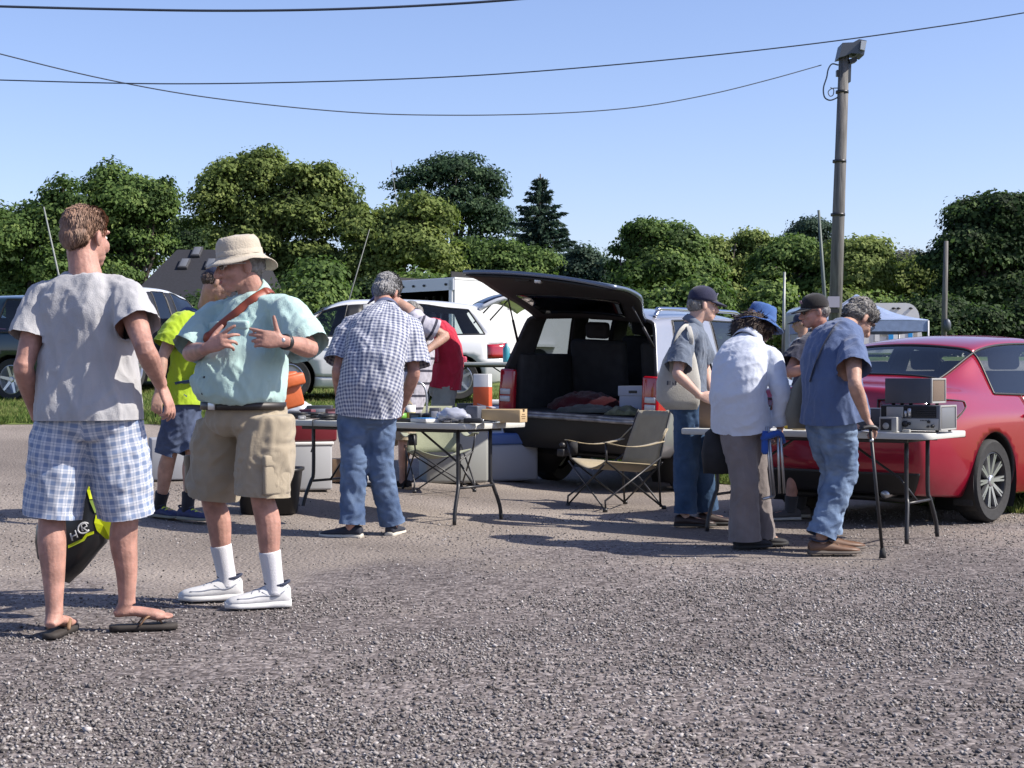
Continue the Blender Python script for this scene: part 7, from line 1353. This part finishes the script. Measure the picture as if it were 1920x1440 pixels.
for a, b in ((1666, 1675), (1703, 1711)): pan('blue_band', a, b, 609, 640, mat('cyan print', (.02, .33, .75), .5), 35.955)
for i in range(6): pan('letter', 1680+3.3*i, 1682.2+3.3*i, 609, 614, mat('dark print', (.1, .1, .14), .7), 35.955)
pan('vent', 1714, 1720, 604, 632, mat('beige vent', (.42, .38, .32), .6)); 
for px in (1676, 1685, 1708): part('clearance_light', ellipsoid(w(px, 578, 35.98), (.05, .03, .025), n=10, m=6), BLACK, CP)
# wooden pole with floodlight
WOOD = mat('weathered pole wood', (.20, .195, .19), .9, dark=(.10, .097, .095), vscale=4, stretch=(6, 6, .5), bump=.5, bscale=10); D = 28.5; pb = w(1561, HOR, D); pb[2] = gz(pb[0], D)
PL = empty('lamp_pole', pb, 'tall weathered wooden pole with a floodlight head on top', 'pole'); tp = w(1583, 98, D); part('pole', tube([pb-UP*.2, pb*.5+tp*.5, tp], [.128, .113, .094], 18), WOOD, PL)
GM = mat('grey metal housing', (.10, .115, .14), .5, metal=.4); px = D/F_PX
hd1 = part('floodlight', prism([(1572, 86), (1576, 84), (1596, 84), (1604, 78), (1607, 104), (1598, 108), (1572, 112)], .35, (0, D-.18, 0), (px, 0, 0), (0, 0, -px), (0, 1, 0)), GM, PL, smooth=False) if False else None
def ppoly(pts, d, y0): return prism([(w(x, y, D)[0], w(x, y, D)[2]) for x, y in pts], d, (0, y0, 0))
hd1 = part('floodlight', ppoly([(1569, 112), (1575, 85), (1595, 84), (1606, 78), (1620, 81), (1615, 108), (1606, 105), (1592, 104), (1578, 110)][::-1], .42, D-.22), GM, PL, smooth=False); part('lamp_lens', ppoly([(1609, 82), (1619, 83), (1615, 100), (1607, 98)][::-1], .34, D-.27), CLEAR_LENS, hd1, smooth=False); part('bracket', ppoly([(1590, 113), (1604, 108), (1605, 116), (1592, 121)][::-1], .2, D-.1), DARK_STEEL, PL, smooth=False)
part('conduit_box', ppoly([(1588, 120), (1595, 122), (1594, 154), (1587, 154)][::-1], .12, D-.06), GM, PL, smooth=False); part('insulator', ppoly([(1568, 132), (1575, 131), (1575, 144), (1568, 143)][::-1], .1, D-.05), DARK_STEEL, PL, smooth=False); part('notice', box(w(1563, 566, D-.20), (.22, .01, .20)), mat('pale notice', (.45, .42, .52), .7), PL, smooth=False); part('notice', box(w(1563, 583, D-.20), (.20, .01, .07)), DARK_STEEL, PL, smooth=False)
[part('steel_band', tube([w(x_, y_, D)+A(0, 0, -.05), w(x_, y_, D)+A(0, 0, .0)], .118+.008*(y_ > 200)+.006*(y_ > 350), 18), DARK_STEEL, PL) for x_, y_ in ((1579, 170), (1574, 300), (1571, 400))]; part('cable_loop', tube([w(x, y, D) for x, y in ((1572, 122), (1560, 120), (1553, 130), (1550, 145), (1544, 165), (1546, 182), (1556, 188), (1568, 184), (1572, 180))], .014, 6, 5), mat('grey cable', (.10, .12, .16), .6), PL)
part('cable_loop', tube([w(x, y, D-.05) for x, y in ((1571, 165), (1560, 166), (1553, 172), (1556, 180), (1562, 178), (1563, 168), (1557, 164))], .010, 6, 5), mat('grey cable 2', (.12, .14, .18), .6), PL)
# overhead wires
WIRE = mat('overhead wire', (.03, .045, .08), .6)
def wire(pts, Y0, Y1, r, label):
    P = []; x = np.array(pts, float)
    for i, (a, b) in enumerate(pts): P.append(w(a, b, Y0+(Y1-Y0)*(a-pts[0][0])/(pts[-1][0]-pts[0][0])))
    return thing1('overhead_wire', tube(P, r, 6, 8), WIRE, label, 'wire', 'wires crossing the sky')
wire([(-600, -20), (-250, 5), (0, 12), (200, 17), (400, 20), (600, 18), (800, 10), (1000, -4), (1300, -34)], 20, 20, .017, 'thickest overhead wire, topmost across the upper left sky')
wire([(-500, 130), (-200, 143), (0, 150), (300, 157), (600, 153), (900, 141), (1200, 117), (1500, 85), (1750, 51), (1920, 24), (2300, -42)], 24, 24, .0105, 'long straight overhead wire passing above the floodlight pole')
wire([(-400, 0), (-150, 60), (0, 101), (200, 149), (400, 184), (650, 210), (850, 216), (1050, 212), (1200, 200), (1330, 177), (1440, 150), (1540, 122)], 22, 28.5, .010, 'sagging service wire that ends at the floodlight pole')
# masts and smaller poles
def mast(a, b, Y, r, m, label, nm='mast', cat='mast', base=True, r1=None):
    p0, p1 = w(*a, Y), w(*b, Y); d = p1-p0; q = gz(p0[0], Y); p0 = p0+d*((q-p0[2])/d[2]); return thing1(nm, tube([p0, p0*.5+p1*.5, p1], [r, r, r1 or r*.7], 8), m, label, cat)
GP = mat('galvanised tube', (.33, .35, .34), .5, metal=.4); mast((104, 488), (82, 388), 40, .026, mat('pale fibreglass', (.27, .29, .28), .6), 'pale leaning mast left of the grey t-shirt man head'); mast((655, 560), (693, 430), 26, .013, mat('grey whip', (.16, .17, .16), .6), 'thin leaning whip aerial behind the checked shirt man', 'whip_aerial', 'aerial', r1=.006)
mast((1546, 560), (1535, 394), 36, .045, mat('green grey tube', (.10, .13, .12), .6), 'dark slim mast just left of the floodlight pole'); mast((1470, 570), (1471, 510), 34, .035, GP, 'short pale pole standing behind the blue bucket hat'); mast((740, 352), (733, 300), 62, .012, GP, 'faint hair-thin aerial above the yellow-green tree', 'whip_aerial', 'aerial', r1=.008)
up = mast((1770, 622), (1774, 452), 46, .085, WOOD, 'dark utility pole at the right in front of the leafy trees', 'utility_pole', 'pole', r1=.065); MW[up.name] = np.eye(4); part('meter_box', ellipsoid(w(1776, 610, 45.8), (.12, .1, .2), n=12, m=8), GM, up)
# far woods that close the gaps between trunks
g = np.random.default_rng(77); lob = [(A(x, 112+g.normal()*2, 2.6+g.random()*1.2), (5.5, 3, 3.0)) for x in np.arange(-60, 62, 6.5)]; Q, Fq, ti = leaf_cloud(lob, 900, 34, .45, g, 1.2); mesh_obj('far_woods', Q, Fq, LEAF['deep'], smooth=False, kind='stuff', attrs={'tint': ('POINT', 'FLOAT', ti)})
# ---------- camera, light, sky
sc = bpy.context.scene
cam = bpy.data.cameras.new('camera'); co = bpy.data.objects.new('camera', cam); C.objects.link(co)
co.location = (0, 0, H_CAM); co.rotation_euler = (math.pi/2, 0, 0); cam.sensor_width = 36; cam.lens = 36*F_PX/1920; cam.shift_y = -(720-HOR)/1920; cam.clip_end = 2000; cam.clip_start = .1
sc.camera = co
SUN_EL, SUN_AZ = math.radians(42), math.radians(11)   # azimuth: from +X turned towards the camera
sd = A(math.cos(SUN_EL)*math.cos(SUN_AZ), -math.cos(SUN_EL)*math.sin(SUN_AZ), math.sin(SUN_EL))
sl = bpy.data.lights.new('sun', 'SUN'); sl.energy = 5.0; sl.angle = math.radians(.53); sl.color = (1, .93, .83); so = bpy.data.objects.new('sun', sl); C.objects.link(so)
so.rotation_euler = Vector(sd).to_track_quat('Z', 'Y').to_euler(); so.location = (30, -6, 30)
wd = bpy.data.worlds.new('World'); sc.world = wd; wd.use_nodes = True; nt = wd.node_tree; bg = nt.nodes['Background']; sk = nt.nodes.new('ShaderNodeTexSky'); sk.sky_type = 'NISHITA'; sk.sun_disc = False
sk.sun_elevation = SUN_EL; sk.sun_rotation = math.atan2(sd[0], sd[1]); sk.air_density = 1.0; sk.dust_density = .8; sk.ozone_density = 4.5; sk.altitude = 100
mx = nt.nodes.new('ShaderNodeMix'); mx.data_type = 'RGBA'; mx.blend_type = 'MULTIPLY'; mx.inputs[0].default_value = 1; mx.inputs[7].default_value = (1.14, .99, 1.06, 1); nt.links.new(sk.outputs[0], mx.inputs[6]); nt.links.new(mx.outputs[2], bg.inputs[0]); bg.inputs[1].default_value = .113
sc.view_settings.view_transform = 'Standard'; sc.view_settings.look = 'None'; sc.view_settings.exposure = .72; sc.view_settings.gamma = 1
sc.cycles.max_bounces = 8; sc.cycles.transparent_max_bounces = 12
